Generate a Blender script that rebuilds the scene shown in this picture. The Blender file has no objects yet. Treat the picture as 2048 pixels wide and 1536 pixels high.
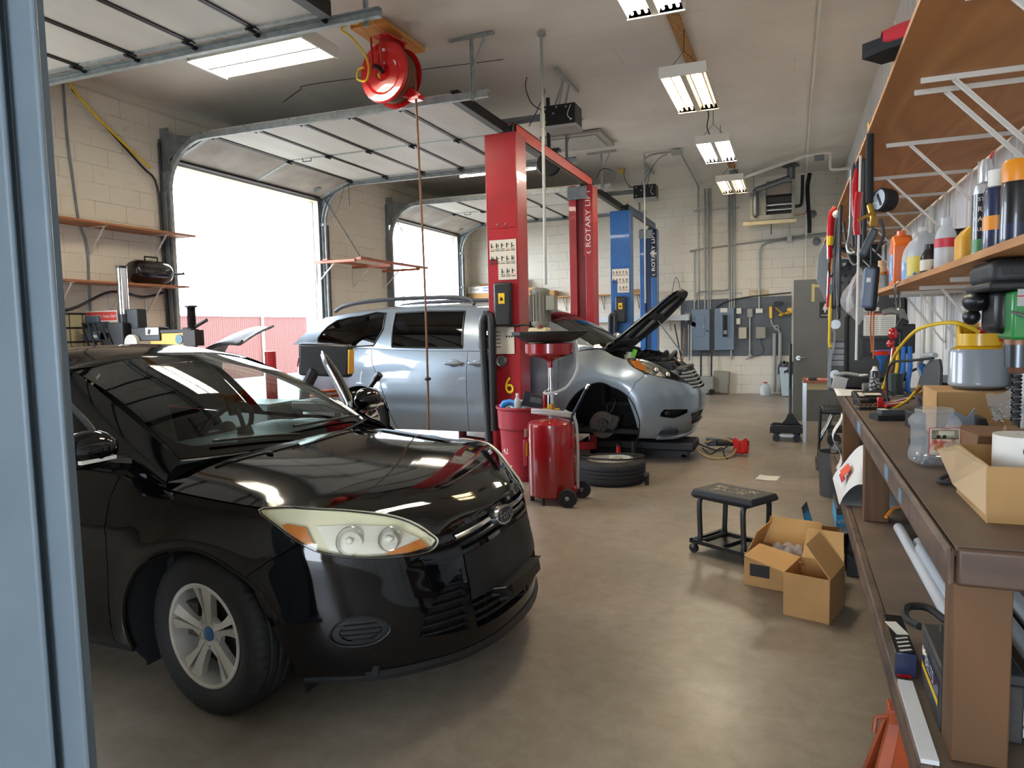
import bpy, bmesh, math, random
import numpy as np
from mathutils import Vector, Matrix, Euler
sc = bpy.context.scene
COL = sc.collection
PI = math.pi
rnd = random.Random(7)
# ------------------------------------------------------------------ camera, world, exposure
def look():
 c = np.array([1024., 768.])
 v1 = np.array([1585., 645.]); v2 = np.array([-2587., 645 + .0226 * 4172])
 f = math.sqrt(-np.dot(v1 - c, v2 - c))
 n = lambda v: v / np.linalg.norm(v)
 dy = n(np.array([*(v1 - c), f])); dx = -n(np.array([*(v2 - c), f])); dz = -np.cross(dx, dy)
 if dz[1] > 0: dz = -dz
 return np.stack([dx, dy, dz]), f
CR, CF = look()
cam = bpy.data.objects.new('camera', bpy.data.cameras.new('camera'))
COL.objects.link(cam)
cam.data.sensor_width = 36; cam.data.lens = CF / 2048 * 36
cam.data.clip_start = .02
m = Matrix.Identity(4)
for i in range(3):
 m[i][0] = CR[i, 0]; m[i][1] = -CR[i, 1]; m[i][2] = -CR[i, 2]
m[0][3], m[1][3], m[2][3] = 0, 0, 1.5
cam.matrix_world = m
sc.camera = cam
world = bpy.data.worlds.new('world'); sc.world = world
world.use_nodes = True
wn = world.node_tree.nodes; wl = world.node_tree.links
sky = wn.new('ShaderNodeTexSky')
sky.sky_type = 'HOSEK_WILKIE'; sky.turbidity = 4; sky.ground_albedo = .4
sky.sun_direction = (.45, -.35, .82)
mixw = wn.new('ShaderNodeMixRGB'); mixw.inputs[0].default_value = .75
mixw.inputs[2].default_value = (.80, .89, 1, 1)
wl.new(sky.outputs[0], mixw.inputs[1]); wl.new(mixw.outputs[0], wn['Background'].inputs[0])
wn['Background'].inputs[1].default_value = 10.0
sun = bpy.data.objects.new('sun', bpy.data.lights.new('sun', 'SUN'))
sun.data.energy = 1.2; sun.data.angle = .01; sun.data.color = (1, .95, .87)
sun.rotation_euler = Vector((.45, -.35, .82)).to_track_quat('Z', 'Y').to_euler()
COL.objects.link(sun)
def portal(loc, sx, sy, rot):
 l = bpy.data.lights.new('daylight_portal', 'AREA'); l.shape = 'RECTANGLE'; l.size = sx; l.size_y = sy
 l.cycles.is_portal = True
 o = bpy.data.objects.new('daylight_portal', l); COL.objects.link(o)
 o.location = loc; o.rotation_euler = rot
WX = -7.35                       # inner face of the door wall
DOORS = [(1.72, 4.77), (6.95, 10.0), (12.25, 15.3)]
for a, b in DOORS:
 portal((WX - .1, (a + b) / 2, 1.83), 3.66, b - a, (0, -PI / 2, 0))
portal((-.6, -2.75, 1.3), 1.6, 2.6, (PI / 2, 0, 0))
vs = sc.view_settings
vs.view_transform = 'Standard'; vs.look = 'None'; vs.gamma = 1; vs.exposure = 1.15
vs.use_curve_mapping = False
try:
 sc.cycles.use_denoising = True
 sc.cycles.max_bounces = 10; sc.cycles.diffuse_bounces = 5; sc.cycles.glossy_bounces = 4
 sc.cycles.transparent_max_bounces = 16; sc.cycles.caustics_reflective = False; sc.cycles.caustics_refractive = False
 sc.cycles.sample_clamp_indirect = 8
except Exception: pass
# ------------------------------------------------------------------ text outlines (made once, before anything else is in the scene)
def make_text(s):
 cu = bpy.data.curves.new('t', 'FONT'); cu.body = s; cu.size = 1; cu.align_x = 'CENTER'; cu.align_y = 'CENTER'
 cu.resolution_u = 3
 o = bpy.data.objects.new('t', cu); COL.objects.link(o)
 bpy.context.view_layer.update()
 me = bpy.data.meshes.new_from_object(o.evaluated_get(bpy.context.evaluated_depsgraph_get()))
 v = [tuple(p.co) for p in me.vertices]; f = [tuple(p.vertices) for p in me.polygons]
 bpy.data.objects.remove(o); bpy.data.curves.remove(cu); bpy.data.meshes.remove(me)
 return v, f
TXT = {}
def text(s):
 if s not in TXT: TXT[s] = make_text(s)
 return TXT[s]
for s_ in ['ROTARY LIFT', '6', 'Ford', 'ANDERSON', 'HARDWOOD PELLETS', 'STOP', 'BRAKE', 'PARTS', 'CLEANER', 'BLACK', 'JACK', 'VIVOHOME', 'PHILIPS',
   'A1', '42', 'MEN', 'WOMEN', 'WARNING  keep clear', 'BELTS']:
 text(s_)
# ------------------------------------------------------------------ materials
MATS = {}
def hexc(h):
 r = [int(h[i:i + 2], 16) / 255 for i in (0, 2, 4)]
 return tuple((c / 12.92 if c <= .04045 else ((c + .055) / 1.055) ** 2.4) for c in r) + (1,)
def mat(name, col='808080', rough=.5, metal=0, col2=None, scale=8, bump=0, bscale=None, coat=0, emit=0, spec=.5, stretch=None, detail=4, lo=.35, hi=.65, alpha=1, trans=0):
 if name in MATS: return MATS[name]
 M = bpy.data.materials.new(name); M.use_nodes = True; MATS[name] = M
 N = M.node_tree.nodes; L = M.node_tree.links; B = N['Principled BSDF']
 c = hexc(col)
 B.inputs['Base Color'].default_value = c
 B.inputs['Roughness'].default_value = rough; B.inputs['Metallic'].default_value = metal
 B.inputs['Coat Weight'].default_value = coat; B.inputs['Coat Roughness'].default_value = .04
 B.inputs['Specular IOR Level'].default_value = spec
 B.inputs['Transmission Weight'].default_value = trans
 B.inputs['Alpha'].default_value = alpha
 if emit:
  B.inputs['Emission Color'].default_value = c; B.inputs['Emission Strength'].default_value = emit
 if col2 or bump:
  tc = N.new('ShaderNodeTexCoord'); mp = N.new('ShaderNodeMapping'); L.new(tc.outputs['Object'], mp.inputs[0])
  if stretch: mp.inputs['Scale'].default_value = stretch
 if col2:
  nz = N.new('ShaderNodeTexNoise'); nz.inputs['Scale'].default_value = scale; nz.inputs['Detail'].default_value = detail
  L.new(mp.outputs[0], nz.inputs['Vector'])
  cr = N.new('ShaderNodeValToRGB'); cr.color_ramp.elements[0].position = lo; cr.color_ramp.elements[1].position = hi
  cr.color_ramp.elements[0].color = c; cr.color_ramp.elements[1].color = hexc(col2)
  L.new(nz.outputs['Fac'], cr.inputs[0]); L.new(cr.outputs[0], B.inputs['Base Color'])
 if bump:
  n2 = N.new('ShaderNodeTexNoise'); n2.inputs['Scale'].default_value = bscale or scale; n2.inputs['Detail'].default_value = 5
  L.new(mp.outputs[0], n2.inputs['Vector'])
  bp = N.new('ShaderNodeBump'); bp.inputs['Strength'].default_value = bump; bp.inputs['Distance'].default_value = .01
  L.new(n2.outputs['Fac'], bp.inputs['Height']); L.new(bp.outputs[0], B.inputs['Normal'])
 return M
def nodes_of(M): return M.node_tree.nodes, M.node_tree.links, M.node_tree.nodes['Principled BSDF']
def glass(name, tint='e8f0ee', rough=.0, refl=1.0, ior=1.45):
 if name in MATS: return MATS[name]
 M = bpy.data.materials.new(name); M.use_nodes = True; MATS[name] = M
 N = M.node_tree.nodes; L = M.node_tree.links; N.remove(N['Principled BSDF'])
 tr = N.new('ShaderNodeBsdfTransparent'); tr.inputs[0].default_value = hexc(tint)
 gl = N.new('ShaderNodeBsdfGlossy'); gl.inputs['Roughness'].default_value = rough; gl.inputs[0].default_value = (refl, refl, refl, 1)
 fr = N.new('ShaderNodeFresnel'); fr.inputs[0].default_value = ior
 mx = N.new('ShaderNodeMixShader')
 L.new(fr.outputs[0], mx.inputs[0]); L.new(tr.outputs[0], mx.inputs[1]); L.new(gl.outputs[0], mx.inputs[2])
 L.new(mx.outputs[0], N['Material Output'].inputs[0])
 return M
def ramp(N, stops):
 cr = N.new('ShaderNodeValToRGB'); e = cr.color_ramp.elements
 while len(e) < len(stops): e.new(.5)
 for x, (p, c) in zip(e, stops): x.position = p; x.color = hexc(c)
 return cr
def mix(N, L, fac, a, b, mode='MIX'):
 x = N.new('ShaderNodeMixRGB'); x.blend_type = mode
 for s, i in ((fac, 0), (a, 1), (b, 2)):
  if isinstance(s, (int, float)): x.inputs[i].default_value = s
  elif isinstance(s, str): x.inputs[i].default_value = hexc(s)
  else: L.new(s, x.inputs[i])
 return x.outputs[0]
def coords(N, L, kind='Object', scale=(1, 1, 1), rot=(0, 0, 0), loc=(0, 0, 0)):
 tc = N.new('ShaderNodeTexCoord'); mp = N.new('ShaderNodeMapping'); L.new(tc.outputs[kind], mp.inputs[0])
 mp.inputs['Scale'].default_value = scale; mp.inputs['Rotation'].default_value = rot; mp.inputs['Location'].default_value = loc
 return mp.outputs[0]
def noise(N, L, vec, scale, detail=4, rough=.5, dist=0):
 n = N.new('ShaderNodeTexNoise'); n.inputs['Scale'].default_value = scale; n.inputs['Detail'].default_value = detail
 n.inputs['Roughness'].default_value = rough; n.inputs['Distortion'].default_value = dist
 L.new(vec, n.inputs['Vector']); return n.outputs['Fac']
def wood(name, a, b, c=None, axis='x', scale=3, rough=.55, stain=None, rings=9):
 if name in MATS: return MATS[name]
 M = mat(name, a, rough); N, L, B = nodes_of(M)
 st = {'x': (.12, 1, 1), 'y': (1, .12, 1), 'z': (1, 1, .12)}[axis]
 v = coords(N, L, 'Object', st)
 n1 = noise(N, L, v, scale, 3, .5, .6)
 mth = N.new('ShaderNodeMath'); mth.operation = 'MULTIPLY'; mth.inputs[1].default_value = rings; L.new(n1, mth.inputs[0])
 fr = N.new('ShaderNodeMath'); fr.operation = 'PINGPONG'; fr.inputs[1].default_value = .5; L.new(mth.outputs[0], fr.inputs[0])
 cr = ramp(N, [(.1, a), (.5, b), (.95, c or a)]);
 m2 = N.new('ShaderNodeMath'); m2.operation = 'MULTIPLY'; m2.inputs[1].default_value = 2; L.new(fr.outputs[0], m2.inputs[0]); L.new(m2.outputs[0], cr.inputs[0])
 col = cr.outputs[0]
 n2 = noise(N, L, v, 40, 4)
 col = mix(N, L, .25, col, mix(N, L, n2, a, b), 'MIX')
 if stain:
  n3 = noise(N, L, coords(N, L), 5, 5, .6); r3 = ramp(N, [(.45, '000000'), (.62, 'ffffff')]); L.new(n3, r3.inputs[0])
  col = mix(N, L, r3.outputs[0], col, stain)
 L.new(col, B.inputs['Base Color'])
 return M
# ------------------------------------------------------------------ mesh builder
def rotm(ax, deg): return Matrix.Rotation(math.radians(deg), 3, ax)
class MB:
 def __init__(s): s.v = []; s.f = []; s.mi = []; s.cur = 0; s.T = None
 def m(s, i): s.cur = i; return s
 def at(s, loc=(0, 0, 0), rot=None):          # transform for what is added next
  R = Matrix.Identity(3)
  if rot is not None: R = rot if isinstance(rot, Matrix) else Euler([math.radians(a) for a in rot]).to_matrix()
  s.T = (R, Vector(loc)); return s
 def here(s): s.T = None; return s
 def add(s, vs, fs):
  b = len(s.v)
  if s.T: R, t = s.T; vs = [tuple(R @ Vector(p) + t) for p in vs]
  s.v.extend(tuple(float(c) for c in p) for p in vs)
  for f in fs: s.f.append(tuple(b + i for i in f)); s.mi.append(s.cur)
  return s
 def box(s, x0, x1, y0, y1, z0, z1):
  return s.add([(x0, y0, z0), (x1, y0, z0), (x1, y1, z0), (x0, y1, z0), (x0, y0, z1), (x1, y0, z1), (x1, y1, z1), (x0, y1, z1)],
      [(0, 3, 2, 1), (4, 5, 6, 7), (0, 1, 5, 4), (1, 2, 6, 5), (2, 3, 7, 6), (3, 0, 4, 7)])
 def cbox(s, c, d, rot=None):
  R = Matrix.Identity(3)
  if rot is not None: R = rot if isinstance(rot, Matrix) else Euler([math.radians(a) for a in rot]).to_matrix()
  vs = []
  for z in (-1, 1):
   for x, y in ((-1, -1), (1, -1), (1, 1), (-1, 1)):
    vs.append(tuple(R @ Vector((x * d[0] / 2, y * d[1] / 2, z * d[2] / 2)) + Vector(c)))
  return s.add(vs, [(0, 3, 2, 1), (4, 5, 6, 7), (0, 1, 5, 4), (1, 2, 6, 5), (2, 3, 7, 6), (3, 0, 4, 7)])
 def cyl(s, p0, p1, r0, r1=None, n=20, caps=True):
  r1 = r0 if r1 is None else r1
  a = Vector(p0); b = Vector(p1); d = (b - a).normalized()
  u = d.orthogonal().normalized(); w = d.cross(u)
  vs = []
  for p, r in ((a, r0), (b, r1)):
   for i in range(n):
    t = 2 * PI * i / n; vs.append(tuple(p + u * math.cos(t) * r + w * math.sin(t) * r))
  fs = [(i, (i + 1) % n, n + (i + 1) % n, n + i) for i in range(n)]
  if caps: fs += [tuple(range(n - 1, -1, -1)), tuple(range(n, 2 * n))]
  return s.add(vs, fs)
 def tube(s, pts, r, n=8, smooth=0, closed=False, caps=True):
  P = [Vector(p) for p in pts]
  if smooth: P = spline(P, smooth, closed)
  k = len(P); vs = []; u = None
  for i, p in enumerate(P):
   if closed: d = P[(i + 1) % k] - P[i - 1]
   else: d = P[min(i + 1, k - 1)] - P[max(i - 1, 0)]
   d = d.normalized() if d.length > 1e-9 else Vector((0, 0, 1))
   u = d.orthogonal().normalized() if u is None else (u - d * u.dot(d)).normalized()
   w = d.cross(u); rr = r[i] if isinstance(r, (list, tuple)) and len(r) == k else (r if not isinstance(r, (list, tuple)) else r[0])
   for j in range(n):
    t = 2 * PI * j / n; vs.append(tuple(p + u * math.cos(t) * rr + w * math.sin(t) * rr))
  fs = []
  for i in range(k if closed else k - 1):
   a = i * n; b = ((i + 1) % k) * n
   fs += [(a + j, a + (j + 1) % n, b + (j + 1) % n, b + j) for j in range(n)]
  if caps and not closed: fs += [tuple(range(n - 1, -1, -1)), tuple(range((k - 1) * n, k * n))]
  return s.add(vs, fs)
 def lathe(s, prof, c=(0, 0, 0), n=32, axis='z', arc=2 * PI, flip=False):
  full = abs(arc - 2 * PI) < 1e-6; cols = n if full else n + 1; vs = []
  for i in range(cols):
   t = arc * i / n; ct, st = math.cos(t), math.sin(t)
   for r, h in prof:
    p = {'z': (r * ct, r * st, h), 'y': (r * ct, h, r * st), 'x': (h, r * ct, r * st)}[axis]
    vs.append((c[0] + p[0], c[1] + p[1], c[2] + p[2]))
  k = len(prof); fs = []
  for i in range(n):
   a = i * k; b = ((i + 1) % cols) * k
   for j in range(k - 1):
    q = (a + j, b + j, b + j + 1, a + j + 1)
    fs.append(q if (axis != 'y') != flip else q[::-1])
  return s.add(vs, fs)
 def prism(s, poly, a, b, axis='z'):           # 2D outline pushed from a to b along an axis
  k = len(poly); vs = []
  for h in (a, b):
   for x, y in poly: vs.append({'z': (x, y, h), 'y': (x, h, y), 'x': (h, x, y)}[axis])
  fs = [(i, (i + 1) % k, k + (i + 1) % k, k + i) for i in range(k)] + [tuple(range(k - 1, -1, -1)), tuple(range(k, 2 * k))]
  return s.add(vs, fs)
 def grid(s, fn, nu, nv, cu=False, cv=False):
  vs = [fn(i / (nu if not cu else nu), j / (nv if not cv else nv)) for i in range(nu if cu else nu + 1) for j in range(nv if cv else nv + 1)]
  W = nv if cv else nv + 1; H = nu if cu else nu + 1
  return s.add(vs, [(i * W + j, ((i + 1) % H) * W + j, ((i + 1) % H) * W + (j + 1) % W, i * W + (j + 1) % W) for i in range(nu) for j in range(nv)])
 def sphere(s, c, r, n=16, k=10):
  r = (r, r, r) if isinstance(r, (int, float)) else r
  return s.add(*uvs(c, r, n, k))
 def word(s, txt, size, loc, R, th=0, sx=1):   # lettering: R columns = right, up, normal
  vs, fs = text(txt)
  R = R if isinstance(R, Matrix) else Matrix(R).transposed()
  return s.add([tuple(R @ Vector((p[0] * size * sx, p[1] * size, th)) + Vector(loc)) for p in vs], fs)
 def quad(s, a, b, c, d): return s.add([a, b, c, d], [(0, 1, 2, 3)])
 def build(s, name, mats, parent=None, bevel=0, smooth=35, solid=0, subd=0, seg=2, keep=False):
  me = bpy.data.meshes.new(name)
  mats = mats if isinstance(mats, (list, tuple)) else [mats]
  v = s.v
  if parent is not None:
   root = parent if parent.parent is None else parent.parent
   Mi = root.matrix_basis.inverted()
   if not root.get('_local'): v = [tuple(Mi @ Vector(p)) for p in v]
   loc = (0, 0, 0)
  elif keep: loc = (0, 0, 0)
  else:
   A = np.array(v); loc = ((A[:, 0].min() + A[:, 0].max()) / 2, (A[:, 1].min() + A[:, 1].max()) / 2, A[:, 2].min())
   v = [(p[0] - loc[0], p[1] - loc[1], p[2] - loc[2]) for p in v]
  me.from_pydata(v, [], s.f)
  for mm in mats: me.materials.append(mm)
  me.polygons.foreach_set('material_index', s.mi)
  if smooth:
   bm = bmesh.new(); bm.from_mesh(me); bmesh.ops.recalc_face_normals(bm, faces=bm.faces); bm.to_mesh(me); bm.free()
   me.polygons.foreach_set('use_smooth', [True] * len(me.polygons)); me.set_sharp_from_angle(angle=math.radians(smooth))
  me.update()
  o = bpy.data.objects.new(name, me); COL.objects.link(o); o.location = loc
  if parent is not None: o.parent = parent
  if solid:
   md = o.modifiers.new('solid', 'SOLIDIFY'); md.thickness = solid; md.offset = -1
  if subd:
   md = o.modifiers.new('sub', 'SUBSURF'); md.levels = md.render_levels = subd
  if bevel:
   md = o.modifiers.new('bevel', 'BEVEL'); md.width = bevel; md.segments = seg; md.limit_method = 'ANGLE'; md.angle_limit = math.radians(40)
   md.harden_normals = False
  return o
def uvs(c, r, n, k):
 vs = [(c[0], c[1], c[2] - r[2])]
 for j in range(1, k):
  a = -PI / 2 + PI * j / k
  for i in range(n):
   t = 2 * PI * i / n; vs.append((c[0] + r[0] * math.cos(a) * math.cos(t), c[1] + r[1] * math.cos(a) * math.sin(t), c[2] + r[2] * math.sin(a)))
 vs.append((c[0], c[1], c[2] + r[2])); e = len(vs) - 1; fs = []
 for i in range(n): fs.append((0, 1 + (i + 1) % n, 1 + i)); fs.append((e, 1 + (k - 2) * n + i, 1 + (k - 2) * n + (i + 1) % n))
 for j in range(k - 2):
  for i in range(n): fs.append((1 + j * n + i, 1 + j * n + (i + 1) % n, 1 + (j + 1) * n + (i + 1) % n, 1 + (j + 1) * n + i))
 return vs, fs
def spline(P, k=8, closed=False):
 P = [Vector(p) for p in P]; out = []; n = len(P)
 for i in range(n if closed else n - 1):
  g = (lambda j: P[j % n]) if closed else (lambda j: P[max(0, min(n - 1, j))])
  a, b, c, d = g(i - 1), g(i), g(i + 1), g(i + 2)
  for t in range(k):
   t /= k
   out.append(.5 * ((2 * b) + (c - a) * t + (2 * a - 5 * b + 4 * c - d) * t * t + (3 * b - a - 3 * c + d) * t ** 3))
 if not closed: out.append(P[-1])
 return out
def tag(o, label, cat, group=None, kind=None):
 if label: o['label'] = label
 if cat: o['category'] = cat
 if group: o['group'] = group
 if kind: o['kind'] = kind
 return o
def thing(name, label, cat, loc=(0, 0, 0), rotz=0, group=None, rot=None):
 o = bpy.data.objects.new(name, None); COL.objects.link(o); o.empty_display_size = .1
 o.location = loc; o.rotation_euler = rot or (0, 0, rotz)
 o.matrix_basis = Matrix.LocRotScale(Vector(loc), Euler(rot or (0, 0, rotz)), None)
 return tag(o, label, cat, group)
def local(t): t['_local'] = 1; return t
def struct(o): o['kind'] = 'structure'; return o
def dup(root, loc=None, rotz=None, label=None, rot=None):
 def cp(o, par):
  c = o.copy(); COL.objects.link(c)
  if par: c.parent = par
  for ch in list(o.children): cp(ch, c)
  return c
 r = cp(root, None)
 if loc is not None: r.location = loc
 if rot is not None: r.rotation_euler = rot
 elif rotz is not None: r.rotation_euler = (0, 0, rotz)
 if label: r['label'] = label
 return r
XYZ = Matrix.Identity(3)
def fr(right, up):                       # frame for lettering
 r = Vector(right).normalized(); u = Vector(up).normalized(); return Matrix((r, u, r.cross(u))).transposed()
F_MY = fr((1, 0, 0), (0, 0, 1))          # faces -y
F_PX = fr((0, 1, 0), (0, 0, 1))          # faces +x
F_MX = fr((0, -1, 0), (0, 0, 1))         # faces -x
F_UP = fr((1, 0, 0), (0, 1, 0))
# ================================================================== THE BUILDING
YB, YF, WR = 16.0, -2.8, .95          # back wall, front wall, right wall
def ceil_z(x): return 4.40 + .16 * (x - WX) / (WR - WX)
def block_mat(name, axes, base, base2, mortar):
 M = mat(name, base, .75); N, L, B = nodes_of(M)
 tc = N.new('ShaderNodeTexCoord'); sp = N.new('ShaderNodeSeparateXYZ'); cb = N.new('ShaderNodeCombineXYZ')
 L.new(tc.outputs['Object'], sp.inputs[0])
 L.new(sp.outputs[axes[0]], cb.inputs[0]); L.new(sp.outputs[axes[1]], cb.inputs[1])
 br = N.new('ShaderNodeTexBrick'); br.inputs['Scale'].default_value = 1; br.inputs['Brick Width'].default_value = .4064
 br.inputs['Row Height'].default_value = .2032; br.inputs['Mortar Size'].default_value = .0035; br.inputs['Mortar Smooth'].default_value = .3
 br.offset = .5
 L.new(cb.outputs[0], br.inputs['Vector'])
 n = noise(N, L, tc.outputs['Object'], 1.3, 6, .6); n2 = noise(N, L, tc.outputs['Object'], 7, 5, .7)
 c = mix(N, L, n, base, base2)
 r = ramp(N, [(.62, '000000'), (.75, 'ffffff')]); L.new(n2, r.inputs[0])
 c = mix(N, L, .35, c, mix(N, L, r.outputs[0], c, mortar))
 # mortar lines are painted over in places
 r2 = ramp(N, [(.38, '222222'), (.62, 'dddddd')]); L.new(noise(N, L, tc.outputs['Object'], 2.2, 4), r2.inputs[0])
 mf = N.new('ShaderNodeMath'); mf.operation = 'MULTIPLY'; L.new(br.outputs['Fac'], mf.inputs[0]); L.new(r2.outputs[0], mf.inputs[1])
 c = mix(N, L, mf.outputs[0], c, mortar)
 L.new(c, B.inputs['Base Color'])
 bp = N.new('ShaderNodeBump'); bp.inputs['Strength'].default_value = .5; bp.inputs['Distance'].default_value = .006; bp.invert = True
 L.new(br.outputs['Fac'], bp.inputs['Height']); L.new(bp.outputs[0], B.inputs['Normal'])
 return M
m_blockL = block_mat('painted block left', ('Y', 'Z'), 'ddd6c6', 'd0c8b7', '776f62')
m_blockB = block_mat('painted block back', ('X', 'Z'), 'dcd7ca', 'cfc8b8', '6a6358')
m_jamb = block_mat('bare block', ('X', 'Z'), 'b9bcb5', 'acaea6', '8a8a84')
def floor_mat():
 M = mat('concrete floor', '8a8175', .42); N, L, B = nodes_of(M)
 v = coords(N, L)
 n1 = noise(N, L, v, .55, 6, .62, .4); r1 = ramp(N, [(.30, '6c6152'), (.5, '85796a'), (.72, '9b9080')]); L.new(n1, r1.inputs[0])
 n2 = noise(N, L, v, 9, 8, .75, .3); r2 = ramp(N, [(.35, '6a5f51'), (.65, 'a0968a')]); L.new(n2, r2.inputs[0])
 c = mix(N, L, .32, r1.outputs[0], r2.outputs[0])
 n3 = noise(N, L, v, 1.7, 4, .6, 1.2); r3 = ramp(N, [(.60, '000000'), (.78, 'ffffff')]); L.new(n3, r3.inputs[0])
 c = mix(N, L, mix(N, L, .45, '000000', r3.outputs[0]), c, '4c4238')
 n4 = noise(N, L, v, 55, 3, .6); r4 = ramp(N, [(.70, '000000'), (.76, 'ffffff')]); L.new(n4, r4.inputs[0])
 c = mix(N, L, mix(N, L, .35, '000000', r4.outputs[0]), c, '40382f')
 sp = N.new('ShaderNodeSeparateXYZ'); tc = N.new('ShaderNodeTexCoord'); L.new(tc.outputs['Object'], sp.inputs[0])
 br = N.new('ShaderNodeTexBrick'); br.offset = 0; br.inputs['Scale'].default_value = 1; br.inputs['Brick Width'].default_value = 90; br.inputs['Row Height'].default_value = 4.75
 br.inputs['Mortar Size'].default_value = .004; br.inputs['Mortar Smooth'].default_value = .2
 L.new(coords(N, L, 'Object', (1, 1, 1), (0, 0, 0), (40, 4.45, 0)), br.inputs['Vector'])
 c = mix(N, L, mix(N, L, .45, '000000', br.outputs['Fac']), c, '4a4238')
 L.new(c, B.inputs['Base Color'])
 rr = ramp(N, [(.3, '909090'), (.7, 'adadad')]); L.new(noise(N, L, v, 1.1, 2, .5), rr.inputs[0])
 L.new(rr.outputs[0], B.inputs['Roughness'])
 return M
o = MB().box(WX - .2, WR + .2, YF - .2, YB + .2, -.15, 0).build('floor', floor_mat(), keep=True, smooth=0); struct(o)
def ceil_mat():
 M = mat('ceiling board', 'b9b5ad', .8); N, L, B = nodes_of(M)
 v = coords(N, L)
 n1 = noise(N, L, v, .5, 6, .6, .5); r1 = ramp(N, [(.32, 'c9c4bb'), (.68, 'dcd8d0')]); L.new(n1, r1.inputs[0])
 br = N.new('ShaderNodeTexBrick'); br.offset = .5; br.inputs['Scale'].default_value = 1; br.inputs['Brick Width'].default_value = 3.66; br.inputs['Row Height'].default_value = 1.22
 br.inputs['Mortar Size'].default_value = .003; L.new(v, br.inputs['Vector'])
 n2 = noise(N, L, v, 3, 3); r2 = ramp(N, [(.45, '000000'), (.6, 'bbbbbb')]); L.new(n2, r2.inputs[0])
 f = mix(N, L, 1, br.outputs['Fac'], r2.outputs[0], 'MULTIPLY')
 c = mix(N, L, f, r1.outputs[0], '6d675e')
 n3 = noise(N, L, v, 1.1, 5, .7, 2); r3 = ramp(N, [(.62, '000000'), (.72, '777777')]); L.new(n3, r3.inputs[0])
 c = mix(N, L, r3.outputs[0], c, 'b9b3a8')
 L.new(c, B.inputs['Base Color'])
 return M
b = MB()
x0, x1, y0, y1 = WX - .2, WR + .2, YF - .2, YB + .2
b.add([(x0, y0, ceil_z(x0)), (x1, y0, ceil_z(x1)), (x1, y1, ceil_z(x1)), (x0, y1, ceil_z(x0)), (x0, y0, 4.75), (x1, y0, 4.75), (x1, y1, 4.75), (x0, y1, 4.75)],
  [(0, 1, 2, 3), (7, 6, 5, 4), (0, 4, 5, 1), (1, 5, 6, 2), (2, 6, 7, 3), (3, 7, 4, 0)])
struct(b.build('ceiling', ceil_mat(), keep=True, smooth=0))
HD = 3.68
b = MB(); ys = [YF - .2]
for a, c in DOORS: ys += [a, c]
ys.append(YB)
for i in range(0, len(ys), 2): b.box(WX - .2, WX, ys[i], ys[i + 1], 0, 4.42)
for a, c in DOORS: b.box(WX - .2, WX, a, c, HD, 4.42)
struct(b.build('wall_left', m_blockL, keep=True, smooth=0))
b = MB()
for a, c in DOORS:
 for y, s in ((a, 1), (c, -1)):
  b.box(WX - .32, WX - .1, min(y, y + s * .012), max(y, y + s * .012), 0, HD)
struct(b.build('trim_1', m_jamb, keep=True, smooth=0))
struct(MB().box(WX, WR, YB, YB + .2, 0, 4.7).build('wall_back', m_blockB, keep=True, smooth=0))
m_metalwall = mat('white metal siding', 'd9d9d6', .55, col2='cfd0cd', scale=2)
b = MB().box(WR, WR + .12, YF, YB, 0, 4.7)
y = YF + .1
while y < YB:
 b.box(WR - .006, WR, y, y + .035, 0, 4.56); y += .305
struct(b.build('wall_right', m_metalwall, keep=True, smooth=0))
b = MB().box(WX - .2, -1.4, YF - .2, YF, 0, 4.7).box(.2, WR, YF - .2, YF, 0, 4.7).box(-1.4, .2, YF - .2, YF, 2.6, 4.7)
struct(b.build('wall_front', m_blockB, keep=True, smooth=0))
m_white = mat('white paint', 'd8d5cc', .5); m_creamp = mat('cream paint', 'cdc7b8', .5)
b = MB().box(WX, WX + .03, YF, YB, 4.28, 4.40).box(WX, WX + .05, YF, YB, 4.385, 4.41)
struct(b.build('trim_2', m_creamp, keep=True, smooth=0))
b = MB().tube([(-.9, 15.93, 4.42), (-.25, 15.93, 4.5), (.9, 15.93, 4.6)], .03)
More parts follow.
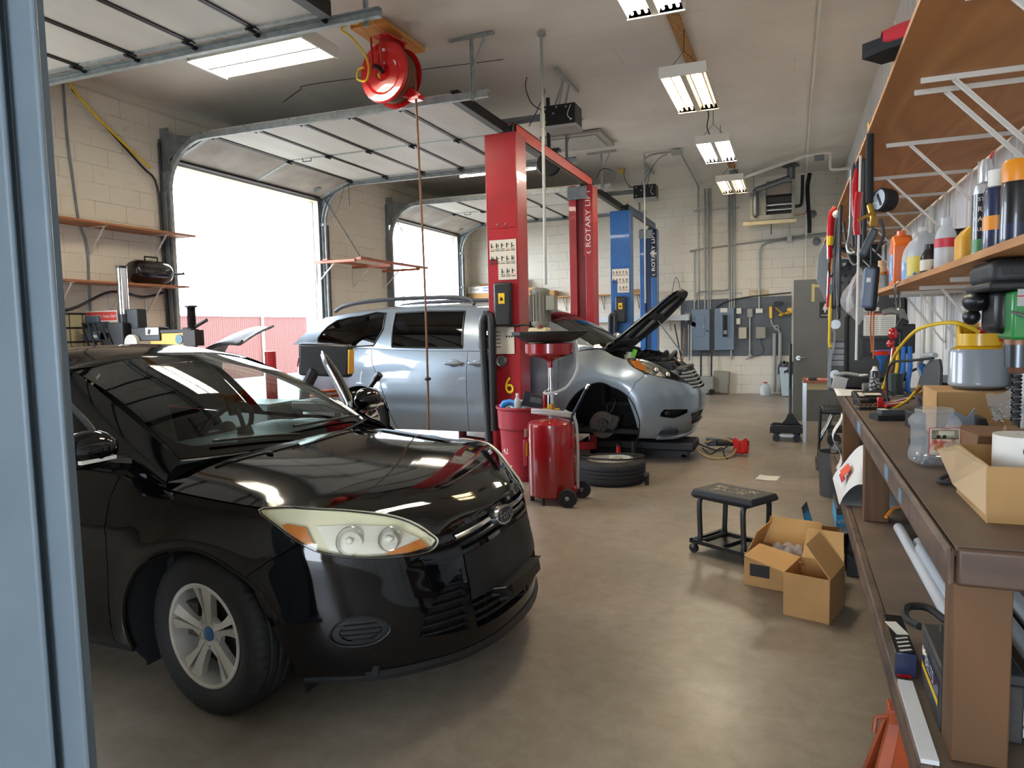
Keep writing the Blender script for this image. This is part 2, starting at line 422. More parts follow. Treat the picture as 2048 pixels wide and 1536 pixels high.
# ------------------------------------------------------------------ overhead doors
m_galv = mat('galvanised steel', 'a3a8a6', .5, .25, col2='8a9090', scale=14)
m_galvd = mat('dull galvanised steel', '7e8486', .55, .2, col2='6b7174', scale=9)
m_panel = mat('door panel', 'c9c6be', .6, col2='bdb9b0', scale=3, stretch=(1, .3, 1))
m_panelg = mat('grimy door panel', 'aaa297', .65, col2='857d73', scale=2.2, lo=.3, hi=.7, detail=6)
m_black = mat('black plastic', '161617', .45); m_blackr = mat('black rubber', '121213', .75)
m_blackm = mat('black steel', '1a1a1c', .4, .3); m_dark = mat('dark brown steel', '2c2724', .5, .4)
m_chrome = mat('chrome', 'd8dadb', .12, 1); m_steel = mat('steel', 'a0a3a5', .3, .9)
def overhead_door(n, ya, yb, nsec, label):
 t = thing('door_%d' % n, label, 'garage door', (WX, (ya + yb) / 2, 3.7)); t['kind'] = 'structure'
 P = [(WX + .06, 3.72), (WX + .68, 3.955)] + [(WX + .68 + .662 * k, 3.96 - .004 * k) for k in range(1, nsec)]
 for k in range(nsec):
  (xa, za), (xb, zb) = P[k], P[k + 1]
  L = math.hypot(xb - xa, zb - za); ang = -math.degrees(math.atan2(zb - za, xb - xa))
  R = rotm('Y', ang); ux = R @ Vector((1, 0, 0)); c = (Vector((xa, 0, za)) + Vector((xb, 0, zb))) / 2
  b = MB()
  def put(u0, u1, y0, y1, w0, w1, mi=0):
   b.m(mi); cc = R @ Vector(((u0 + u1) / 2, 0, (w0 + w1) / 2)) + c
   b.cbox((cc.x, (y0 + y1) / 2, cc.z), (u1 - u0, y1 - y0, w1 - w0), R)
  h = L / 2 - .004
  put(-h, h, ya + .01, yb - .01, .0, .05)
  put(-h, -h + .02, ya + .01, yb - .01, -.012, 0, 1); put(h - .02, h, ya + .01, yb - .01, -.012, 0, 1)
  put(-h, h, (ya + yb) / 2 - .03, (ya + yb) / 2 + .03, -.006, 0, 2)
  put(-h, h, ya + .01, ya + .06, -.02, 0, 2); put(-h, h, yb - .06, yb - .01, -.02, 0, 2)
  if k == 0: put(-h - .02, -h + .03, ya, yb, -.03, .05, 1)
  b.build('panel', [m_panelg if k == 0 else m_panel, m_dark, m_galv], t)
 for k in range(nsec):
  x, z = P[k + 1]
  for y in (ya + .05, (ya + yb) / 2, yb - .05):
   if k < nsec - 1:
    MB().cbox((x, y, z - .02), (.10, .05, .02)).cyl((x, y - .04, z - .035), (x, y + .04, z - .035), .012, n=8).build('hinge', m_blackm, t)
  for y, s in ((ya, -1), (yb, 1)):
   MB().cyl((x - .05, y - s * .03, z - .01), (x - .05, y + s * .075, z - .01), .006, n=8).cyl((x - .05, y + s * .05, z - .01), (x - .05, y + s * .075, z - .01), .022, n=12).build('roller', m_blackm, t)
 xe = P[-1][0]
 MB().box(xe - .02, xe + .07, ya + .02, yb - .02, 3.90, 4.02).build('strut', m_dark, t)
 for y, s in ((ya - .065, 1), (yb + .065, -1)):
  b = MB(); path = [(WX + .07, .03), (WX + .07, 3.25)]
  for a in range(0, 91, 10):
   path.append((WX + .07 + .62 * (1 - math.cos(math.radians(a))), 3.30 + .62 * math.sin(math.radians(a))))
  path.append((xe + .45, 3.905))
  def rail(off, wdt, ylo, yhi):
   vs = []
   for i, (px, pz) in enumerate(path):
    q0 = path[max(0, i - 1)]; q1 = path[min(len(path) - 1, i + 1)]
    d = Vector((q1[0] - q0[0], q1[1] - q0[1])).normalized(); nn = Vector((-d.y, d.x))
    for w in (off, off + wdt):
     for yy in (ylo, yhi): vs.append((px + nn.x * w, yy, pz + nn.y * w))
   fs = []
   for i in range(len(path) - 1):
    a, c = i * 4, i * 4 + 4
    fs += [(a, a + 1, c + 1, c), (a + 2, c + 2, c + 3, a + 3), (a, c, c + 2, a + 2), (a + 1, a + 3, c + 3, c + 1)]
   fs += [(0, 2, 3, 1), (len(vs) - 4, len(vs) - 3, len(vs) - 1, len(vs) - 2)]
   b.add(vs, fs)
  rail(-.035, .006, y - .025, y + .025); rail(.030, .006, y - .025, y + .025); rail(-.03, .06, y - s * .025 - .003, y - s * .025 + .003)
  b.build('track', m_galv, t)
  b = MB().box(WX + .002, WX + .012, y - .07, y + .05, .0, 3.95).box(WX, WX + .10, y - s * .08 - .004, y - s * .08 + .004, 0, 3.3)
  for z in (.5, 1.5, 2.5, 3.3): b.cbox((WX + .04, y, z), (.07, .05, .05))
  b.build('track_bracket', m_galvd, t)
  b = MB().box(WX, WX + .14, y - .004 - s * .03, y + .004 - s * .03, 3.55, 4.08)
  b.prism([(WX + .14, 3.7), (WX + .5, 3.93), (WX + .14, 4.0)], y - .003 - s * .03, y + .003 - s * .03, 'y').build('head_plate', m_galvd, t)
  xh = xe + .30; zc = ceil_z(xh)
  b = MB().box(xh - .018, xh + .018, y - .004 - s * .045, y + .004 - s * .045, 3.84, zc).box(xh - .018, xh - .012, y - .02 - s * .045, y + .02 - s * .045, 3.84, zc)
  b.box(xh - .25, xh + .25, y - .03 - s * .045, y + .012 - s * .045, zc - .03, zc - .003).tube([(xh + .15, y - s * .045, zc - .02), (xh, y - s * .045, 4.15)], .012, 6)
  b.build('hanger', m_galv, t)
 return t
lab = ['white sectional garage door rolled up overhead above the black sedan', 'white sectional garage door rolled up overhead above the silver minivan', 'white sectional garage door rolled up overhead at the far bay']
for i, (a, c) in enumerate(DOORS):
 t = overhead_door(i + 1, a, c, 6, lab[i])
 yy = (a + c) / 2
 if i: MB().tube([(WX + .95, yy - .06, 3.94), (WX + .95, yy - .06, 3.90), (WX + 1.09, yy - .06, 3.895), (WX + 1.09, yy - .06, 3.935)], .007, 6).build('handle', m_blackm, t)
 R_ = rotm('Y', -21)
 p = R_ @ Vector((.22, 0, -.008)) + Vector((WX + .06, c - .35, 3.72))
 MB().at(p, R_).lathe([(0, -.004), (.06, -.006), (.065, 0), (.05, .004)], n=24).build('oval_vent', m_galvd, t)
# ------------------------------------------------------------------ outdoors, seen through the doors
m_asph = mat('yard concrete', '8f8b84', .9, col2='807c75', scale=.6)
struct(MB().box(-70, WX - .2, -40, 60, -.3, -.16).build('ground', m_asph, keep=True, smooth=0))
struct(MB().add([(WX - .2, YF - .2, -.002), (WX - .2, YB + .2, -.002), (WX - 2, YB + .2, -.159), (WX - 2, YF - .2, -.159)], [(0, 1, 2, 3)]).build('ground', m_asph, keep=True, smooth=0))
def fence_mat():
 M = mat('fence slats', '3c201c', .8); N, L, B = nodes_of(M)
 v = coords(N, L)
 w = N.new('ShaderNodeTexWave'); w.wave_type = 'BANDS'; w.bands_direction = 'Y'; w.inputs['Scale'].default_value = 4.2; w.inputs['Distortion'].default_value = .6
 L.new(v, w.inputs['Vector']); c = mix(N, L, w.outputs['Fac'], '4a231d', '5c302a')
 ck = N.new('ShaderNodeTexChecker'); ck.inputs['Scale'].default_value = 22
 L.new(coords(N, L, 'Object', (1, 1, 1), (PI / 4, 0, 0)), ck.inputs['Vector'])
 c = mix(N, L, mix(N, L, .25, '000000', ck.outputs['Fac']), c, '6e5750')
 L.new(c, B.inputs['Base Color']); return M
t = thing('chain_link_fence', 'tall chain link fence with red brown slats across the yard', 'fence', (-19, 18, -.16))
b = MB()
for k in range(420):
 y = -4 + k * .1; b.box(-19.01, -18.99, y, y + .082, -.1, 2.18)
b.build('slat_panel', fence_mat(), t, smooth=0)
for y in (-3, 1, 5, 9, 13.0, 17.6, 22, 27, 32, 37): MB().cyl((-18.93, y, -.16), (-18.93, y, 2.35), .05, n=10).build('post', mat('fence post', 'd9dcd8', .5), t)
MB().tube([(-18.95, -4, 2.22), (-18.95, 38, 2.22)], .03).build('top_rail', MATS['fence post'], t)
o = MB().tube([(-26, -12, 9.2), (-26, 4, 7.6), (-26, 14, 7.3), (-26, 26, 8.2), (-26, 45, 9.8)], .02, 5, smooth=6).build('power_line', m_black); tag(o, 'thin dark overhead power line in the sky beyond the fence', 'cable')
for y, h in ((-12, 9.6), (45, 10.2)):
 o = MB().cyl((-26, y, -.2), (-26, y, h), .12, .09).cbox((-26, y, h - .4), (.1, 1.8, .1)).build('utility_pole', mat('pole wood', '6b5b4a', .8)); tag(o, 'wooden utility pole carrying the power line beyond the fence', 'pole', 'utility poles')
# ------------------------------------------------------------------ vehicle body surfaces (numpy)
def pchip(pts):
 pts = sorted(pts); x = np.array([p[0] for p in pts], float); y = np.array([p[1] for p in pts], float)
 h = np.diff(x); d = np.diff(y) / h; m_ = np.zeros_like(y)
 for i in range(1, len(x) - 1):
  if d[i - 1] * d[i] > 0:
   w1 = 2 * h[i] + h[i - 1]; w2 = h[i] + 2 * h[i - 1]; m_[i] = (w1 + w2) / (w1 / d[i - 1] + w2 / d[i])
 m_[0], m_[-1] = d[0], d[-1]
 def ev(q):
  q = np.clip(np.asarray(q, float), x[0], x[-1]); i = np.clip(np.searchsorted(x, q) - 1, 0, len(h) - 1)
  t = (q - x[i]) / h[i]; t2 = t * t; t3 = t2 * t
  return (2 * t3 - 3 * t2 + 1) * y[i] + (t3 - 2 * t2 + t) * h[i] * m_[i] + (-2 * t3 + 3 * t2) * y[i + 1] + (t3 - t2) * h[i] * m_[i + 1]
 return ev
class Shell:                      # bumper-fender-door-quarter band; q = distance along the outline from the nose, z = height
 def __init__(s, P):
  s.P = P; s.W = pchip(P['W']); s.xf = pchip(P['xf']); s.xr = pchip(P['xr']); s.tap = pchip(P['tap'])
  s.zt = pchip(P['zt']); s.d = pchip(P['d']); s.L0 = P['L0']; s.LR = P['LR']; s.x0, s.x1 = P['x0'], P['x1']
  s.Ls = s.x0 - s.x1; s.qmax = s.L0 + s.Ls + s.LR
 def q(s, x): return s.L0 + s.x0 - x
 def x_of_q(s, a):             # nominal station used by the top-edge tables (front corner mapped to x0 .. x0+L0)
  return s.x0 + s.L0 - a
 def pos(s, q, z):
  P = s.P; q = np.asarray(q, float); z = np.asarray(z, float); sg = np.sign(q) + (q == 0); a = np.abs(q)
  x = s.x0 - (a - s.L0); w = s.W(z)
  xx = np.clip(x, s.x1, s.x0); lat = w * s.tap(xx); nx = np.zeros_like(lat); ny = np.ones_like(lat); X = xx.copy()
  for front in (1, 0):
   t = np.clip((a / s.L0) if front else (s.qmax - a) / s.LR, 0, 1) * PI / 2
   mk = t < PI / 2 - 1e-9
   p = P['p'] if front else P['pr']
   c = np.cos(t) ** (2 / p); sn = np.sin(t) ** (2 / p)
   e = (s.xf(z) - s.x0) if front else (s.xr(z) - s.x1)
   base = s.x0 if front else s.x1
   X = np.where(mk, base + e * c, X); lat = np.where(mk, w * s.tap(base) * sn, lat)
   nx = np.where(mk, np.sign(e) * np.cos(t), nx); ny = np.where(mk, np.sin(t), ny)
  st = s.x_of_q(a); r = s.d(st) * np.clip(1 - (s.zt(st) - z) / P['h'], 0, 1.15) ** 2
  X = X - r * nx; lat = lat - r * ny
  for (cx, cz, R, am, sg_) in P.get('flare', []):
   dd = np.hypot(X - cx, z - cz) - R
   lat = lat + am * np.exp(-(dd / sg_) ** 2) * (a > s.L0 * .6)
  for (q0, q1, zc0, zc1, am, wd) in P.get('crease', []):
   f = np.clip((a - q0) / (q1 - q0), 0, 1); zc = zc0 + (zc1 - zc0) * f
   lat = lat + am * np.exp(-((z - zc) / wd) ** 2) * np.clip((a - q0) * 6, 0, 1) * np.clip((q1 - a) * 6, 0, 1)
  return np.stack([X, P['yc'] - sg * lat, z + 0 * X], -1)
def smooth_curve(pts, n=60):      # Catmull-Rom through 3-D points, evenly parametrised 0..1
 P = np.array(pts, float); k = len(P); out = []
 for i in range(k - 1):
  a, b, c, d = P[max(i - 1, 0)], P[i], P[i + 1], P[min(i + 2, k - 1)]
  for t in np.linspace(0, 1, n, endpoint=False):
   out.append(.5 * (2 * b + (c - a) * t + (2 * a - 5 * b + 4 * c - d) * t * t + (3 * b - a - 3 * c + d) * t ** 3))
 out.append(P[-1]); out = np.array(out)
 def ev(u):
  u = np.clip(np.asarray(u, float), 0, 1) * (len(out) - 1); i = np.minimum(u.astype(int), len(out) - 2); f = (u - i)[..., None]
  return out[i] * (1 - f) + out[i + 1] * f
 return ev
class Ruled:                      # glass-house side: lower curve to upper curve, u 0..1 along, v 0..1 up; points are (x, lat, z)
 def __init__(s, lo, hi, yc, bulge=.02): s.lo, s.hi, s.yc, s.b = smooth_curve(lo), smooth_curve(hi), yc, bulge
 def pos(s, u, v, sg=1):
  u = np.asarray(u, float); v = np.asarray(v, float)
  p = s.lo(u) * (1 - v)[..., None] + s.hi(u) * v[..., None]
  lat = p[..., 1] + s.b * np.sin(np.clip(v, 0, 1) * PI)
  return np.stack([p[..., 0], s.yc - sg * lat, p[..., 2]], -1)
class Rows:                       # hood, roof, boot lid: rows across the car; u = x, v = lateral -1..1
 def __init__(s, lat, ze, zc, yc, g=2.4): s.lat, s.ze, s.zc, s.yc, s.g = pchip(lat), pchip(ze), pchip(zc), yc, g
 def pos(s, x, v, sg=1):
  x = np.asarray(x, float); v = np.asarray(v, float)
  z = s.zc(x) + (s.ze(x) - s.zc(x)) * np.abs(v) ** s.g
  return np.stack([x + 0 * v, s.yc - v * s.lat(x), z], -1)
class Screen:                     # windscreen or rear glass: u -1..1 across, v 0..1 up
 def __init__(s, lo, hi, yc, bulge=.03): s.lo, s.hi, s.yc, s.b = lo, hi, yc, bulge   # each (x_edge, x_centre, lat, z_edge, z_centre)
 def pos(s, u, v, sg=1):
  u = np.asarray(u, float); v = np.asarray(v, float); e = np.abs(u) ** 2.2
  def c(k): return np.stack([k[1] + (k[0] - k[1]) * e, k[2] * u, k[4] + (k[3] - k[4]) * e], -1)
  p = c(s.lo) * (1 - v)[..., None] + c(s.hi) * v[..., None]
  bb = s.b * np.sin(np.clip(v, 0, 1) * PI)
  return np.stack([p[..., 0] + bb * .5, s.yc - p[..., 1], p[..., 2] + bb], -1)
def sd_poly(Q, poly):
 A = np.array(poly, float); B = np.roll(A, -1, 0); E = B - A
 D = Q[:, None] - A[None]; t = np.clip((D * E).sum(-1) / np.maximum((E * E).sum(-1), 1e-12), 0, 1)
 N = A + t[..., None] * E; dist = np.hypot(*(np.moveaxis(Q[:, None] - N, -1, 0))); k = dist.argmin(1); i = np.arange(len(Q))
 y = Q[:, 1][:, None]; x = Q[:, 0][:, None]
 cr = ((A[:, 1] > y) != (B[:, 1] > y)) & (x < E[:, 0] * (y - A[:, 1]) / np.where(E[:, 1] == 0, 1e-12, E[:, 1]) + A[:, 0])
 inside = cr.sum(1) % 2 == 1
 return np.where(inside, -dist[i, k], dist[i, k]), N[i, k]
def patch(poly, holes=(), cell=.025, cellv=None):
 poly = np.array(poly, float); sx = 1.0; sy = cell / (cellv or cell)
 S = np.array([sx, sy]); pl = poly * S; hs = [np.array(h, float) * S for h in holes]
 lo = pl.min(0) - cell; hi = pl.max(0) + cell; nx, ny = (np.ceil((hi - lo) / cell)).astype(int) + 1
 gx = lo[0] + np.arange(nx) * cell; gy = lo[1] + np.arange(ny) * cell
 Q = np.stack(np.meshgrid(gx, gy, indexing='ij'), -1).reshape(-1, 2)
 sd, near = sd_poly(Q, pl)
 for h in hs:
  s2, n2 = sd_poly(Q, h); s2 = -s2; mk = s2 > sd; sd = np.where(mk, s2, sd); near = np.where(mk[:, None], n2, near)
 sn = np.abs(sd) < .62 * cell
 Q[sn] = near[sn]; sd[sn] = 0
 for h in [pl] + hs:
  for c in h:
   k = np.argmin(((Q - c) ** 2).sum(1) + (sd != 0) * cell ** 2 * 4);
   if np.hypot(*(Q[k] - c)) < .8 * cell: Q[k] = c
 ok = sd <= 1e-9; idx = np.arange(nx * ny).reshape(nx, ny); F = []
 for i in range(nx - 1):
  for j in range(ny - 1):
   f = (idx[i, j], idx[i + 1, j], idx[i + 1, j + 1], idx[i, j + 1]); g = [k for k in f if ok[k]]
   if len(g) < 3: continue
   c = Q[g].mean(0);
   if all(sd[k] == 0 for k in g):
    s_ = sd_poly(c[None], pl)[0][0]
    if s_ > 1e-6 or any(sd_poly(c[None], h)[0][0] < -1e-6 for h in hs): continue
   F.append(tuple(g))
 used = sorted({k for f in F for k in f}); mp = {k: n for n, k in enumerate(used)}
 return Q[used] / S, [tuple(mp[k] for k in f) for f in F]
def surf_pts(surf, uv, off=0, sg=1):
 f = (lambda u, v: surf.pos(u, v)) if isinstance(surf, Shell) else (lambda u, v: surf.pos(u, v, sg))
 u, v = uv[:, 0] * (sg if isinstance(surf, Shell) else 1), uv[:, 1]
 p = f(u, v)
 if off:
  e = 1e-3; n = np.cross(f(u + e, v) - f(u - e, v), f(u, v + e) - f(u, v - e)); n /= np.maximum(np.linalg.norm(n, axis=1), 1e-12)[:, None]
  ctr = np.array([surf.xc if hasattr(surf, 'xc') else p[:, 0].mean(), (surf.P['yc'] if isinstance(surf, Shell) else surf.yc), .6])
  flip = ((p - ctr) * n).sum(1) < 0; n[flip] *= -1
  p = p + n * off
 return p
# ---- the black sedan
SED = dict(yc=2.94, x0=-1.95, x1=-4.95, L0=.95, LR=.9, p=2.3, pr=2.4, h=.17,
 W=[(.12, .79), (.20, .845), (.28, .873), (.40, .893), (.55, .905), (.68, .913), (.78, .908), (.86, .895), (.95, .872), (1.06, .84)],
 xf=[(.12, -1.28), (.16, -1.19), (.21, -1.15), (.30, -1.15), (.42, -1.165), (.54, -1.195), (.64, -1.22), (.70, -1.25), (.76, -1.31), (.9, -1.45)],
 xr=[(.12, -5.62), (.25, -5.70), (.5, -5.72), (.8, -5.68), (1.0, -5.60), (1.1, -5.55)],
 tap=[(-4.95, .95), (-4.2, .985), (-3.3, 1.0), (-2.3, 1.0), (-1.95, .985)],
 zt=[(-1.0, .705), (-1.25, .70), (-1.45, .705), (-1.62, .79), (-1.80, .842), (-2.1, .870), (-2.34, .897), (-2.5, .928), (-2.7, .947), (-3.6, .985), (-4.6, 1.03), (-5.2, 1.05), (-6.2, 1.05)],
 d=[(-1.0, .0), (-1.6, .0), (-1.80, .03), (-2.1, .035), (-2.6, .035), (-4.4, .04), (-4.8, .12), (-6.2, .12)],
 flare=[(-2.13, .32, .40, .010, .06), (-4.78, .32, .40, .010, .06)],
 crease=[(1.45, 4.2, .73, .80, .008, .025)])
sed = Shell(SED)
SED_G = Ruled([(-2.33, .836, .895), (-2.5, .842, .928), (-2.7, .845, .947), (-3.0, .845, .953), (-3.4, .845, .972), (-3.9, .838, 1.0), (-4.35, .80, 1.03), (-4.7, .76, 1.045)],
    [(-2.365, .722, .98), (-2.80, .655, 1.20), (-3.17, .595, 1.36), (-3.5, .585, 1.405), (-3.9, .580, 1.40), (-4.3, .575, 1.335), (-4.75, .66, 1.06)], 2.94, .03)
SED_WS = Screen((-2.40, -2.30, .70, .985, .965), (-3.18, -3.10, .575, 1.355, 1.40), 2.94, .035)
SED_HOOD = Rows([(-1.254, .0), (-1.262, .20), (-1.275, .30), (-1.315, .475), (-1.33, .494), (-1.395, .536), (-1.465, .604), (-1.556, .701), (-1.627, .765), (-1.707, .806), (-1.78, .821), (-1.858, .836), (-2.0, .842), (-2.2, .846), (-2.36, .838)],
    [(-1.254, .71), (-1.262, .706), (-1.275, .704), (-1.315, .69), (-1.33, .697), (-1.395, .753), (-1.465, .794), (-1.556, .828), (-1.627, .844), (-1.707, .852), (-1.858, .851), (-2.0, .861), (-2.2, .880), (-2.36, .896)],
    [(-1.254, .712), (-1.30, .75), (-1.42, .815), (-1.62, .868), (-1.83, .905), (-2.1, .943), (-2.36, .974)], 2.94, 3.6)
# ---- the silver minivan
VAN = dict(yc=8.45, x0=-1.80, x1=-5.45, L0=.95, LR=.9, p=2.5, pr=3.4, h=.28,
 W=[(.24, .90), (.32, .945), (.42, .968), (.55, .982), (.75, .992), (.95, .990), (1.1, .975), (1.25, .955), (1.4, .935)],
 xf=[(.24, -1.17), (.29, -1.07), (.36, -1.01), (.5, -.95), (.62, -.94), (.72, -.94), (.80, -.96), (.88, -1.0), (.96, -1.045), (1.03, -1.09), (1.2, -1.25)],
 xr=[(.24, -6.1), (.45, -6.2), (.8, -6.22), (1.1, -6.20), (1.36, -6.14)],
 tap=[(-5.45, .965), (-4.6, .995), (-3.5, 1.0), (-2.4, 1.0), (-1.80, .985)],
 zt=[(-.85, 1.01), (-1.15, 1.01), (-1.35, 1.02), (-1.6, 1.10), (-1.8, 1.175), (-2.0, 1.255), (-2.2, 1.24), (-2.8, 1.245), (-3.5, 1.255), (-4.5, 1.28), (-5.6, 1.34), (-6.2, 1.36)],
 d=[(-.85, .02), (-1.35, .03), (-1.6, .09), (-1.8, .14), (-2.0, .19), (-2.2, .10), (-2.5, .03), (-5.2, .03), (-6.2, .03)],
 flare=[(-1.95, .50, .46, .016, .07), (-4.98, .42, .44, .012, .07)], crease=[(2.4, 5.2, .62, .66, -.008, .06)])
van = Shell(VAN)
VAN_G = Ruled([(-2.03, .77, 1.262), (-2.35, .90, 1.238), (-2.9, .935, 1.247), (-3.5, .935, 1.255), (-4.4, .93, 1.277), (-5.3, .915, 1.327), (-6.05, .86, 1.36)],
    [(-2.05, .755, 1.285), (-2.5, .69, 1.54), (-2.95, .665, 1.70), (-3.5, .68, 1.765), (-4.4, .69, 1.78), (-5.1, .68, 1.755), (-5.68, .66, 1.70)], 8.45, .035)
VAN_WS = Screen((-2.06, -1.86, .74, 1.27, 1.25), (-2.96, -2.82, .63, 1.70, 1.76), 8.45, .05)
VAN_ROOF = Rows([(-2.82, .3), (-2.90, .58), (-2.97, .665), (-3.5, .68), (-4.4, .69), (-5.1, .68), (-5.65, .66)],
    [(-2.82, 1.70), (-2.97, 1.70), (-3.5, 1.765), (-4.4, 1.78), (-5.1, 1.755), (-5.65, 1.69)],
    [(-2.82, 1.75), (-2.97, 1.785), (-3.5, 1.835), (-4.4, 1.845), (-5.1, 1.815), (-5.65, 1.74)], 8.45, 3.2)
SED_ROOF = Rows([(-3.08, .15), (-3.12, .45), (-3.18, .59), (-3.5, .585), (-3.9, .580), (-4.3, .575)],
    [(-3.08, 1.37), (-3.18, 1.36), (-3.5, 1.405), (-3.9, 1.40), (-4.3, 1.335)],
    [(-3.08, 1.395), (-3.18, 1.42), (-3.5, 1.462), (-3.9, 1.455), (-4.3, 1.385)], 2.94, 2.6)
def carmesh(b, surf, poly, holes=(), off=0, sg=1, cell=.03, cellv=None):
 uv, F = patch(poly, holes, cell, cellv)
 p = surf_pts(surf, uv, off, sg)
 return b.add([tuple(q) for q in p], F)
def dens(poly, step=.02, closed=True):
 P = np.array(poly, float); out = []; n = len(P)
 for i in range(n if closed else n - 1):
  a, c = P[i], P[(i + 1) % n]; k = max(1, int(np.hypot(*(c - a)) / step))
  for j in range(k): out.append(a + (c - a) * j / k)
 if not closed: out.append(P[-1])
 return np.array(out)
def rim_wall(b, surf, poly, o0, o1, sg=1, step=.02):
 uv = dens(poly, step); A = surf_pts(surf, uv, o0, sg); B = surf_pts(surf, uv, o1, sg); n = len(uv)
 return b.add([tuple(p) for p in A] + [tuple(p) for p in B], [(i, (i + 1) % n, n + (i + 1) % n, n + i) for i in range(n)])
def stroke(b, surf, pts, r, off=0, sg=1, n=6, step=.03, closed=False):
 uv = dens(pts, step, closed); return b.tube([tuple(p) for p in surf_pts(surf, uv, off, sg)], r, n, closed=closed)
def curve2(pts, k=6, closed=False): return [(p[0], p[1]) for p in spline([(a, c, 0) for a, c in pts], k, closed)]
def mirr(pts): return list(pts) + [(-q, z) for q, z in reversed(pts) if abs(q) > 1e-6]
m_paint = mat('black car paint', '040405', .05, spec=.5)
m_silver = mat('silver car paint', '8a97a3', .34, .5, coat=1, spec=.5)
m_trimb = mat('black car trim', '0e0e0f', .5); m_grille = mat('dark grille', '08080a', .4)
m_tyre = mat('tyre rubber', '1b1b1c', .72, bump=.15, bscale=60); m_alloy = mat('alloy', 'd0cfca', .35, .35, col2='b3ab9d', scale=5)
m_disc = mat('brake iron', '4b4846', .45, .8, col2='5d534a', scale=10); m_well = mat('wheel well', '0b0b0c', .85)
m_lens = glass('headlight glass', 'fbfaf2', .02, 1.0, 1.5); m_refl = mat('lamp reflector', 'e3e3df', .16, .95); m_amber = mat('amber plastic', 'c8741d', .25, coat=.6)
m_hazy = mat('hazed lamp edge', 'f0ecd6', .4); m_win = glass('car window', 'b9cabd', 0, 1, 1.52); m_wind = glass('privacy glass', '15171c', 0, 1, 1.52)
m_frit = mat('black glass border', '060607', .1, coat=1); m_seat = mat('seat cloth', '2c2c2d', .9); m_dash = mat('dashboard', '56666a', .55, bump=.1, bscale=80)  # dashboard base colour lightened towards teal, with the sky's reflection painted in
m_blue = mat('badge blue', '1f5f96', .3, coat=.5); m_badge = mat('badge navy', '10182e', .25, coat=.6); m_redlens = mat('red lens', 'b3121a', .2, coat=1)
def wheel(par, c, s, R=.325, w=.205, rot=18, steer=0, alloy=True):
 """wheel facing s*y, centred at c (middle of the tyre)"""
 Rz = rotm('Z', steer)
 def put(b): return b.at(c, Rz)
 b = put(MB()); h = w / 2; N = 150; ri = R - .118
 pro = [(ri - .008, -h * .78), (ri + .012, -h * .93), (ri + .05, -h * 1.02), (R - .028, -h * .97), (R - .008, -h * .82), (R - .001, -h * .70)]
 gro = []
 for g0 in (-.42, 0, .42): gro += [(R, h * g0 - .010), (R - .008, h * g0 - .006), (R - .008, h * g0 + .006), (R, h * g0 + .010)]
 pro = pro + gro + [(r, -y) for r, y in reversed(pro)]
 vs = []
 for i in range(N):
  a = 2 * PI * i / N
  for j, (r, y) in enumerate(pro):
   rr = r - (.006 if (i % 3 == 0 and abs(y) > h * .48 and r > R - .03) else 0); vs.append((rr * math.cos(a), y, rr * math.sin(a)))
 k = len(pro); b.add(vs, [(i * k + j, ((i + 1) % N) * k + j, ((i + 1) % N) * k + j + 1, i * k + j + 1) for i in range(N) for j in range(k - 1)])
 yo = s * h
 b2 = put(MB())
 rr = ri
 b2.lathe([(rr - .006, yo * .80), (rr + .004, yo * .90), (rr - .002, yo * .93), (rr - .014, yo * .90), (rr - .02, yo * .6), (rr - .028, -yo * .7), (rr - .01, -yo * .85)], n=56, axis='y')
 pol = lambda r, a: (r * math.cos(math.radians(a)), r * math.sin(math.radians(a)))
 for q in range(5):
  a0 = rot + 72 * q
  for sg in (-1, 1):
   out = [pol(.036, a0 + sg * 2), pol(.10, a0 + sg * 1.6), pol(rr - .012, a0 + sg * 3.2), pol(rr - .012, a0 + sg * 17), pol(rr - .06, a0 + sg * 15.5), pol(.10, a0 + sg * 15), pol(.058, a0 + sg * 30)]
   n0 = len(b2.v); kk = len(out)
   # dished: hub end sits further in than the rim end
   def yy(p): return yo * (.62 + .24 * min(1, math.hypot(*p) / rr) - (.10 if p in out[3:6] else 0))
   vs = [(p[0], yy(p), p[1]) for p in out] + [(p[0], yy(p) - s * .028, p[1]) for p in out]
   b2.add(vs, [tuple(range(kk)), tuple(range(2 * kk - 1, kk - 1, -1))] + [(i, (i + 1) % kk, kk + (i + 1) % kk, kk + i) for i in range(kk)])
 b2.cyl((0, yo * .45, 0), (0, yo * .64, 0), .072, .066, 30)
 rim = b2.build('wheel', m_alloy if alloy else m_disc, par, smooth=30)
 b.build('tyre', m_tyre, rim)
 if alloy: put(MB()).lathe([(0, yo * .71), (.02, yo * .705), (.029, yo * .68), (.031, yo * .6)], n=24, axis='y').build('hub_cap', m_blue, rim)
 for q in range(5):
  a = rot + 36 + 72 * q; x, z = pol(.054, a)
  put(MB()).cyl((x, yo * .5, z), (x, yo * .68, z), .0105, .009, 6).build('lug_nut', m_chrome, rim)
 put(MB()).cyl((0, yo * .1, 0), (0, yo * .2, 0), .14, n=40).cbox((-.12, yo * .2, .03), (.07, .05, .14)).build('brake_disc', m_disc, rim)
 return rim
def arch_well(par, surf, poly_open, depth, sg):
 b = MB(); uv = dens(poly_open, .03, False); A = surf_pts(surf, uv, -.004, sg); B = A.copy(); B[:, 1] += sg * depth
 n = len(uv); b.add([tuple(p) for p in A] + [tuple(p) for p in B], [(i, i + 1, n + i + 1, n + i) for i in range(n - 1)] + [tuple(range(n, 2 * n))])
 return b.build('wheel_well', m_well, par)
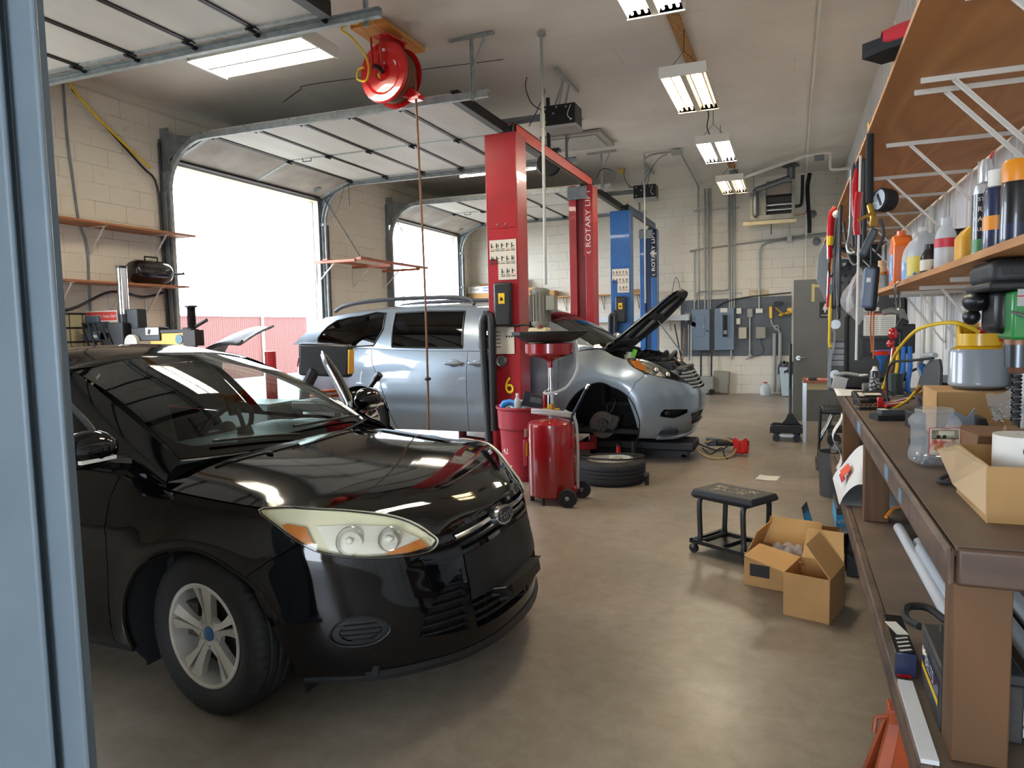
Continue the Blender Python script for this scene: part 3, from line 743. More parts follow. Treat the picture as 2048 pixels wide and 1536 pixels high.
# ================================================================== BLACK SEDAN
car = thing('sedan_car', 'glossy black four door sedan with hazy headlights parked in the front bay', 'car', (-2.13, 2.94, 0))
Lq = lambda x: sed.q(x)
zt = lambda q: float(sed.zt(sed.x_of_q(q)))
ARF = curve2([(1.555, .10), (1.55, .33), (1.50, .49), (1.38, .62), (1.17, .685), (1.0, .645), (.885, .545), (.825, .36), (.80, .10)])
qr = Lq(-4.78)
ARR = [(qr + .39 * math.cos(t), .31 + .375 * math.sin(t)) for t in np.linspace(-.55, PI + .55, 30)]
HL = curve2([(.868, .842), (.78, .852), (.70, .850), (.61, .842), (.524, .825), (.418, .791), (.355, .75), (.318, .695), (.306, .668), (.329, .644), (.377, .637), (.506, .652), (.609, .674), (.681, .697), (.734, .732), (.80, .79)], 3, True)
low = [(.80, .19), (.83, .36), (.885, .545), (.915, .60), (.84, .667), (.735, .728), (.66, .69), (.55, .665), (.42, .65), (.33, .655), (.306, .672), (.296, .70), (.15, .704), (0, .706)]
SIDEG = [(.44, .325), (.405, .405), (.345, .47), (.245, .535), (.252, .40), (.262, .29), (.36, .305)]
FOG = curve2([(.70, .381), (.663, .429), (.604, .442), (.541, .421), (.522, .376), (.574, .334), (.648, .329), (.69, .345)], 3, True)
UPG = mirr([(.245, .682), (.222, .600), (0, .612)])[::1] + [(-.12, .692), (0, .694), (.12, .692)]
UPG = [(.245, .682), (.222, .600), (0, .612), (-.222, .600), (-.245, .682), (-.12, .690), (0, .692), (.12, .690)]
CEN = [(.222, .582), (.235, .40), (.225, .275), (0, .265), (-.225, .275), (-.235, .40), (-.222, .582), (0, .594)]
b = MB()
full = low + [(-q, z) for q, z in reversed(low[:-1])]
carmesh(b, sed, full, [SIDEG, [(-q, z) for q, z in SIDEG], FOG, [(-q, z) for q, z in FOG], UPG, CEN], cell=.018)
bump = b.build('front_bumper', m_paint, car, smooth=50)
b = MB(); stroke(b, sed, [(.80, .188), (.5, .188), (.25, .19), (0, .19), (-.25, .19), (-.5, .188), (-.80, .188)], .012, .0)
lip = [(.62, .196), (.42, .20), (.30, .192), (0, .19), (-.30, .192), (-.42, .20), (-.62, .196)]
stroke(b, sed, lip, .02, .004)
b.build('chin_spoiler', m_trimb, car)
# centre: flat plate panel above, slatted mouth below
b = MB(); carmesh(b, sed, [(.222, .582), (.235, .40), (-.235, .40), (-.222, .582), (0, .594)], (), .004, cell=.03)
b.build('plate_panel', m_trimb, car)
b = MB(); MO = [(.235, .40), (.225, .275), (0, .265), (-.225, .275), (-.235, .40)]
carmesh(b, sed, MO, (), -.06, cell=.03); rim_wall(b, sed, MO, .0, -.06)
for z in (.30, .335, .37): stroke(b.m(0), sed, [(.225, z), (0, z - .005), (-.225, z)], .011, -.022)
for q in (-.15, -.075, 0, .075, .15): stroke(b, sed, [(q, .275), (q, .395)], .004, -.03)
b.build('lower_grille', m_grille, car)
b = MB(); carmesh(b, sed, UPG, (), -.05, cell=.025); rim_wall(b, sed, UPG, .0, -.05)
b.m(1)
for s_ in (1, -1): stroke(b, sed, [(s_ * .235, .655), (s_ * .06, .668)], .011, -.004, n=8);
b.m(0)
for s_ in (1, -1): stroke(b, sed, [(s_ * .225, .622), (s_ * .03, .634)], .012, -.012, n=8)
b.build('upper_grille', [m_grille, m_chrome], car)
ep = surf_pts(sed, np.array([(0., .655)]), .012)[0];
Re = fr((0, 1, 0), (-.25, 0, 1))
def oval(b, c, R, ax, bx, t0, t1, n=36):
 vs = []
 for h in (t0, t1):
  for i in range(n):
   a = 2 * PI * i / n; vs.append(tuple(R @ Vector((ax * math.cos(a), bx * math.sin(a), h)) + Vector(c)))
 return b.add(vs, [tuple(range(n, 2 * n))] + [(i, (i + 1) % n, n + (i + 1) % n, n + i) for i in range(n)])
b = MB(); oval(b.m(1), ep, Re, .092, .042, -.04, .006); oval(b.m(0), ep, Re, .080, .031, 0, .009); b.m(1)
b.word('Ford', .058, Vector(ep) + Re @ Vector((0, .001, .0105)), Re, sx=1.25)
b.build('emblem', [m_badge, m_refl], car)
for sg in (1, -1):
 b = MB(); carmesh(b, sed, SIDEG, (), -.03, sg, .025); rim_wall(b, sed, SIDEG, 0, -.03, sg)
 for k in range(6):
  z = .32 + k * .034; q0 = np.interp(z, [.29, .325, .405, .47, .535], [.40, .44, .405, .345, .25]); stroke(b, sed, [(q0 - .005, z), (.255, z - .006)], .007, -.012, sg)
 b.build('side_grille', m_grille, car)
 b = MB(); FI = [(.607 + (q - .607) * .72, .385 + (z - .385) * .74) for q, z in FOG]
 carmesh(b, sed, FI, (), -.02, sg, .02); rim_wall(b, sed, FOG, 0, -.012, sg); carmesh(b, sed, FOG, [FI], -.012, sg, .015)
 for k in range(5): z = .345 + k * .02; dx = .075 * math.sqrt(max(.05, 1 - ((z - .385) / .045) ** 2)); stroke(b, sed, [(.607 - dx, z), (.607 + dx, z)], .003, -.014, sg)
 stroke(b, sed, FOG, .004, .001, sg, closed=True)
 b.build('fog_light_cover', [m_trimb], car)
 # headlight: bright bowl, two reflectors, ambers, hazy clear lens
 b = MB(); carmesh(b, sed, HL, (), -.03, sg, .02); rim_wall(b, sed, HL, 0, -.03, sg)
 hl = b.build('headlight', m_hazy, car)
 INN = [(.662, .788), (.545, .785), (.40, .756), (.345, .69), (.36, .668), (.495, .664), (.60, .680), (.653, .70)]
 b = MB(); carmesh(b, sed, INN, (), -.02, sg, .02); b.build('inner_bezel', mat('lamp bezel', 'eeeeea', .25, .2), hl)
 for q, z, r in ((.575, .728, .052), (.45, .715, .045)):
  p = Vector(surf_pts(sed, np.array([(q, z)]), -.012, sg)[0]); n_ = Vector((.80, -sg * .55, .12)).normalized()
  b = MB(); b.at(p, n_.to_track_quat('Z', 'Y').to_matrix()).lathe([(0, -.03), (.02, -.028), (r * .8, -.008), (r, .008), (r * 1.06, .004)], n=28).m(1).sphere((0, 0, -.008), (.014, .014, .022))
  b.build('reflector', [m_refl, mat('lamp bulb', 'f2f2ea', .1)], hl)
 for AM in ([(.795, .805), (.70, .785), (.692, .722), (.712, .722), (.75, .752)], [(.50, .662), (.352, .69), (.334, .655), (.377, .645)]):
  b = MB(); carmesh(b, sed, AM, (), -.008, sg, .015); b.build('amber_reflector', m_amber, hl)
 b = MB(); carmesh(b, sed, HL, (), .014, sg, .02); b.build('lens', m_lens, hl); b = MB(); rim_wall(b, sed, HL, 0, .014, sg, .012); b.build('lens_edge', m_hazy, hl)
 b = MB(); stroke(b, sed, HL, .005, .0, sg, closed=True, step=.015); b.build('lens_seal', m_trimb, hl)
 # fender
 top = [(q, zt(q) - .004) for q in np.arange(.90, 1.57, .04)] + [(1.57, .940)]
 fen = [(.917, .602), (.842, .669), (.738, .731), (.80, .79), (.868, .842)] + top + [(1.60, .55), (1.655, .195), (1.57, .195)] + [p for p in ARF if p[1] > .195]
 b = MB(); carmesh(b, sed, fen, (), 0, sg, .02); b.build('fender', m_paint, car, smooth=50)
 b = MB(); stroke(b, sed, [p for p in ARF if p[1] > .195], .010, -.004, sg); b.build('arch_lip', m_paint, car)
 arch_well(car, sed, ARF, .30, sg); arch_well(car, sed, ARR, .30, sg)
 # doors
 def door_edge(q): return zt(q)
 FD = [(1.577, .941)] + [(q, zt(q)) for q in np.arange(1.62, 2.66, .08)] + [(2.66, zt(2.66)), (2.70, .5), (2.66, .20), (1.66, .20), (1.605, .55)]
 RD = [(2.667, zt(2.667))] + [(q, zt(q)) for q in np.arange(2.72, 3.6, .08)] + [(3.62, .92), (3.50, .62), (qr - .40, .42), (qr - .44, .20), (2.667, .20), (2.706, .5)]
 def handle(b, q, z, dx=.0):
  p = surf_pts(sed, np.array([(q, z)]), .012, sg)[0]; b.tube([(p[0] + .10, p[1] + sg * .02, p[2]), (p[0] + .07, p[1] - sg * .02, p[2]), (p[0] - .07, p[1] - sg * .022, p[2] + .004), (p[0] - .10, p[1] + sg * .02, p[2])], .012, 8, 4)
 GF = [(.205, .30), (.26, .50), (.38, .76), (.52, .84), (.525, .06), (.22, .06)]
 GRr = [(.555, .06), (.55, .84), (.70, .80), (.83, .45), (.80, .06)]
 H = Vector((-2.57, 3.82, 0)); Ro = rotm('Z', -56)
 def opened(b):
  if sg < 0: b.v = [tuple(Ro @ (Vector(p) - H) + H) for p in b.v]
  return b
 b = MB(); carmesh(b, sed, FD, (), 0, sg, .03);
 if sg < 0: carmesh(b, sed, FD, (), -.08, sg, .04); rim_wall(b, sed, FD, 0, -.08, sg, .05)
 fd = opened(b).build('front_door', m_paint, car, smooth=50)
 b = MB(); handle(b, 2.50, .80); opened(b).build('handle', m_paint, fd)
 b = MB(); stroke(b, SED_G, GF, .016, .0, sg, closed=True, step=.05); opened(b).build('window_frame', m_trimb, fd)
 b = MB(); carmesh(b, SED_G, GF, (), -.006, sg, .03, .08); opened(b).build('window', m_win, fd)
 if sg < 0:
  b = MB(); stroke(b, SED_G, [(.20, .28), (.255, .50), (.375, .78), (.52, .87), (.535, .5), (.53, .06)], .010, .014, sg, step=.05); opened(b).build('chrome_strip', m_chrome, fd)
 mc = Vector((-2.56, 2.94 - sg * .985, 1.065)); b = MB()
 b.at(mc).sphere((0, 0, 0), (.075, .12, .078), 20, 14); b.v = [(p[0] if p[0] > mc.x - .055 else mc.x - .055, p[1], p[2]) for p in b.v]
 b.here().tube([(-2.545, 2.94 - sg * .83, .985), (-2.55, 2.94 - sg * .90, 1.0), (-2.56, 2.94 - sg * .96, 1.02)], .03, 8)
 mi = b.build('wing_mirror', m_paint, car)
 MB().cbox((mc.x - .058, mc.y, mc.z), (.004, .18, .12)).build('mirror_glass', m_refl, mi)
 MB().cbox((mc.x + .058, mc.y - sg * .01, mc.z - .035), (.02, .15, .014)).build('turn_signal', mat('signal lens', 'd8d6cc', .3), mi)
 b = MB(); carmesh(b, sed, RD, (), 0, sg, .03); rd = b.build('rear_door', m_paint, car, smooth=50)
 b = MB(); handle(b, 3.42, .84); b.build('handle', m_paint, rd)
 b = MB(); carmesh(b, SED_G, GRr, (), -.006, sg, .03, .08); b.build('window', m_win, rd)
 # roof pillars around the glass
 b = MB(); dom = [(0.0, 0), (1, 0), (1, 1), (0.0, 1)]
 carmesh(b, SED_G, dom, [GF, GRr], 0, sg, .025, .05); b.build('pillar', m_paint, car, smooth=50)
 # rear quarter
 qe = sed.qmax
 RQ = [(3.627, .92), (3.66, zt(3.66)), (4.2, 1.045), (qe - .02, 1.05), (qe - .02, .22), (qr + .42, .20)] + [p for p in ARR if p[1] > .20] + [(qr - .395, .42), (3.507, .62)]
 b = MB(); carmesh(b, sed, RQ, (), 0, sg, .04); b.build('rear_quarter', m_paint, car, smooth=50)
 b = MB(); carmesh(b, sed, [(qe - .75, .80), (qe - .55, .98), (qe - .30, .96), (qe - .32, .78)], (), .004, sg, .03); b.build('tail_lamp', m_redlens, car)
 b = MB(); stroke(b, sed, [(1.57, .195), (qr - .44, .195)], .03, -.025, sg, step=.2); b.build('sill', m_trimb, car)
# hood, roof, glass, lid
b = MB()
def hoodp(u, v):
 x = -1.255 - 1.105 * u ** 1.6; return tuple(SED_HOOD.pos(np.array([x]), np.array([2 * v - 1]))[0])
b.grid(hoodp, 60, 60)
for s_ in (1, -1):   # two raised creases
 pass
hood = b.build('hood', m_paint, car, smooth=60)
for s_ in (1, -1):
 p = SED_HOOD.pos(np.array([-2.22]), np.array([s_ * .42]))[0]; MB().sphere((p[0], p[1], p[2] + .004), (.022, .012, .009), 10, 6).build('washer_nozzle', m_trimb, hood)
b = MB(); b.grid(lambda u, v: tuple(SED_ROOF.pos(np.array([-3.085 - 1.23 * u]), np.array([2 * v - 1]))[0]), 30, 30); b.build('roof', m_paint, car, smooth=60)
WSP = [(-1, 0), (1, 0), (1, 1), (-1, 1)]; WSI = curve2([(-.93, .13), (-.6, .09), (0, .075), (.6, .09), (.93, .13), (.955, .5), (.92, .93), (.6, .955), (0, .96), (-.6, .955), (-.92, .93), (-.955, .5)], 3, True)
b = MB(); carmesh(b, SED_WS, WSP, (), .0, 1, .05); ws = b.build('windshield', m_win, car, smooth=60)
b = MB(); carmesh(b, SED_WS, WSP, [WSI], -.004, 1, .02); b.build('glass_border', m_frit, ws)
b = MB(); b.grid(lambda u, v: (lambda p: (p[0] + .02 - .10 * v, p[1], p[2] + .012 - .035 * v * 0 - .02 * (1 - v)))(SED_WS.pos(np.array([2 * u - 1]), np.array([0.0]))[0]), 30, 4); b.build('cowl', m_trimb, car)
for (u0, u1, vv) in ((-.86, .02, .10), (.05, .74, .08)):
 A = surf_pts(SED_WS, np.array([(u0 + (u1 - u0) * k / 12, .02 + vv * (k / 12) ** .7 * (1 - .3 * k / 12)) for k in range(13)]), .022)
 MB().tube([tuple(p) for p in A], .007, 6).build('wiper', m_trimb, car)
RG = Screen((-4.80, -4.86, .66, 1.05, 1.06), (-4.30, -4.33, .56, 1.33, 1.385), 2.94, .03)
b = MB(); carmesh(b, RG, WSP, (), 0, 1, .08); b.build('rear_window', m_win, car)
LID = Rows([(-4.78, .68), (-5.1, .72), (-5.5, .62), (-5.6, .45)], [(-4.78, 1.05), (-5.5, 1.05), (-5.6, 1.04)], [(-4.78, 1.065), (-5.2, 1.075), (-5.6, 1.05)], 2.94)
b = MB(); b.grid(lambda u, v: tuple(LID.pos(np.array([-4.78 - .82 * u]), np.array([2 * v - 1]))[0]), 12, 16); b.build('trunk_lid', m_paint, car)
MB().box(-5.4, -1.45, 2.22, 3.66, .19, .24).box(-1.60, -1.56, 2.3, 3.6, .2, .66).box(-2.46, -2.42, 2.2, 3.68, .24, .93).build('underbody', m_well, car, smooth=0)
# interior
b = MB(); b.grid(lambda u, v: (-2.46 - .62 * u, 2.94 + (2 * v - 1) * .70, .945 + .03 * math.sin(PI * u) - .10 * max(0, u - .7) * 3 + .035 * math.exp(-((2 * v - 1 - .5) / .22) ** 2) * math.sin(PI * min(1, u * 1.2))), 16, 30)
b.box(-3.10, -3.04, 2.25, 3.63, .55, .90); b.build('dashboard', m_dash, car)
sw = Vector((-3.14, 3.30, .93)); Rw = rotm('Y', -62)
pts = [tuple(Rw @ Vector((.185 * math.cos(a), .185 * math.sin(a), 0)) + sw) for a in np.linspace(0, 2 * PI, 40, endpoint=False)]
b = MB().tube(pts, .016, 8, closed=True)
for a in (0, PI, -PI / 2): b.tube([tuple(sw), tuple(Rw @ Vector((.18 * math.sin(a), .18 * math.cos(a), 0)) + sw)], .018, 6)
b.sphere(tuple(sw), (.05, .06, .06), 12, 8); b.build('steering_wheel', m_trimb, car)
for y in (2.57, 3.31):
 b = MB().cbox((-3.55, y, .55), (.5, .5, .16)).cbox((-3.86, y, .86), (.14, .48, .62), (0, -14, 0)); st = b.build('seat', m_seat, car, bevel=.05, seg=3)
 MB().cbox((-3.97, y, 1.25), (.10, .26, .18), (0, -10, 0)).cyl((-3.94, y - .06, 1.1), (-3.95, y - .06, 1.2), .008).cyl((-3.94, y + .06, 1.1), (-3.95, y + .06, 1.2), .008).build('headrest', m_seat, st, bevel=.03, seg=3)
MB().cbox((-4.55, 2.94, .80), (.2, 1.25, .62), (0, -18, 0)).cbox((-4.3, 2.94, .5), (.5, 1.25, .16)).build('rear_seat', m_seat, car, bevel=.05)
MB().box(-4.6, -2.5, 2.25, 3.63, .24, .28).build('cabin_floor', m_well, car, smooth=0)
MB().cbox((-3.0, 2.94, 1.285), (.04, .24, .075)).cyl((-3.0, 2.94, 1.31), (-3.05, 2.94, 1.36), .012).build('rear_view_mirror', m_trimb, car, bevel=.02)
MB().cyl((-2.72, 2.99, .96), (-2.73, 2.99, 1.01), .045, .035).tube([(-2.73, 2.99, 1.0), (-2.75, 2.99, 1.06), (-2.78, 2.99, 1.10)], .012).cbox((-2.80, 2.99, 1.12), (.02, .075, .10), (0, -20, 0)).build('phone_mount', m_black, car)
wheel(car, (-2.13, 2.94 - .785, .325), -1, rot=22, steer=-8); wheel(car, (-2.13, 2.94 + .785, .325), 1, steer=-8)
wheel(car, (-4.78, 2.94 - .78, .325), -1, rot=50); wheel(car, (-4.78, 2.94 + .78, .325), 1)
# ================================================================== SILVER MINIVAN on the red lift
vn = thing('minivan', 'silver minivan with raised hood and a front wheel off on the red lift', 'car', (-1.95, 8.45, 0))
Vq = lambda x: van.q(x)
vzt = lambda q: float(van.zt(van.x_of_q(q)))
VC = 8.45
qf, qb = Vq(-1.95), Vq(-4.98)
VAF = curve2([(1.545, .26), (1.525, .42), (1.46, .62), (1.33, .79), (1.13, .895), (.98, .87), (.87, .755), (.805, .56), (.785, .40), (.782, .26)])
VAR = [(qb + .41 * math.cos(t), .44 + .40 * math.sin(t)) for t in np.linspace(-.35, PI + .35, 30)]
VHL = curve2([(.838, 1.142), (.70, 1.148), (.56, 1.11), (.43, 1.01), (.33, .925), (.262, .852), (.30, .865), (.48, .925), (.65, .98), (.79, 1.055)], 3, True)
VFOG = [(.655, .535), (.60, .605), (.50, .60), (.34, .585), (.355, .545), (.50, .50)]
VLG = [(.30, .53), (.24, .40), (-.24, .40), (-.30, .53), (0, .545)]
VGR = [(.28, 1.0), (.36, .985), (.235, .80), (0, .785), (-.235, .80), (-.36, .985), (-.28, 1.0), (0, 1.01)]
lowv = [(.785, .30), (.787, .40), (.807, .56), (.872, .757), (.80, .90), (.70, .985), (.65, .978), (.48, .922), (.30, .862), (.262, .852), (.33, .925), (.43, 1.01), (.40, 1.01), (.2, 1.012), (0, 1.012)]
b = MB(); fullv = [(.785, .30), (.45, .265), (.2, .265), (0, .265)][::-1]
fullv = [(0, .265), (.2, .265), (.45, .265)] + lowv[:-1] + [(0, 1.012)]
fullv = fullv + [(-q, z) for q, z in reversed(fullv[1:-1])]
carmesh(b, van, fullv, [VFOG, [(-q, z) for q, z in VFOG], VLG, VGR], cell=.025)
b.build('front_bumper', m_silver, vn, smooth=50)
b = MB(); lipv = [(.62, .30), (.4, .285), (.2, .285), (0, .285), (-.2, .285), (-.4, .285), (-.62, .30)]
stroke(b, van, lipv, .022, .01, n=8); b.build('chin_lip', m_silver, vn)
b = MB(); carmesh(b, van, VGR, (), -.05, cell=.03); rim_wall(b, van, VGR, 0, -.05)
for k, z in enumerate((.825, .865, .905, .945, .98)):
 w = np.interp(z, [.80, .985], [.235, .35]); stroke(b.m(1), van, [(w, z), (w * .5, z - .008), (0, z - .01), (-w * .5, z - .008), (-w, z)], .012, -.012, n=8)
b.build('grille', [m_grille, m_silver], vn)
b = MB(); carmesh(b, van, VLG, (), -.06, cell=.03); rim_wall(b, van, VLG, 0, -.06)
for z in (.44, .48): stroke(b, van, [(.26, z), (0, z), (-.26, z)], .008, -.03)
b.build('lower_grille', m_grille, vn)
HQ = Lq
for sg in (1, -1):
 b = MB(); carmesh(b, van, VFOG, (), -.06, sg, .03); rim_wall(b, van, VFOG, 0, -.06, sg)
 p = surf_pts(van, np.array([(.56, .555)]), -.04, sg)[0]; b.sphere(tuple(p), .045, 14, 10); b.build('fog_light', m_grille, vn)
 b = MB(); carmesh(b, van, VHL, (), -.04, sg, .025); rim_wall(b, van, VHL, 0, -.04, sg); hl = b.build('headlight', m_refl, vn)
 b = MB(); carmesh(b, van, [(.80, 1.128), (.70, 1.132), (.66, 1.06), (.68, 1.01), (.78, 1.06)], (), -.006, sg, .02); b.build('amber_reflector', m_amber, hl)
 for q, z in ((.57, 1.03), (.47, .975)):
  p = surf_pts(van, np.array([(q, z)]), -.02, sg)[0]; MB().sphere(tuple(p), .038, 16, 10).build('reflector', m_refl, hl)
 b = MB(); carmesh(b, van, VHL, (), .003, sg, .025); b.build('lens', m_lens, hl)
 b = MB(); stroke(b, van, VHL, .004, 0, sg, closed=True); b.build('lens_seal', m_trimb, hl)
 top = [(q, vzt(q) - .002) for q in np.arange(.86, 1.55, .04)] + [(1.56, 1.245)]
 fen = [(.875, .758), (.803, .902), (.703, .987), (.79, 1.057), (.838, 1.142)] + top + [(1.545, 1.0), (1.56, .30)] + [p for p in VAF if p[1] > .30]
 b = MB(); carmesh(b, van, fen, (), 0, sg, .028); b.build('fender', m_silver, vn, smooth=50)
 b = MB(); stroke(b, van, VAF, .008, -.004, sg); b.build('arch_lip', m_well, vn)
 arch_well(vn, van, VAF, .42, sg); arch_well(vn, van, VAR, .35, sg)
 W1 = [(.16, .42), (.30, .86), (.475, .90), (.468, .06), (.13, .06)]
 W2 = curve2([(.518, .06), (.528, .905), (.612, .91), (.704, .89), (.692, .06)], 1, True)
 W3 = curve2([(.740, .07), (.737, .905), (.82, .88), (.905, .80), (.918, .40), (.905, .10), (.86, .07)], 2, True)
 def vdoor(name, poly, win, hq):
  b = MB(); carmesh(b, van, poly, (), 0, sg, .035); d = b.build(name, m_silver, vn, smooth=50)
  b = MB(); carmesh(b, VAN_G, win, (), -.004, sg, .025, .06); b.build('window', m_wind, d)
  b = MB(); stroke(b, VAN_G, win, .010, .002, sg, closed=True, step=.05); b.build('window_frame', m_trimb, d)
  if hq:
   p = surf_pts(van, np.array([(hq, 1.115)]), 0, sg)[0]; s_ = -sg
   b = MB(); b.tube([(p[0] + .11, p[1] + s_ * .012, p[2]), (p[0] + .08, p[1] + s_ * .045, p[2]), (p[0], p[1] + s_ * .05, p[2]), (p[0] - .09, p[1] + s_ * .045, p[2]), (p[0] - .115, p[1] + s_ * .012, p[2])], .016, 8, 4); b.build('handle', m_silver, d)
   MB().at((p[0], p[1] + s_ * .006, p[2])).sphere((0, 0, 0), (.075, .012, .048), 16, 8).build('handle_cup', mat('silver shade', '7f8890', .4, .5), d)
  return d
 FD = [(1.566, 1.242)] + [(q, vzt(q)) for q in np.arange(1.65, 2.66, .1)] + [(2.662, vzt(2.662)), (2.662, .31), (1.566, .31), (1.55, 1.0)]
 vdoor('front_door', FD, W1, 2.52)
 SD = [(2.668, .31), (2.668, vzt(2.668))] + [(q, vzt(q)) for q in np.arange(2.75, 3.97, .1)] + [(3.98, vzt(3.98)), (3.95, 1.12), (3.84, .93), (3.76, .68), (3.70, .50), (3.62, .31)]
 vdoor('sliding_door', SD, W2, 2.83)
 qe = van.qmax
 RQ = [(3.987, vzt(3.98))] + [(q, vzt(q)) for q in np.arange(4.05, qe - .45, .1)] + [(qe - .40, 1.355), (qe - .45, .95), (qe - .42, .33), (qb + .40, .31)] + [p for p in VAR if p[1] > .31] + [(qb - .45, .31), (3.628, .31), (3.708, .50), (3.768, .68), (3.848, .93), (3.957, 1.12)]
 b = MB(); carmesh(b, van, RQ, (), 0, sg, .035); q4 = b.build('rear_quarter', m_silver, vn, smooth=50)
 b = MB(); carmesh(b, VAN_G, W3, (), -.004, sg, .02, .05); b.build('window', m_wind, q4)
 b = MB(); stroke(b, VAN_G, W3, .010, .002, sg, closed=True, step=.05); b.build('window_frame', m_trimb, q4)
 b = MB(); TLP = [(5.02, 1.19), (5.45, 1.20), (5.45, 1.07), (5.02, 1.065)]; carmesh(b, van, TLP, (), .012, sg, .04); rim_wall(b, van, TLP, .012, 0, sg); b.build('tail_lamp', m_redlens, vn)
 b = MB(); carmesh(b, VAN_G, [(0, 0), (1, 0), (1, 1), (0, 1)], [W1, W2, W3], 0, sg, .02, .05); b.build('pillar', m_silver, vn, smooth=50)
 b = MB(); stroke(b, van, [(1.56, .335), (qb - .44, .335)], .05, -.05, sg, step=.2); b.build('sill', m_trimb, vn)
 # roof rail
 rl = [(-3.55, .64, 1.80), (-3.62, .63, 1.865), (-3.9, .62, 1.90), (-4.6, .62, 1.905), (-5.1, .62, 1.885), (-5.42, .62, 1.835), (-5.55, .62, 1.775)]
 MB().tube([(x, VC - sg * l, z) for x, l, z in rl], .026, 8, 5).build('roof_rail', mat('rail grey', '4a4d52', .45, .3), vn)
 mc = (-2.22, VC - sg * 1.10, 1.33)
 b = MB().sphere(mc, (.07, .13, .09), 16, 10).tube([(-2.25, VC - sg * .93, 1.28), mc], .03, 8); b.build('wing_mirror', m_silver, vn)
# tailgate, roof, windscreen
qe = van.qmax
TG = [(-.395, .42), (.395, .42), (.44, .95), (.40, 1.35), (-.40, 1.35), (-.44, .95)]
class Shift:
 def __init__(s, o, q): s.o, s.q = o, q; s.yc = o.P['yc']
 def pos(s, u, v, sg=1):
  a = s.q - np.abs(u); return s.o.pos(np.where(u < 0, -a, a), v)
b = MB(); carmesh(b, Shift(van, qe), TG, (), 0, 1, .05); tg = b.build('tailgate', m_silver, vn, smooth=60)
b = MB(); carmesh(b, Shift(van, qe), [(-.42, .28), (.42, .28), (.42, .42), (-.42, .42)], (), .02, 1, .05); b.build('rear_bumper', m_silver, vn)
RGv = Screen((-6.06, -6.13, .80, 1.36, 1.36), (-5.68, -5.72, .62, 1.70, 1.74), VC, .02)
b = MB(); carmesh(b, RGv, WSP, (), 0, 1, .08); b.build('rear_window', m_wind, tg)
b = MB(); b.grid(lambda u, v: tuple(VAN_ROOF.pos(np.array([-2.83 - 2.82 * u]), np.array([2 * v - 1]))[0]), 40, 24); b.build('roof', m_silver, vn, smooth=60)
b = MB(); carmesh(b, VAN_WS, WSP, (), 0, 1, .05); ws = b.build('windshield', glass('van glass', '8fa099', 0, 1, 1.52), vn, smooth=60)
b = MB(); carmesh(b, VAN_WS, WSP, [[(-.93, .1), (.93, .1), (.94, .92), (-.94, .92)]], -.004, 1, .03); b.build('glass_border', m_frit, ws)
b = MB(); A = surf_pts(VAN_WS, np.array([(u, .0) for u in np.linspace(-1, 1, 20)])); b.add([tuple(p) for p in A] + [(p[0] + .16, p[1], p[2] - .03) for p in A], [(i, i + 1, 21 + i, 20 + i) for i in range(19)]); b.build('cowl', m_trimb, vn)
# raised hood: outer skin, inner skin and ribs, swung up about its rear edge
HV = Rows([(-.98, .12), (-1.02, .36), (-1.10, .52), (-1.3, .62), (-1.6, .72), (-1.95, .76)], [(-.98, 1.02), (-1.3, 1.075), (-1.6, 1.15), (-1.95, 1.255)], [(-.98, 1.04), (-1.3, 1.15), (-1.6, 1.225), (-1.95, 1.285)], VC, 2.6)
RH = rotm('Y', -54); pv = Vector((-1.95, VC, 1.275))
def hv(off):
 def fn(u, v):
  p = Vector(HV.pos(np.array([-.985 - .965 * u]), np.array([2 * v - 1]))[0]); p.z -= off
  return tuple(RH @ (p - pv) + pv)
 return fn
b = MB().grid(hv(0), 24, 24); hd = b.build('hood', m_silver, vn, smooth=60)
def hin(u, v):
 w = abs(2 * v - 1); d = .012 + .035 * (1 if (.10 < u < .9 and w < .86) else 0) * (0 if (abs(w - .42) < .06 or abs(u - .5) < .05) else 1)
 return hv(.03 - d * .5)(u, v) if False else hv(.045 - d)(u, v)
b = MB().grid(hin, 40, 40); b.build('hood_liner', mat('hood underside', '24262a', .7, bump=.3, bscale=30), hd, smooth=30)
b = MB().tube([(-1.25, VC + .55, 1.12), (-1.62, VC + .5, 1.64)], .008); b.build('prop_rod', m_steel, vn)
for s_ in (1, -1): MB().tube([(-1.98, VC - s_ * .62, 1.20), (-1.93, VC - s_ * .62, 1.30), (-1.85, VC - s_ * .60, 1.33)], .014, 6).build('hood_hinge', m_silver, vn)
# engine bay
MB().box(-1.98, -1.15, VC - .66, VC + .66, .62, .66).box(-1.99, -1.95, VC - .70, VC + .70, .62, 1.20).build('engine_bay', m_well, vn, smooth=0)
eng = MB().cbox((-1.55, VC + .05, .93), (.5, .62, .42)).cbox((-1.52, VC + .05, 1.13), (.42, .55, .05)).build('engine_block', m_black, vn, bevel=.03)
r2 = random.Random(3)
for k in range(5): MB().tube([(-1.32 - .1 * k, VC - .28, 1.10), (-1.28 - .1 * k, VC + .05, 1.19), (-1.33 - .1 * k, VC + .3, 1.1)], .022, 8, 5).build('intake_pipe', m_dark, eng)
MB().cbox((-1.35, VC - .45, 1.0), (.26, .18, .2)).cyl((-1.3, VC - .42, 1.1), (-1.3, VC - .42, 1.13), .015).cyl((-1.4, VC - .42, 1.1), (-1.4, VC - .42, 1.13), .015).build('battery', m_trimb, vn, bevel=.01)
MB().cyl((-1.72, VC - .46, .98), (-1.72, VC - .46, 1.18), .06).cyl((-1.72, VC - .46, 1.18), (-1.72, VC - .46, 1.21), .035).build('reservoir', mat('clear tank', 'c9cbb8', .4), vn)
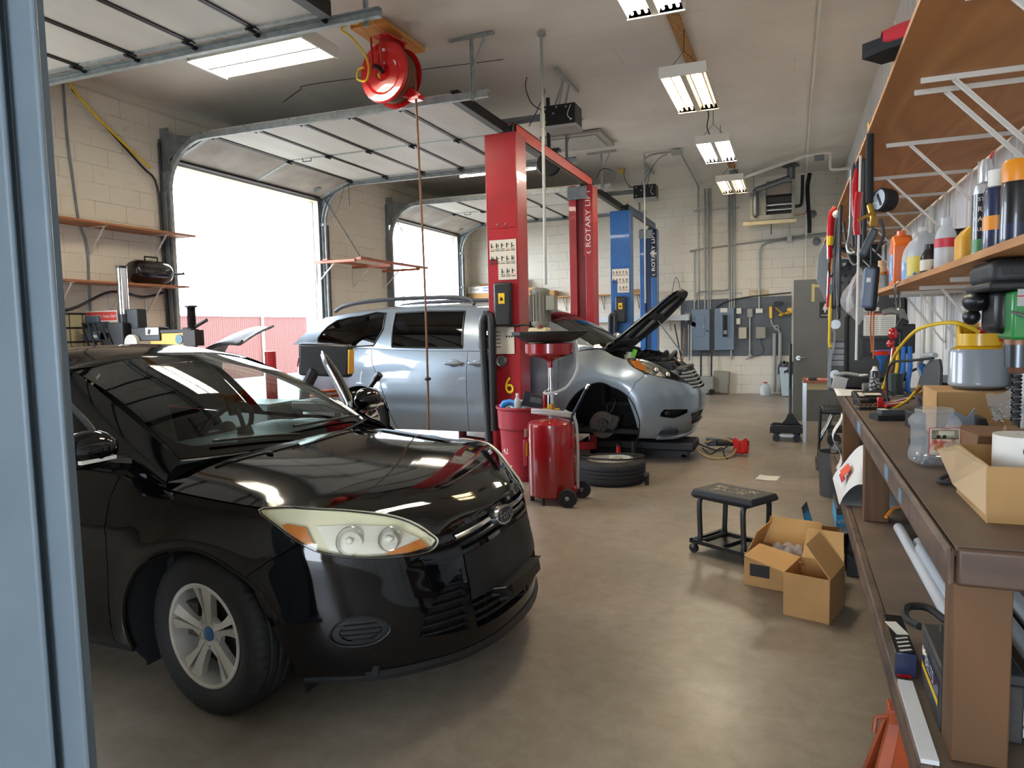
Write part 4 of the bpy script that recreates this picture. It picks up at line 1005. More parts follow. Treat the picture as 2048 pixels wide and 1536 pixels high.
MB().cbox((-1.17, VC, .99), (.08, 1.1, .06)).cbox((-1.24, VC, .86), (.07, .9, .3)).build('radiator_support', m_trimb, vn, bevel=.01)
MB().tube([(-1.2, VC - .5, 1.03), (-1.35, VC - .2, 1.1), (-1.6, VC - .35, 1.12), (-1.8, VC - .2, 1.1)], .014, 6, 6).tube([(-1.22, VC - .1, 1.05), (-1.4, VC - .15, 1.17), (-1.65, VC + .1, 1.2)], .02, 8, 6).build('coolant_hose', m_blackr, vn)
MB().cbox((-1.63, VC - .62, 1.20), (.05, .012, .09), (0, 20, 0)).build('tag', mat('green tag', '5fae2e', .6), vn)
MB().box(-5.6, -1.15, VC - .82, VC + .82, .33, .37).box(-5.9, -2.2, VC - .8, VC + .8, .37, .40).build('underbody', m_well, vn, smooth=0)
# bare hub at the near front corner, wheels elsewhere
hb = MB(); hc = Vector((-1.95, VC - .80, .418))
hb.lathe([(.0, -.02), (.07, -.02), (.075, .02), (.148, .02), (.15, .024), (.15, .044), (.148, .048), (.05, .05)], c=hc - Vector((0, .03, 0)), n=44, axis='y')
rt = hb.build('brake_rotor', m_disc, vn)
MB().cyl(hc + Vector((0, -.06, 0)), hc + Vector((0, 0, 0)), .066, n=28).cyl(hc + Vector((0, -.075, 0)), hc, .028, n=16).build('hub', m_dark, rt)
for k in range(5):
 a = .3 + 2 * PI * k / 5; p = hc + Vector((.047 * math.cos(a), 0, .047 * math.sin(a))); MB().cyl(p + Vector((0, -.085, 0)), p, .006, n=8).build('wheel_stud', m_steel, rt)
MB().cbox(hc + Vector((.13, 0, .03)), (.09, .13, .17), (0, 20, 0)).cbox(hc + Vector((.165, -.02, .03)), (.05, .10, .12), (0, 20, 0)).build('brake_caliper', m_dark, rt, bevel=.012)
b = MB().cyl(hc + Vector((0, .25, .05)), hc + Vector((-.05, .22, .55)), .035, n=12).tube([hc + Vector((.0, .18, -.06)), hc + Vector((-.2, .5, -.02))], .03, 8).tube([hc + Vector((.05, .1, .1)), hc + Vector((.12, .12, .25)), hc + Vector((.0, .2, .35))], .01, 6, 5)
for k in range(8): b.lathe([(.05, 0), (.062, .012), (.05, .024)], c=hc + Vector((-.02, .23, .22 + .035 * k)), n=16)
b.build('suspension_strut', m_trimb, vn)
wheel(vn, (-1.95, VC + .80, .42), 1, R=.345, w=.235); wheel(vn, (-4.98, VC - .80, .40), -1, R=.345, w=.235); wheel(vn, (-4.98, VC + .80, .40), 1, R=.345, w=.235)
for y in (VC - .38, VC + .38):
 for x in (-3.15, -4.1, -5.0):
  st = MB().cbox((x, y, .72), (.5, .5, .2)).cbox((x - .28, y, 1.10), (.15, .48, .7), (0, -12, 0)).build('seat', m_seat, vn, bevel=.05)
  MB().cbox((x - .38, y, 1.50), (.10, .28, .18), (0, -8, 0)).build('headrest', m_seat, st, bevel=.03)
MB().cbox((-2.35, VC, 1.16), (.5, 1.5, .2)).build('dashboard', m_trimb, vn, bevel=.06)
# ================================================================== TWO-POST LIFTS
m_lred = mat('lift red', 'a31a24', .35, coat=.3, col2='951822', scale=3); m_lblue = mat('lift blue', '1f5a9c', .35, coat=.3, col2='1b4f8c', scale=3)
m_lred2 = mat('lift red inner', '7d141b', .5); m_lblue2 = mat('lift blue inner', '10355f', .5); m_decal = mat('decal paper', 'cfc9ba', .6); m_ink = mat('ink', '1d1d1d', .6)
m_yel = mat('yellow', 'e3b91c', .4); m_orng = mat('decal orange', 'c9742c', .6); m_redo = mat('overhead red', 'd2463a', .4, coat=.2)
m_hose = mat('corrugated hose', '17181a', .5)
def lift(x, ya, yb, H, m1, m2, name_col, red):
 t = thing('two_post_lift', '%s two post vehicle lift %s' % (('red', 'standing around the silver minivan') if red else ('blue', 'behind the silver minivan')), 'car lift', (x, (ya + yb) / 2, 0), 0, 'two post vehicle lifts')
 wd, dp = .165, .30
 for y, s in ((ya, 1), (yb, -1)):
  yo = y                                # outer face
  b = MB().box(x - wd, x + wd, min(yo, yo + s * .02), max(yo, yo + s * .02), .02, H)
  for sx in (-1, 1):
   b.box(x + sx * wd - .012, x + sx * wd + .012, min(yo, yo + s * dp), max(yo, yo + s * dp), .02, H)
   b.box(min(x + sx * wd, x + sx * (wd - .10)), max(x + sx * wd, x + sx * (wd - .10)), min(yo + s * (dp - .015), yo + s * dp), max(yo + s * (dp - .015), yo + s * dp), .02, H)
  b.box(x - wd - .01, x + wd + .01, min(yo - s * .006, yo + s * .2), max(yo - s * .006, yo + s * .2), H - .98, H)
  col = b.build('column', [m1], t, bevel=.006)
  MB().box(x - wd + .02, x + wd - .02, min(yo + s * .03, yo + s * (dp - .05)), max(yo + s * .03, yo + s * (dp - .05)), .1, H - .1).build('carriage_channel', m2, col, smooth=0)
  MB().box(x - .22, x + .22, min(yo - s * .06, yo + s * .42), max(yo - s * .06, yo + s * .42), 0, .02).build('base_plate', m1, col)
  b = MB()
  for sx in (-1, 1):
   for yy in (-.02, .36): b.cyl((x + sx * .19, yo + s * yy, .02), (x + sx * .19, yo + s * yy, .045), .016, n=6)
  b.build('anchor_bolt', m_steel, col)
  # pulley head and cross cable
  b = MB().box(x - .02, x + .12, min(yo + s * .05, yo + s * .24), max(yo + s * .05, yo + s * .24), H, H + .02)
  b.prism([(min(yo + s * .04, yo + s * .26), H), (max(yo + s * .04, yo + s * .26), H), (yo + s * .20, H + .13), (yo + s * .10, H + .13)], x + .10, x + .115, 'x')
  b.cyl((x, yo + s * .15, H + .05), (x + .08, yo + s * .15, H + .05), .06, n=20); b.build('pulley', m_blackm, col)
  # carriage and arms low down
  MB().box(x - .11, x + .11, min(yo + s * (dp + .005), yo + s * (dp + .06)), max(yo + s * (dp + .005), yo + s * (dp + .06)), .22, .36).build('carriage', m2, t)
 # overhead beam
 b = MB().box(x + .125, x + .135, ya + .15, yb - .15, H + .0, H + .12).box(x + .03, x + .135, ya + .15, yb - .15, H + .11, H + .12).box(x + .03, x + .04, ya + .15, yb - .15, H + .06, H + .12)
 b.build('overhead_beam', m_redo if red else mat('overhead blue', '4a5d74', .4, .3), t)
 b = MB().tube([(x + .08, ya + .2, H + .03), (x + .08, yb - .2, H + .03)], .028, 10); b.build('shutoff_bar', mat('foam bar', '6b6151', .7), t)
 for y, s in ((yb, -1),): MB().box(x - wd - .02, x + wd - .06, y - dp - .03, y - dp - .005, H - .20, H - .02).build('top_plate', m_galvd, t)
 for y, s in ((ya, 1), (yb, -1)):
  for dx in (-.9, .75):
   b = MB(); p0 = Vector((x, y + s * .34, .16)); p1 = Vector((x + dx, y + s * .78, .16)); d = (p1 - p0); L = d.length; a = math.degrees(math.atan2(d.y, d.x))
   b.cbox((p0 + p1) / 2, (L, .11, .09), (0, 0, a)).cyl(p1 - Vector((0, 0, .045)), p1 + Vector((0, 0, .12)), .05, n=18); b.build('arm', m1, t, bevel=.006)
 # decals on the near column
 y = ya - .0065; zt_ = .72 * H
 b = MB(); z0 = 2.02 if red else 2.1
 b.m(0).box(x - .145, x - .05, y - .003, y, z0 + .22, z0 + .42).box(x - .05, x + .16, y - .003, y, z0, z0 + .42)
 for r in range(3):
  for c in range(5):
   if r == 2 and c < 2: continue
   xx = x - .135 + c * .058; zz = z0 + .335 - r * .135
   b.m(1).box(xx, xx + .05, y - .004, y - .003, zz - .032, zz - .024)
   k = (r * 5 + c) % 4
   b.box(xx + .008, xx + .02, y - .004, y - .003, zz, zz + .05).box(xx + .006, xx + .042, y - .004, y - .003, zz + .012 + .006 * k, zz + .02 + .006 * k)
   if k == 1: b.box(xx + .03, xx + .036, y - .004, y - .003, zz, zz + .045)
   b.m(2 if (r + c) % 3 == 0 else 1).box(xx, xx + .05, y - .004, y - .003, zz - .014, zz - .008)
 b.build('instruction_decal', [m_decal, m_ink, m_orng], t)
 # power unit switch box and motor
 zc = 1.76 if red else 1.80
 b = MB().cbox((x + .02, y - .05, zc), (.19, .10, .46)); sw_ = b.build('switch_box', m_black, t, bevel=.025, seg=3)
 b = MB().m(0).cbox((x + .02, y - .103, zc + .06), (.07, .008, .11)).m(1).cyl((x + .02, y - .112, zc + .05), (x + .02, y - .10, zc + .05), .016).cbox((x + .02, y - .115, zc + .055), (.008, .012, .04)); b.build('switch_plate', [m_yel, m_ink], sw_)
 if red:
  b = MB().cbox((x - .02, y - .003, 1.38), (.27, .006, .29)).m(1)
  for k in range(5): b.cbox((x - .09, y - .007, 1.47 - .04 * k), (.10, .002, .008))
  for k in range(4): b.cbox((x + .03 + .03 * k, y - .007, 1.42), (.02, .002, .02))
  b.build('capacity_plate', [m_decal, m_ink], t)
  MB().lathe([(0, -.02), (.042, -.022), (.048, -.012), (.06, -.02), (.064, -.006), (.062, 0)], c=(x - .03, y, 1.16), n=32, axis='y').build('cup_magnet', m_steel, t)
  b = MB().m(0).word('6', .27, (x + .045, y - .004, .885), fr((.97, 0, .12), (-.12, 0, 1)), sx=.9).m(1).word('6', .25, (x + .045, y - .006, .89), fr((.97, 0, .12), (-.12, 0, 1)), sx=.9)
  b.word('6', .25, (x + .05, y - .006, .62), fr((.97, 0, .12), (-.12, 0, 1)), sx=.9); b.build('bay_number', [mat('yellow edge', 'a9501c', .5), mat('yellow paint', 'ecd81f', .45)], t)
  for s_ in (-1, 1): MB().cyl((x + s_ * .045, y - .01, H - .94), (x + s_ * .045, y + .02, H - .94), .011, n=10).build('bolt', m_steel, t)
 return t
def lift_words(t, x, yb, H, red):
 # vertical maker name on the far column's inner-facing cover
 y = yb - .315
 b = MB(); b.m(0).box(x + .05, x + .185, y - .004, y, H - 1.02, H - .02)
 R = fr((0, 0, 1), (-1, 0, 0)); b.m(1).word('ROTARY LIFT', .105, (x + .118, y - .006, H - .48), R, sx=1.32)
 b.m(1).tube([(x + .15, y - .006, H - .955), (x + .118, y - .006, H - .98), (x + .09, y - .006, H - .955)], .008, 6)
 b.build('name_plate', [m_lred if red else m_badge, mat('lettering', 'e4e0d6', .5)], t)
tr = lift(-2.86, 7.05, 10.38, 3.54, m_lred, m_lred2, 'red', True); lift_words(tr, -2.86, 10.38, 3.54, True)
tb = lift(-2.86, 12.6, 15.55, 3.54, m_lblue, m_lblue2, 'blue', False); lift_words(tb, -2.86, 15.55, 3.54, False)
b = MB(); b.box(-3.03, -3.026, 12.62, 12.74, 2.4, 3.5).m(1).word('ROTARY LIFT', .10, (-3.033, 12.68, 2.95), fr((0, 0, 1), (0, 1, 0)), sx=1.25); b.build('name_plate', [m_lblue, MATS['lettering']], tb)
# electric motor and tank of the power unit on the red lift
mx, my = -2.47, 7.10
b = MB().at((0, 0, .16))
b.lathe([(0, 1.36), (.085, 1.36), (.098, 1.39), (.098, 1.40)] + [(.098, 1.40), (.098, 1.70), (.105, 1.71), (.105, 1.74), (.05, 1.76), (0, 1.76)], c=(mx, my, 0), n=24)
for k in range(20): a = 2 * PI * k / 20; b.cbox((mx + .104 * math.cos(a), my + .104 * math.sin(a), 1.55), (.02, .006, .28), (0, 0, math.degrees(a)))
b.cbox((mx + .14, my - .03, 1.60), (.09, .12, .15)); b.cyl((mx, my, 1.28), (mx, my, 1.36), .07, n=20)
pu = b.build('motor', mat('motor grey', '8a877c', .5, .3), tr)
MB().cbox((mx - .01, my, 1.42), (.22, .16, .18)).build('oil_tank', mat('aged plastic tank', 'c4b592', .45), tr, bevel=.03)
MB().cyl((mx + .02, my - .06, 1.50), (mx + .02, my - .06, 1.55), .028).build('filler_cap', mat('cap brown red', '8b3326', .5), tr)
MB().tube([(mx - .07, my, 1.53), (mx - .16, my - .05, 1.54), (mx - .34, my - .10, 1.53)], .012).build('release_lever', m_black, tr)
# corrugated exhaust hose hanging on the red column
def hose(name, pts, r, label, grp=None):
 P = spline(pts, 40); L = 0; out = []; rr = []
 acc = [0]
 for i in range(1, len(P)): acc.append(acc[-1] + (P[i] - P[i - 1]).length)
 n = int(acc[-1] / .013)
 for i in range(n + 1):
  d = acc[-1] * i / n; k = min(np.searchsorted(acc, d, 'right') - 1, len(P) - 2); f = (d - acc[k]) / max(1e-9, acc[k + 1] - acc[k]); out.append(P[k].lerp(P[k + 1], f)); rr.append(r if i % 2 else r * .84)
 o = MB().tube(out, rr, 14).build(name, m_hose, smooth=70); return tag(o, label, 'hose', grp)
o = hose('exhaust_hose', [(-3.02, 6.96, .03), (-3.03, 6.95, .5), (-3.06, 6.95, 1.2), (-3.07, 6.95, 1.50), (-3.055, 6.955, 1.62), (-3.01, 6.965, 1.655), (-2.975, 6.96, 1.62), (-2.965, 6.95, 1.48), (-2.965, 6.95, 1.0), (-2.965, 6.96, .42)], .047, 'black corrugated exhaust hose draped over the near red lift column')
o = hose('exhaust_hose', [(-3.03, 12.50, .3), (-3.03, 12.50, 1.5), (-3.02, 12.50, 1.68), (-2.98, 12.5, 1.70), (-2.94, 12.5, 1.64), (-2.94, 12.50, .4)], .045, 'black corrugated exhaust hose draped over the blue lift column')
# ================================================================== CEILING: lamps, reel, openers, conduits
def lampmat(name, col, s):
 M = mat(name, col, .3); B = M.node_tree.nodes['Principled BSDF']
 B.inputs['Emission Color'].default_value = hexc(col); B.inputs['Emission Strength'].default_value = s; return M
m_tube = lampmat('cool white tube', 'fff6e4', 26); m_tubew = lampmat('warm white tube', 'ffe2ae', 18); m_tubeoff = mat('unlit tube', 'd9d6cc', .4)
m_refle = mat('white reflector', 'e6e4dc', .35); m_housing = mat('white lamp housing', 'd4d2cb', .5)
m_ply = wood('plywood', 'c79a5c', 'b98a4c', 'a87a40', 'x', 1.6, .6); m_osb = mat('strand board', 'b98d52', .7, col2='8a6233', scale=30, detail=3)
def high_bay(y, ntube, warm, label):
 x = -1.045; z = 4.0; L = 1.30
 t = thing('ceiling_lamp', label, 'lamp', (x, y, z), 0, 'hanging fluorescent high bay lamps')
 b = MB()
 for s in (-1, 1):
  cx = x + s * .125
  prof = [(cx - .10, z), (cx - .085, z + .06), (cx + .085, z + .06), (cx + .10, z)]
  for q in range(3): a, c = prof[q], prof[q + 1]; b.quad((a[0], y - L / 2, a[1]), (c[0], y - L / 2, c[1]), (c[0], y + L / 2, c[1]), (a[0], y + L / 2, a[1]))
  for yy in (y - L / 2, y + L / 2): b.quad((cx - .10, yy, z), (cx + .10, yy, z), (cx + .085, yy, z + .06), (cx - .085, yy, z + .06))
 b.build('reflector', m_refle, t, smooth=0, solid=.004)
 b = MB().box(x - .225, x + .225, y - L / 2 - .01, y + L / 2 + .01, z + .066, z + .10)
 for yy in (y - L / 2 - .02, y + L / 2): b.box(x - .235, x + .235, yy, yy + .02, z - .01, z + .10)
 b.box(x - .028, x + .028, y - L / 2, y + L / 2, z + .01, z + .07); b.build('housing', m_housing, t)
 for k in range(6):
  s = -1 if k < 3 else 1; tx = x + s * .125 + ((k % 3) - 1) * .058
  on = k in ntube
  MB().cyl((tx, y - L / 2 + .03, z + .022), (tx, y + L / 2 - .03, z + .022), .0125, n=10).build('lamp_tube', (m_tubew if warm else m_tube) if on else m_tubeoff, t)
 for yy in (y - L / 2 + .12, y + L / 2 - .12):
  MB().tube([(x - .16, yy, z + .1), (x, yy, z + .27), (x + .16, yy, z + .1)], .0035, 5).tube([(x, yy, z + .27), (x, yy, ceil_z(x))], .0045, 5).build('hanging_wire', m_dark, t)
 return t
high_bay(5.32, range(6), False, 'hanging fluorescent lamp at the top edge, nearest of the row along the room')
high_bay(8.13, (0, 2, 4), True, 'hanging fluorescent lamp with warm yellow tubes and some tubes dark, second in the row')
lamp3 = high_bay(11.0, range(6), False, 'hanging fluorescent lamp with all tubes bright white, below a grey junction box')
high_bay(13.85, (1, 4), True, 'hanging fluorescent lamp with two warm tubes lit, farthest in the row')
lampS = t = thing('ceiling_lamp', 'long bright fluorescent strip lamp hanging above the black sedan', 'lamp', (-4.5, 5.4, 4.0))
b = MB()
for cy in (5.28, 5.53):
 for (y0, z0, y1, z1) in ((cy - .115, 4.0, cy - .10, 4.06), (cy - .10, 4.06, cy + .10, 4.06), (cy + .10, 4.06, cy + .115, 4.0)):
  b.quad((-5.13, y0, z0), (-3.88, y0, z0), (-3.88, y1, z1), (-5.13, y1, z1))
 for x in (-5.13, -3.88): b.quad((x, cy - .115, 4.0), (x, cy + .115, 4.0), (x, cy + .10, 4.06), (x, cy - .10, 4.06))
b.build('reflector', m_refle, t, smooth=0, solid=.004)
b = MB().box(-5.14, -3.87, 5.17, 5.64, 4.066, 4.10)
for x in (-5.16, -3.88): b.box(x, x + .02, 5.155, 5.655, 3.985, 4.10)
b.build('housing', m_housing, t)
for cy in (5.28, 5.53):
 for d in (-.06, 0, .06): MB().cyl((-5.10, cy + d, 4.022), (-3.90, cy + d, 4.022), .0125, n=10).build('lamp_tube', m_tube, t)
b = MB()
for x in (-4.95, -4.05): b.tube([(x, 5.25, 4.1), (x, 5.4, 4.22), (x, 5.55, 4.1)], .004, 5).tube([(x, 5.4, 4.22), (x, 5.4, ceil_z(x))], .005, 5)
b.build('hanging_chain', m_dark, t)
t = thing('ceiling_lamp', 'slim twin tube strip lamp on the ceiling behind the red lift', 'lamp', (-4.6, 11.05, 4.1))
b = MB().box(-5.33, -3.9, 10.86, 11.24, 4.15, 4.19); b.build('housing', m_housing, t)
for y in (10.88, 11.22): MB().cyl((-5.30, y, 4.11), (-3.93, y, 4.11), .019, n=10).build('lamp_tube', lampmat('strip tube', 'fff3df', 9), t)
b = MB()
for x in (-5.2, -4.05): b.box(x - .02, x + .02, 10.86, 11.24, 4.10, 4.15).tube([(x, 11.05, 4.19), (x, 11.05, ceil_z(x))], .004, 5)
b.build('end_socket', m_housing, t)
def flat(name, b, m_, lab, cat, grp=None, bevel=0, **k): return tag(b.build(name, m_, bevel=bevel, **k), lab, cat, grp)
cz = ceil_z
def cboard(x0, x1, y0, y1, lab): return flat('ceiling_board', MB().box(x0, x1, y0, y1, cz((x0 + x1) / 2) - .030, cz((x0 + x1) / 2) - .012), m_osb, lab, 'board')
cboard(-1.16, -1.04, 7.25, 9.2, 'strand board strip on the ceiling above the warm hanging lamp')
cboard(-1.16, -1.04, 12.2, 14.6, 'strand board strip on the ceiling above the farthest hanging lamp')
cboard(-6.6, -4.1, 5.64, 5.80, 'strand board strip on the ceiling beside the strip lamp above the sedan')
for x, y, lab in ((-1.1, 10.2, 'grey electrical box on the ceiling above the bright hanging lamp'), (-1.1, 14.95, 'grey electrical box on the ceiling near the farthest lamp'), (-4.25, 5.72, 'grey electrical box on the ceiling strip above the sedan')):
 o = flat('junction_box', MB().cbox((x, y, cz(x) - .05), (.16, .11, .075)), m_galvd, lab, 'electrical box', bevel=.006)
MB().tube([(-1.1, 10.25, 4.45), (-1.09, 10.3, 4.34), (-1.12, 10.4, 4.22), (-1.08, 10.5, 4.10)], .008, 6, 5).build('lamp_cord', m_black, lamp3)
MB().tube([(-4.33, 5.70, 4.40), (-4.5, 5.66, 4.36), (-4.58, 5.55, 4.25), (-4.55, 5.50, 4.10)], .008, 6, 5).build('lamp_cord', m_black, lampS)
# attic hatch
t = thing('attic_hatch', 'grey framed attic hatch in the ceiling behind the red lift', 'hatch', (-3.2, 11.2, 4.4))
MB().box(-3.68, -2.72, 10.72, 11.66, cz(-3.2) - .05, cz(-3.2) - .012).build('frame', mat('hatch grey', '9a978f', .7), t)
MB().box(-3.58, -2.82, 10.82, 11.56, cz(-3.2) - .065, cz(-3.2) - .045).build('panel', mat('hatch panel', 'aaa79f', .7, col2='9d9a92'), t)
# ---- red hose reel
t = thing('hose_reel', 'large red hose reel hanging from a plywood board on the ceiling', 'hose reel', (-3.72, 6.38, 4.0))
MB().box(-3.98, -3.60, 6.05, 6.85, cz(-3.8) - .06, cz(-3.8) - .014).build('mount_board', wood('reel board', 'c98a45', 'b87a38', 'd59a55', 'y', 2, .6), t, bevel=.004)
Rr = rotm('Z', -8)
rc = Vector((-3.70, 6.30, 4.015)); mred = mat('reel red', 'c81a1c', .28, coat=.6)
b = MB().at(rc, Rr)
def disc(yc, s): return [(0, yc), (.05, yc), (.09, yc - s * .015), (.19, yc - s * .004), (.215, yc - s * .016), (.275, yc - s * .012), (.288, yc + s * .004), (.290, yc + s * .014), (.27, yc + s * .006), (.0, yc + s * .004)]
b.lathe(disc(-.11, 1), n=56, axis='y').lathe(disc(.13, -1), n=56, axis='y').lathe([(.16, -.11), (.16, .13)], n=40, axis='y'); b.build('drum', mred, t, smooth=25)
MB().at(rc, Rr).lathe([(.24, -.09), (.255, -.06), (.245, -.03), (.258, 0), (.246, .03), (.255, .06), (.24, .11)], n=40, axis='y').build('wound_hose', mat('brown hose', '6e4a30', .6), t)
b = MB().at(rc, Rr).box(-.07, .07, .145, .165, -.08, .36).box(-.09, .09, -.14, .17, .33, .345).box(-.12, .10, .15, .165, -.05, .05)
b.cyl((0, -.16, 0), (0, .18, 0), .03, n=16); b.build('bracket', mred, t, bevel=.004)
MB().at(rc, Rr).tube([(-.10, -.16, .33), (-.09, -.165, .20), (-.10, -.15, .04)], .012, 8, 5).tube([(.02, -.15, .34), (.015, -.16, .2), (.03, -.145, .0)], .012, 8, 5).build('inlet_hose', m_redlens, t)
MB().at(rc, Rr).tube([(-.07, -.15, .06), (-.02, -.16, .03), (.03, -.155, -.02)], .022, 8, 5).build('swivel', m_blackm, t)
b = MB().at(rc, Rr).prism([(.10, -.06), (.34, -.235), (.30, -.275), (.06, -.20)], .02, .10, 'y').cbox((.265, .04, -.262), (.13, .09, .035)); b.build('hose_guide', mred, t, bevel=.004)
b = MB().at(rc, Rr); oval(b.m(0), (0, 0, 0), XYZ, .001, .001, 0, .001, 4)
for p, s, k in (((-.07, -.118, -.05), (.035, .05), 1), ((.12, -.118, .05), (.04, .04), 2)):
 vs = [(p[0] + s[0] * math.cos(a), p[1], p[2] + s[1] * math.sin(a)) for a in np.linspace(0, 2 * PI, 20, endpoint=False)]
 b.m(k).add(vs + [(v[0], v[1] + .008, v[2]) for v in vs], [tuple(range(20))] + [(i, (i + 1) % 20, 20 + (i + 1) % 20, 20 + i) for i in range(20)])
b.build('sticker', [mred, mat('sticker yellow', 'd9c52a', .5), m_white], t)
hx = rc + Rr @ Vector((.27, .04, -.28))
b = MB().tube([hx + Vector((0, 0, .2)), hx, (hx.x + .01, hx.y, 3.2), (hx.x + .03, hx.y, 2.0), (hx.x + .03, hx.y, 1.0), (hx.x + .02, hx.y, .50)], .0115, 8, 6)
o = b.build('hanging_hose', mat('brown hose', '6e4a30', .6), t)
MB().sphere((hx.x + .03, hx.y, 1.02), (.035, .035, .02), 14, 8).build('hose_stop', m_black, o)
m_yh = mat('yellow hose', 'dcb81e', .5)
flat('air_hose', MB().tube([(-5.2, 5.95, 4.41), (-4.4, 5.95, 4.42), (-4.0, 5.98, 4.43), (-3.86, 5.99, 4.42), (-3.86, 5.92, 4.40), (-3.98, 5.90, 4.36), (-3.93, 6.0, 4.30), (-3.84, 6.08, 4.15), (-3.83, 6.11, 4.02), (-3.87, 6.11, 3.93), (-3.96, 6.11, 3.96), (-3.95, 6.11, 4.04), (-3.88, 6.11, 4.06)], .0105, 8, 7), m_yh, 'yellow air hose running along the ceiling into the red hose reel', 'hose')
flat('air_hose', MB().tube([(-6.98, 5.55, 4.38), (-7.2, 5.62, 4.30), (-7.27, 5.66, 4.20), (-7.26, 5.95, 3.95), (-7.27, 6.35, 3.7), (-7.28, 6.62, 3.55)], .014, 8, 7), m_yh, 'yellow air hose drooping down the block wall in the upper left corner', 'hose')
flat('wall_cable', MB().tube([(-7.29, 5.66, 4.20), (-7.29, 6.05, 3.9), (-7.29, 6.5, 3.55), (-7.30, 6.72, 3.35), (-7.31, 6.76, 2.6), (-7.31, 6.78, .3)], .013, 6, 5).tube([(-7.31, 6.8, 3.9), (-7.31, 6.81, 2.2), (-7.31, 6.82, .3)], .016, 6, 4), m_black, 'black cables running down beside the middle garage door track', 'cable')
flat('wall_conduit', MB().tube([(WX + .015, 5.60, 4.25), (WX + .015, 5.60, 3.7), (WX + .015, 5.63, 3.3), (WX + .015, 5.67, 2.8), (WX + .015, 5.75, 2.5), (WX + .015, 5.74, 1.9), (WX + .015, 5.75, 0.4)], .012, 6, 4), m_galvd, 'thin grey conduit down the left block wall behind the shelves', 'conduit')
# ---- door openers
def opener(y, xdoor, lab):
 t = thing('door_opener', lab, 'garage door opener', (-2.62, y, 4.02), 0, 'garage door openers')
 MB().cbox((-2.62, y, 4.035), (.42, .30, .24)).build('motor_housing', m_blackm, t, bevel=.008)
 b = MB().cbox((-2.60, y, 3.90), (.40, .30, .035)); b.build('light_tray', mat('opener tray', '9a9a96', .5), t)
 b = MB()
 for (dx, dz) in ((-.16, .08), (-.02, .09), (-.16, -.07), (.1, .08), (.16, -.07), (-.06, .02)): b.cyl((-2.62 + dx, y - .15, 4.035 + dz), (-2.62 + dx, y - .158, 4.035 + dz), .014, n=8)
 b.build('screw', m_steel, t)
 MB().box(xdoor, -2.83, y - .025, y + .025, 4.06, 4.11).box(xdoor, -2.83, y - .008, y + .008, 4.03, 4.06).build('rail', m_galvd, t)
 b = MB()
 for dy in (-.11, .11): b.tube([(-2.62, y + dy, 4.15), (-2.58, y + dy, 4.34), (-2.55, y + dy, cz(-2.5) - .03)], .013, 4)
 b.tube([(-2.72, y, 4.15), (-2.60, y, cz(-2.5) - .03)], .013, 4).box(-2.57, -2.53, y - .45, y + .45, cz(-2.5) - .045, cz(-2.5) - .012); b.build('hanger', m_galv, t)
 MB().tube([(-2.95, y - .3, cz(-2.9) - .015), (-2.98, y - .27, 4.36), (-2.94, y - .18, 4.2), (-2.83, y - .1, 4.12)], .007, 6, 5).build('power_cord', m_black, t)
 MB().tube([(-2.46, y - .155, 4.13), (-2.50, y - .165, 4.02), (-2.46, y - .157, 3.96)], .004, 5, 5).build('antenna_wire', m_white, t)
 MB().tube([(-3.45, y, 4.05), (-3.36, y, 3.98)], .012, 6).cbox((-3.45, y, 3.985), (.16, .07, .06)).build('door_arm', m_blackm, t)
opener(8.47, WX + .1, 'black garage door opener hanging by the red lift')
opener(13.8, WX + .1, 'black garage door opener hanging by the blue lift')
flat('ceiling_outlet', MB().cbox((-3.05, 13.6, cz(-3) - .05), (.10, .10, .08)), mat('aged outlet', 'c3ac52', .5), 'yellowed outlet box on the ceiling beyond the red lift', 'outlet', bevel=.006)
flat('conduit', MB().tube([(-2.39, 7.06, 1.95), (-2.385, 7.06, 4.46)], .017, 8).cyl((-2.385, 7.06, 4.45), (-2.385, 7.06, 4.475), .045).cyl((-2.388, 7.06, 3.54), (-2.388, 7.06, 3.68), .026), mat('conduit grey', '9b9c96', .45, .5), 'tall vertical conduit from the ceiling to the red lift motor', 'conduit')
flat('conduit', MB().tube([(-2.42, 12.62, 1.9), (-2.42, 12.62, 4.25), (-2.40, 12.62, 4.40), (-2.25, 12.62, 4.455), (-1.96, 12.62, 4.46)], .016, 8, 4).cbox((-1.86, 12.62, 4.44), (.17, .12, .07)).tube([(-1.82, 12.68, 4.46), (-1.86, 14.3, 4.46), (-1.90, 15.85, 4.46), (-1.905, 15.95, 4.40), (-1.905, 15.965, 4.2), (-1.905, 15.965, 1.84)], .014, 8, 4), MATS['conduit grey'], 'thin conduit across the ceiling from the blue lift down the back wall', 'conduit')
flat('lift_cable', MB().tube([(-2.02, 12.60, 4.43), (-2.2, 12.66, 4.36), (-2.45, 12.9, 4.1), (-2.55, 13.4, 4.05)], .006, 5, 6), m_black, 'thin black cable drooping from the ceiling conduit to the far opener', 'cable')
flat('lift_cable', MB().tube([(-2.62, 10.1, 3.62), (-2.55, 10.15, 3.75), (-2.42, 10.2, 3.72), (-2.36, 10.2, 3.55)], .008, 5, 6).tube([(-2.64, 7.35, 3.66), (-2.55, 7.4, 3.85), (-2.44, 7.3, 3.98), (-2.40, 7.1, 3.95)], .006, 5, 6), m_black, 'black cables looping over the red lift beam', 'cable')
flat('ceiling_wire', MB().tube([(-6.0, 7.55, cz(-6) - .01), (-5.55, 7.3, cz(-5.5) - .01), (-5.2, 7.22, cz(-5) - .01), (-3.0, 7.55, cz(-3) - .01)], .004, 4, 5), m_dark, 'thin wire stapled across the ceiling above the middle garage door', 'cable')
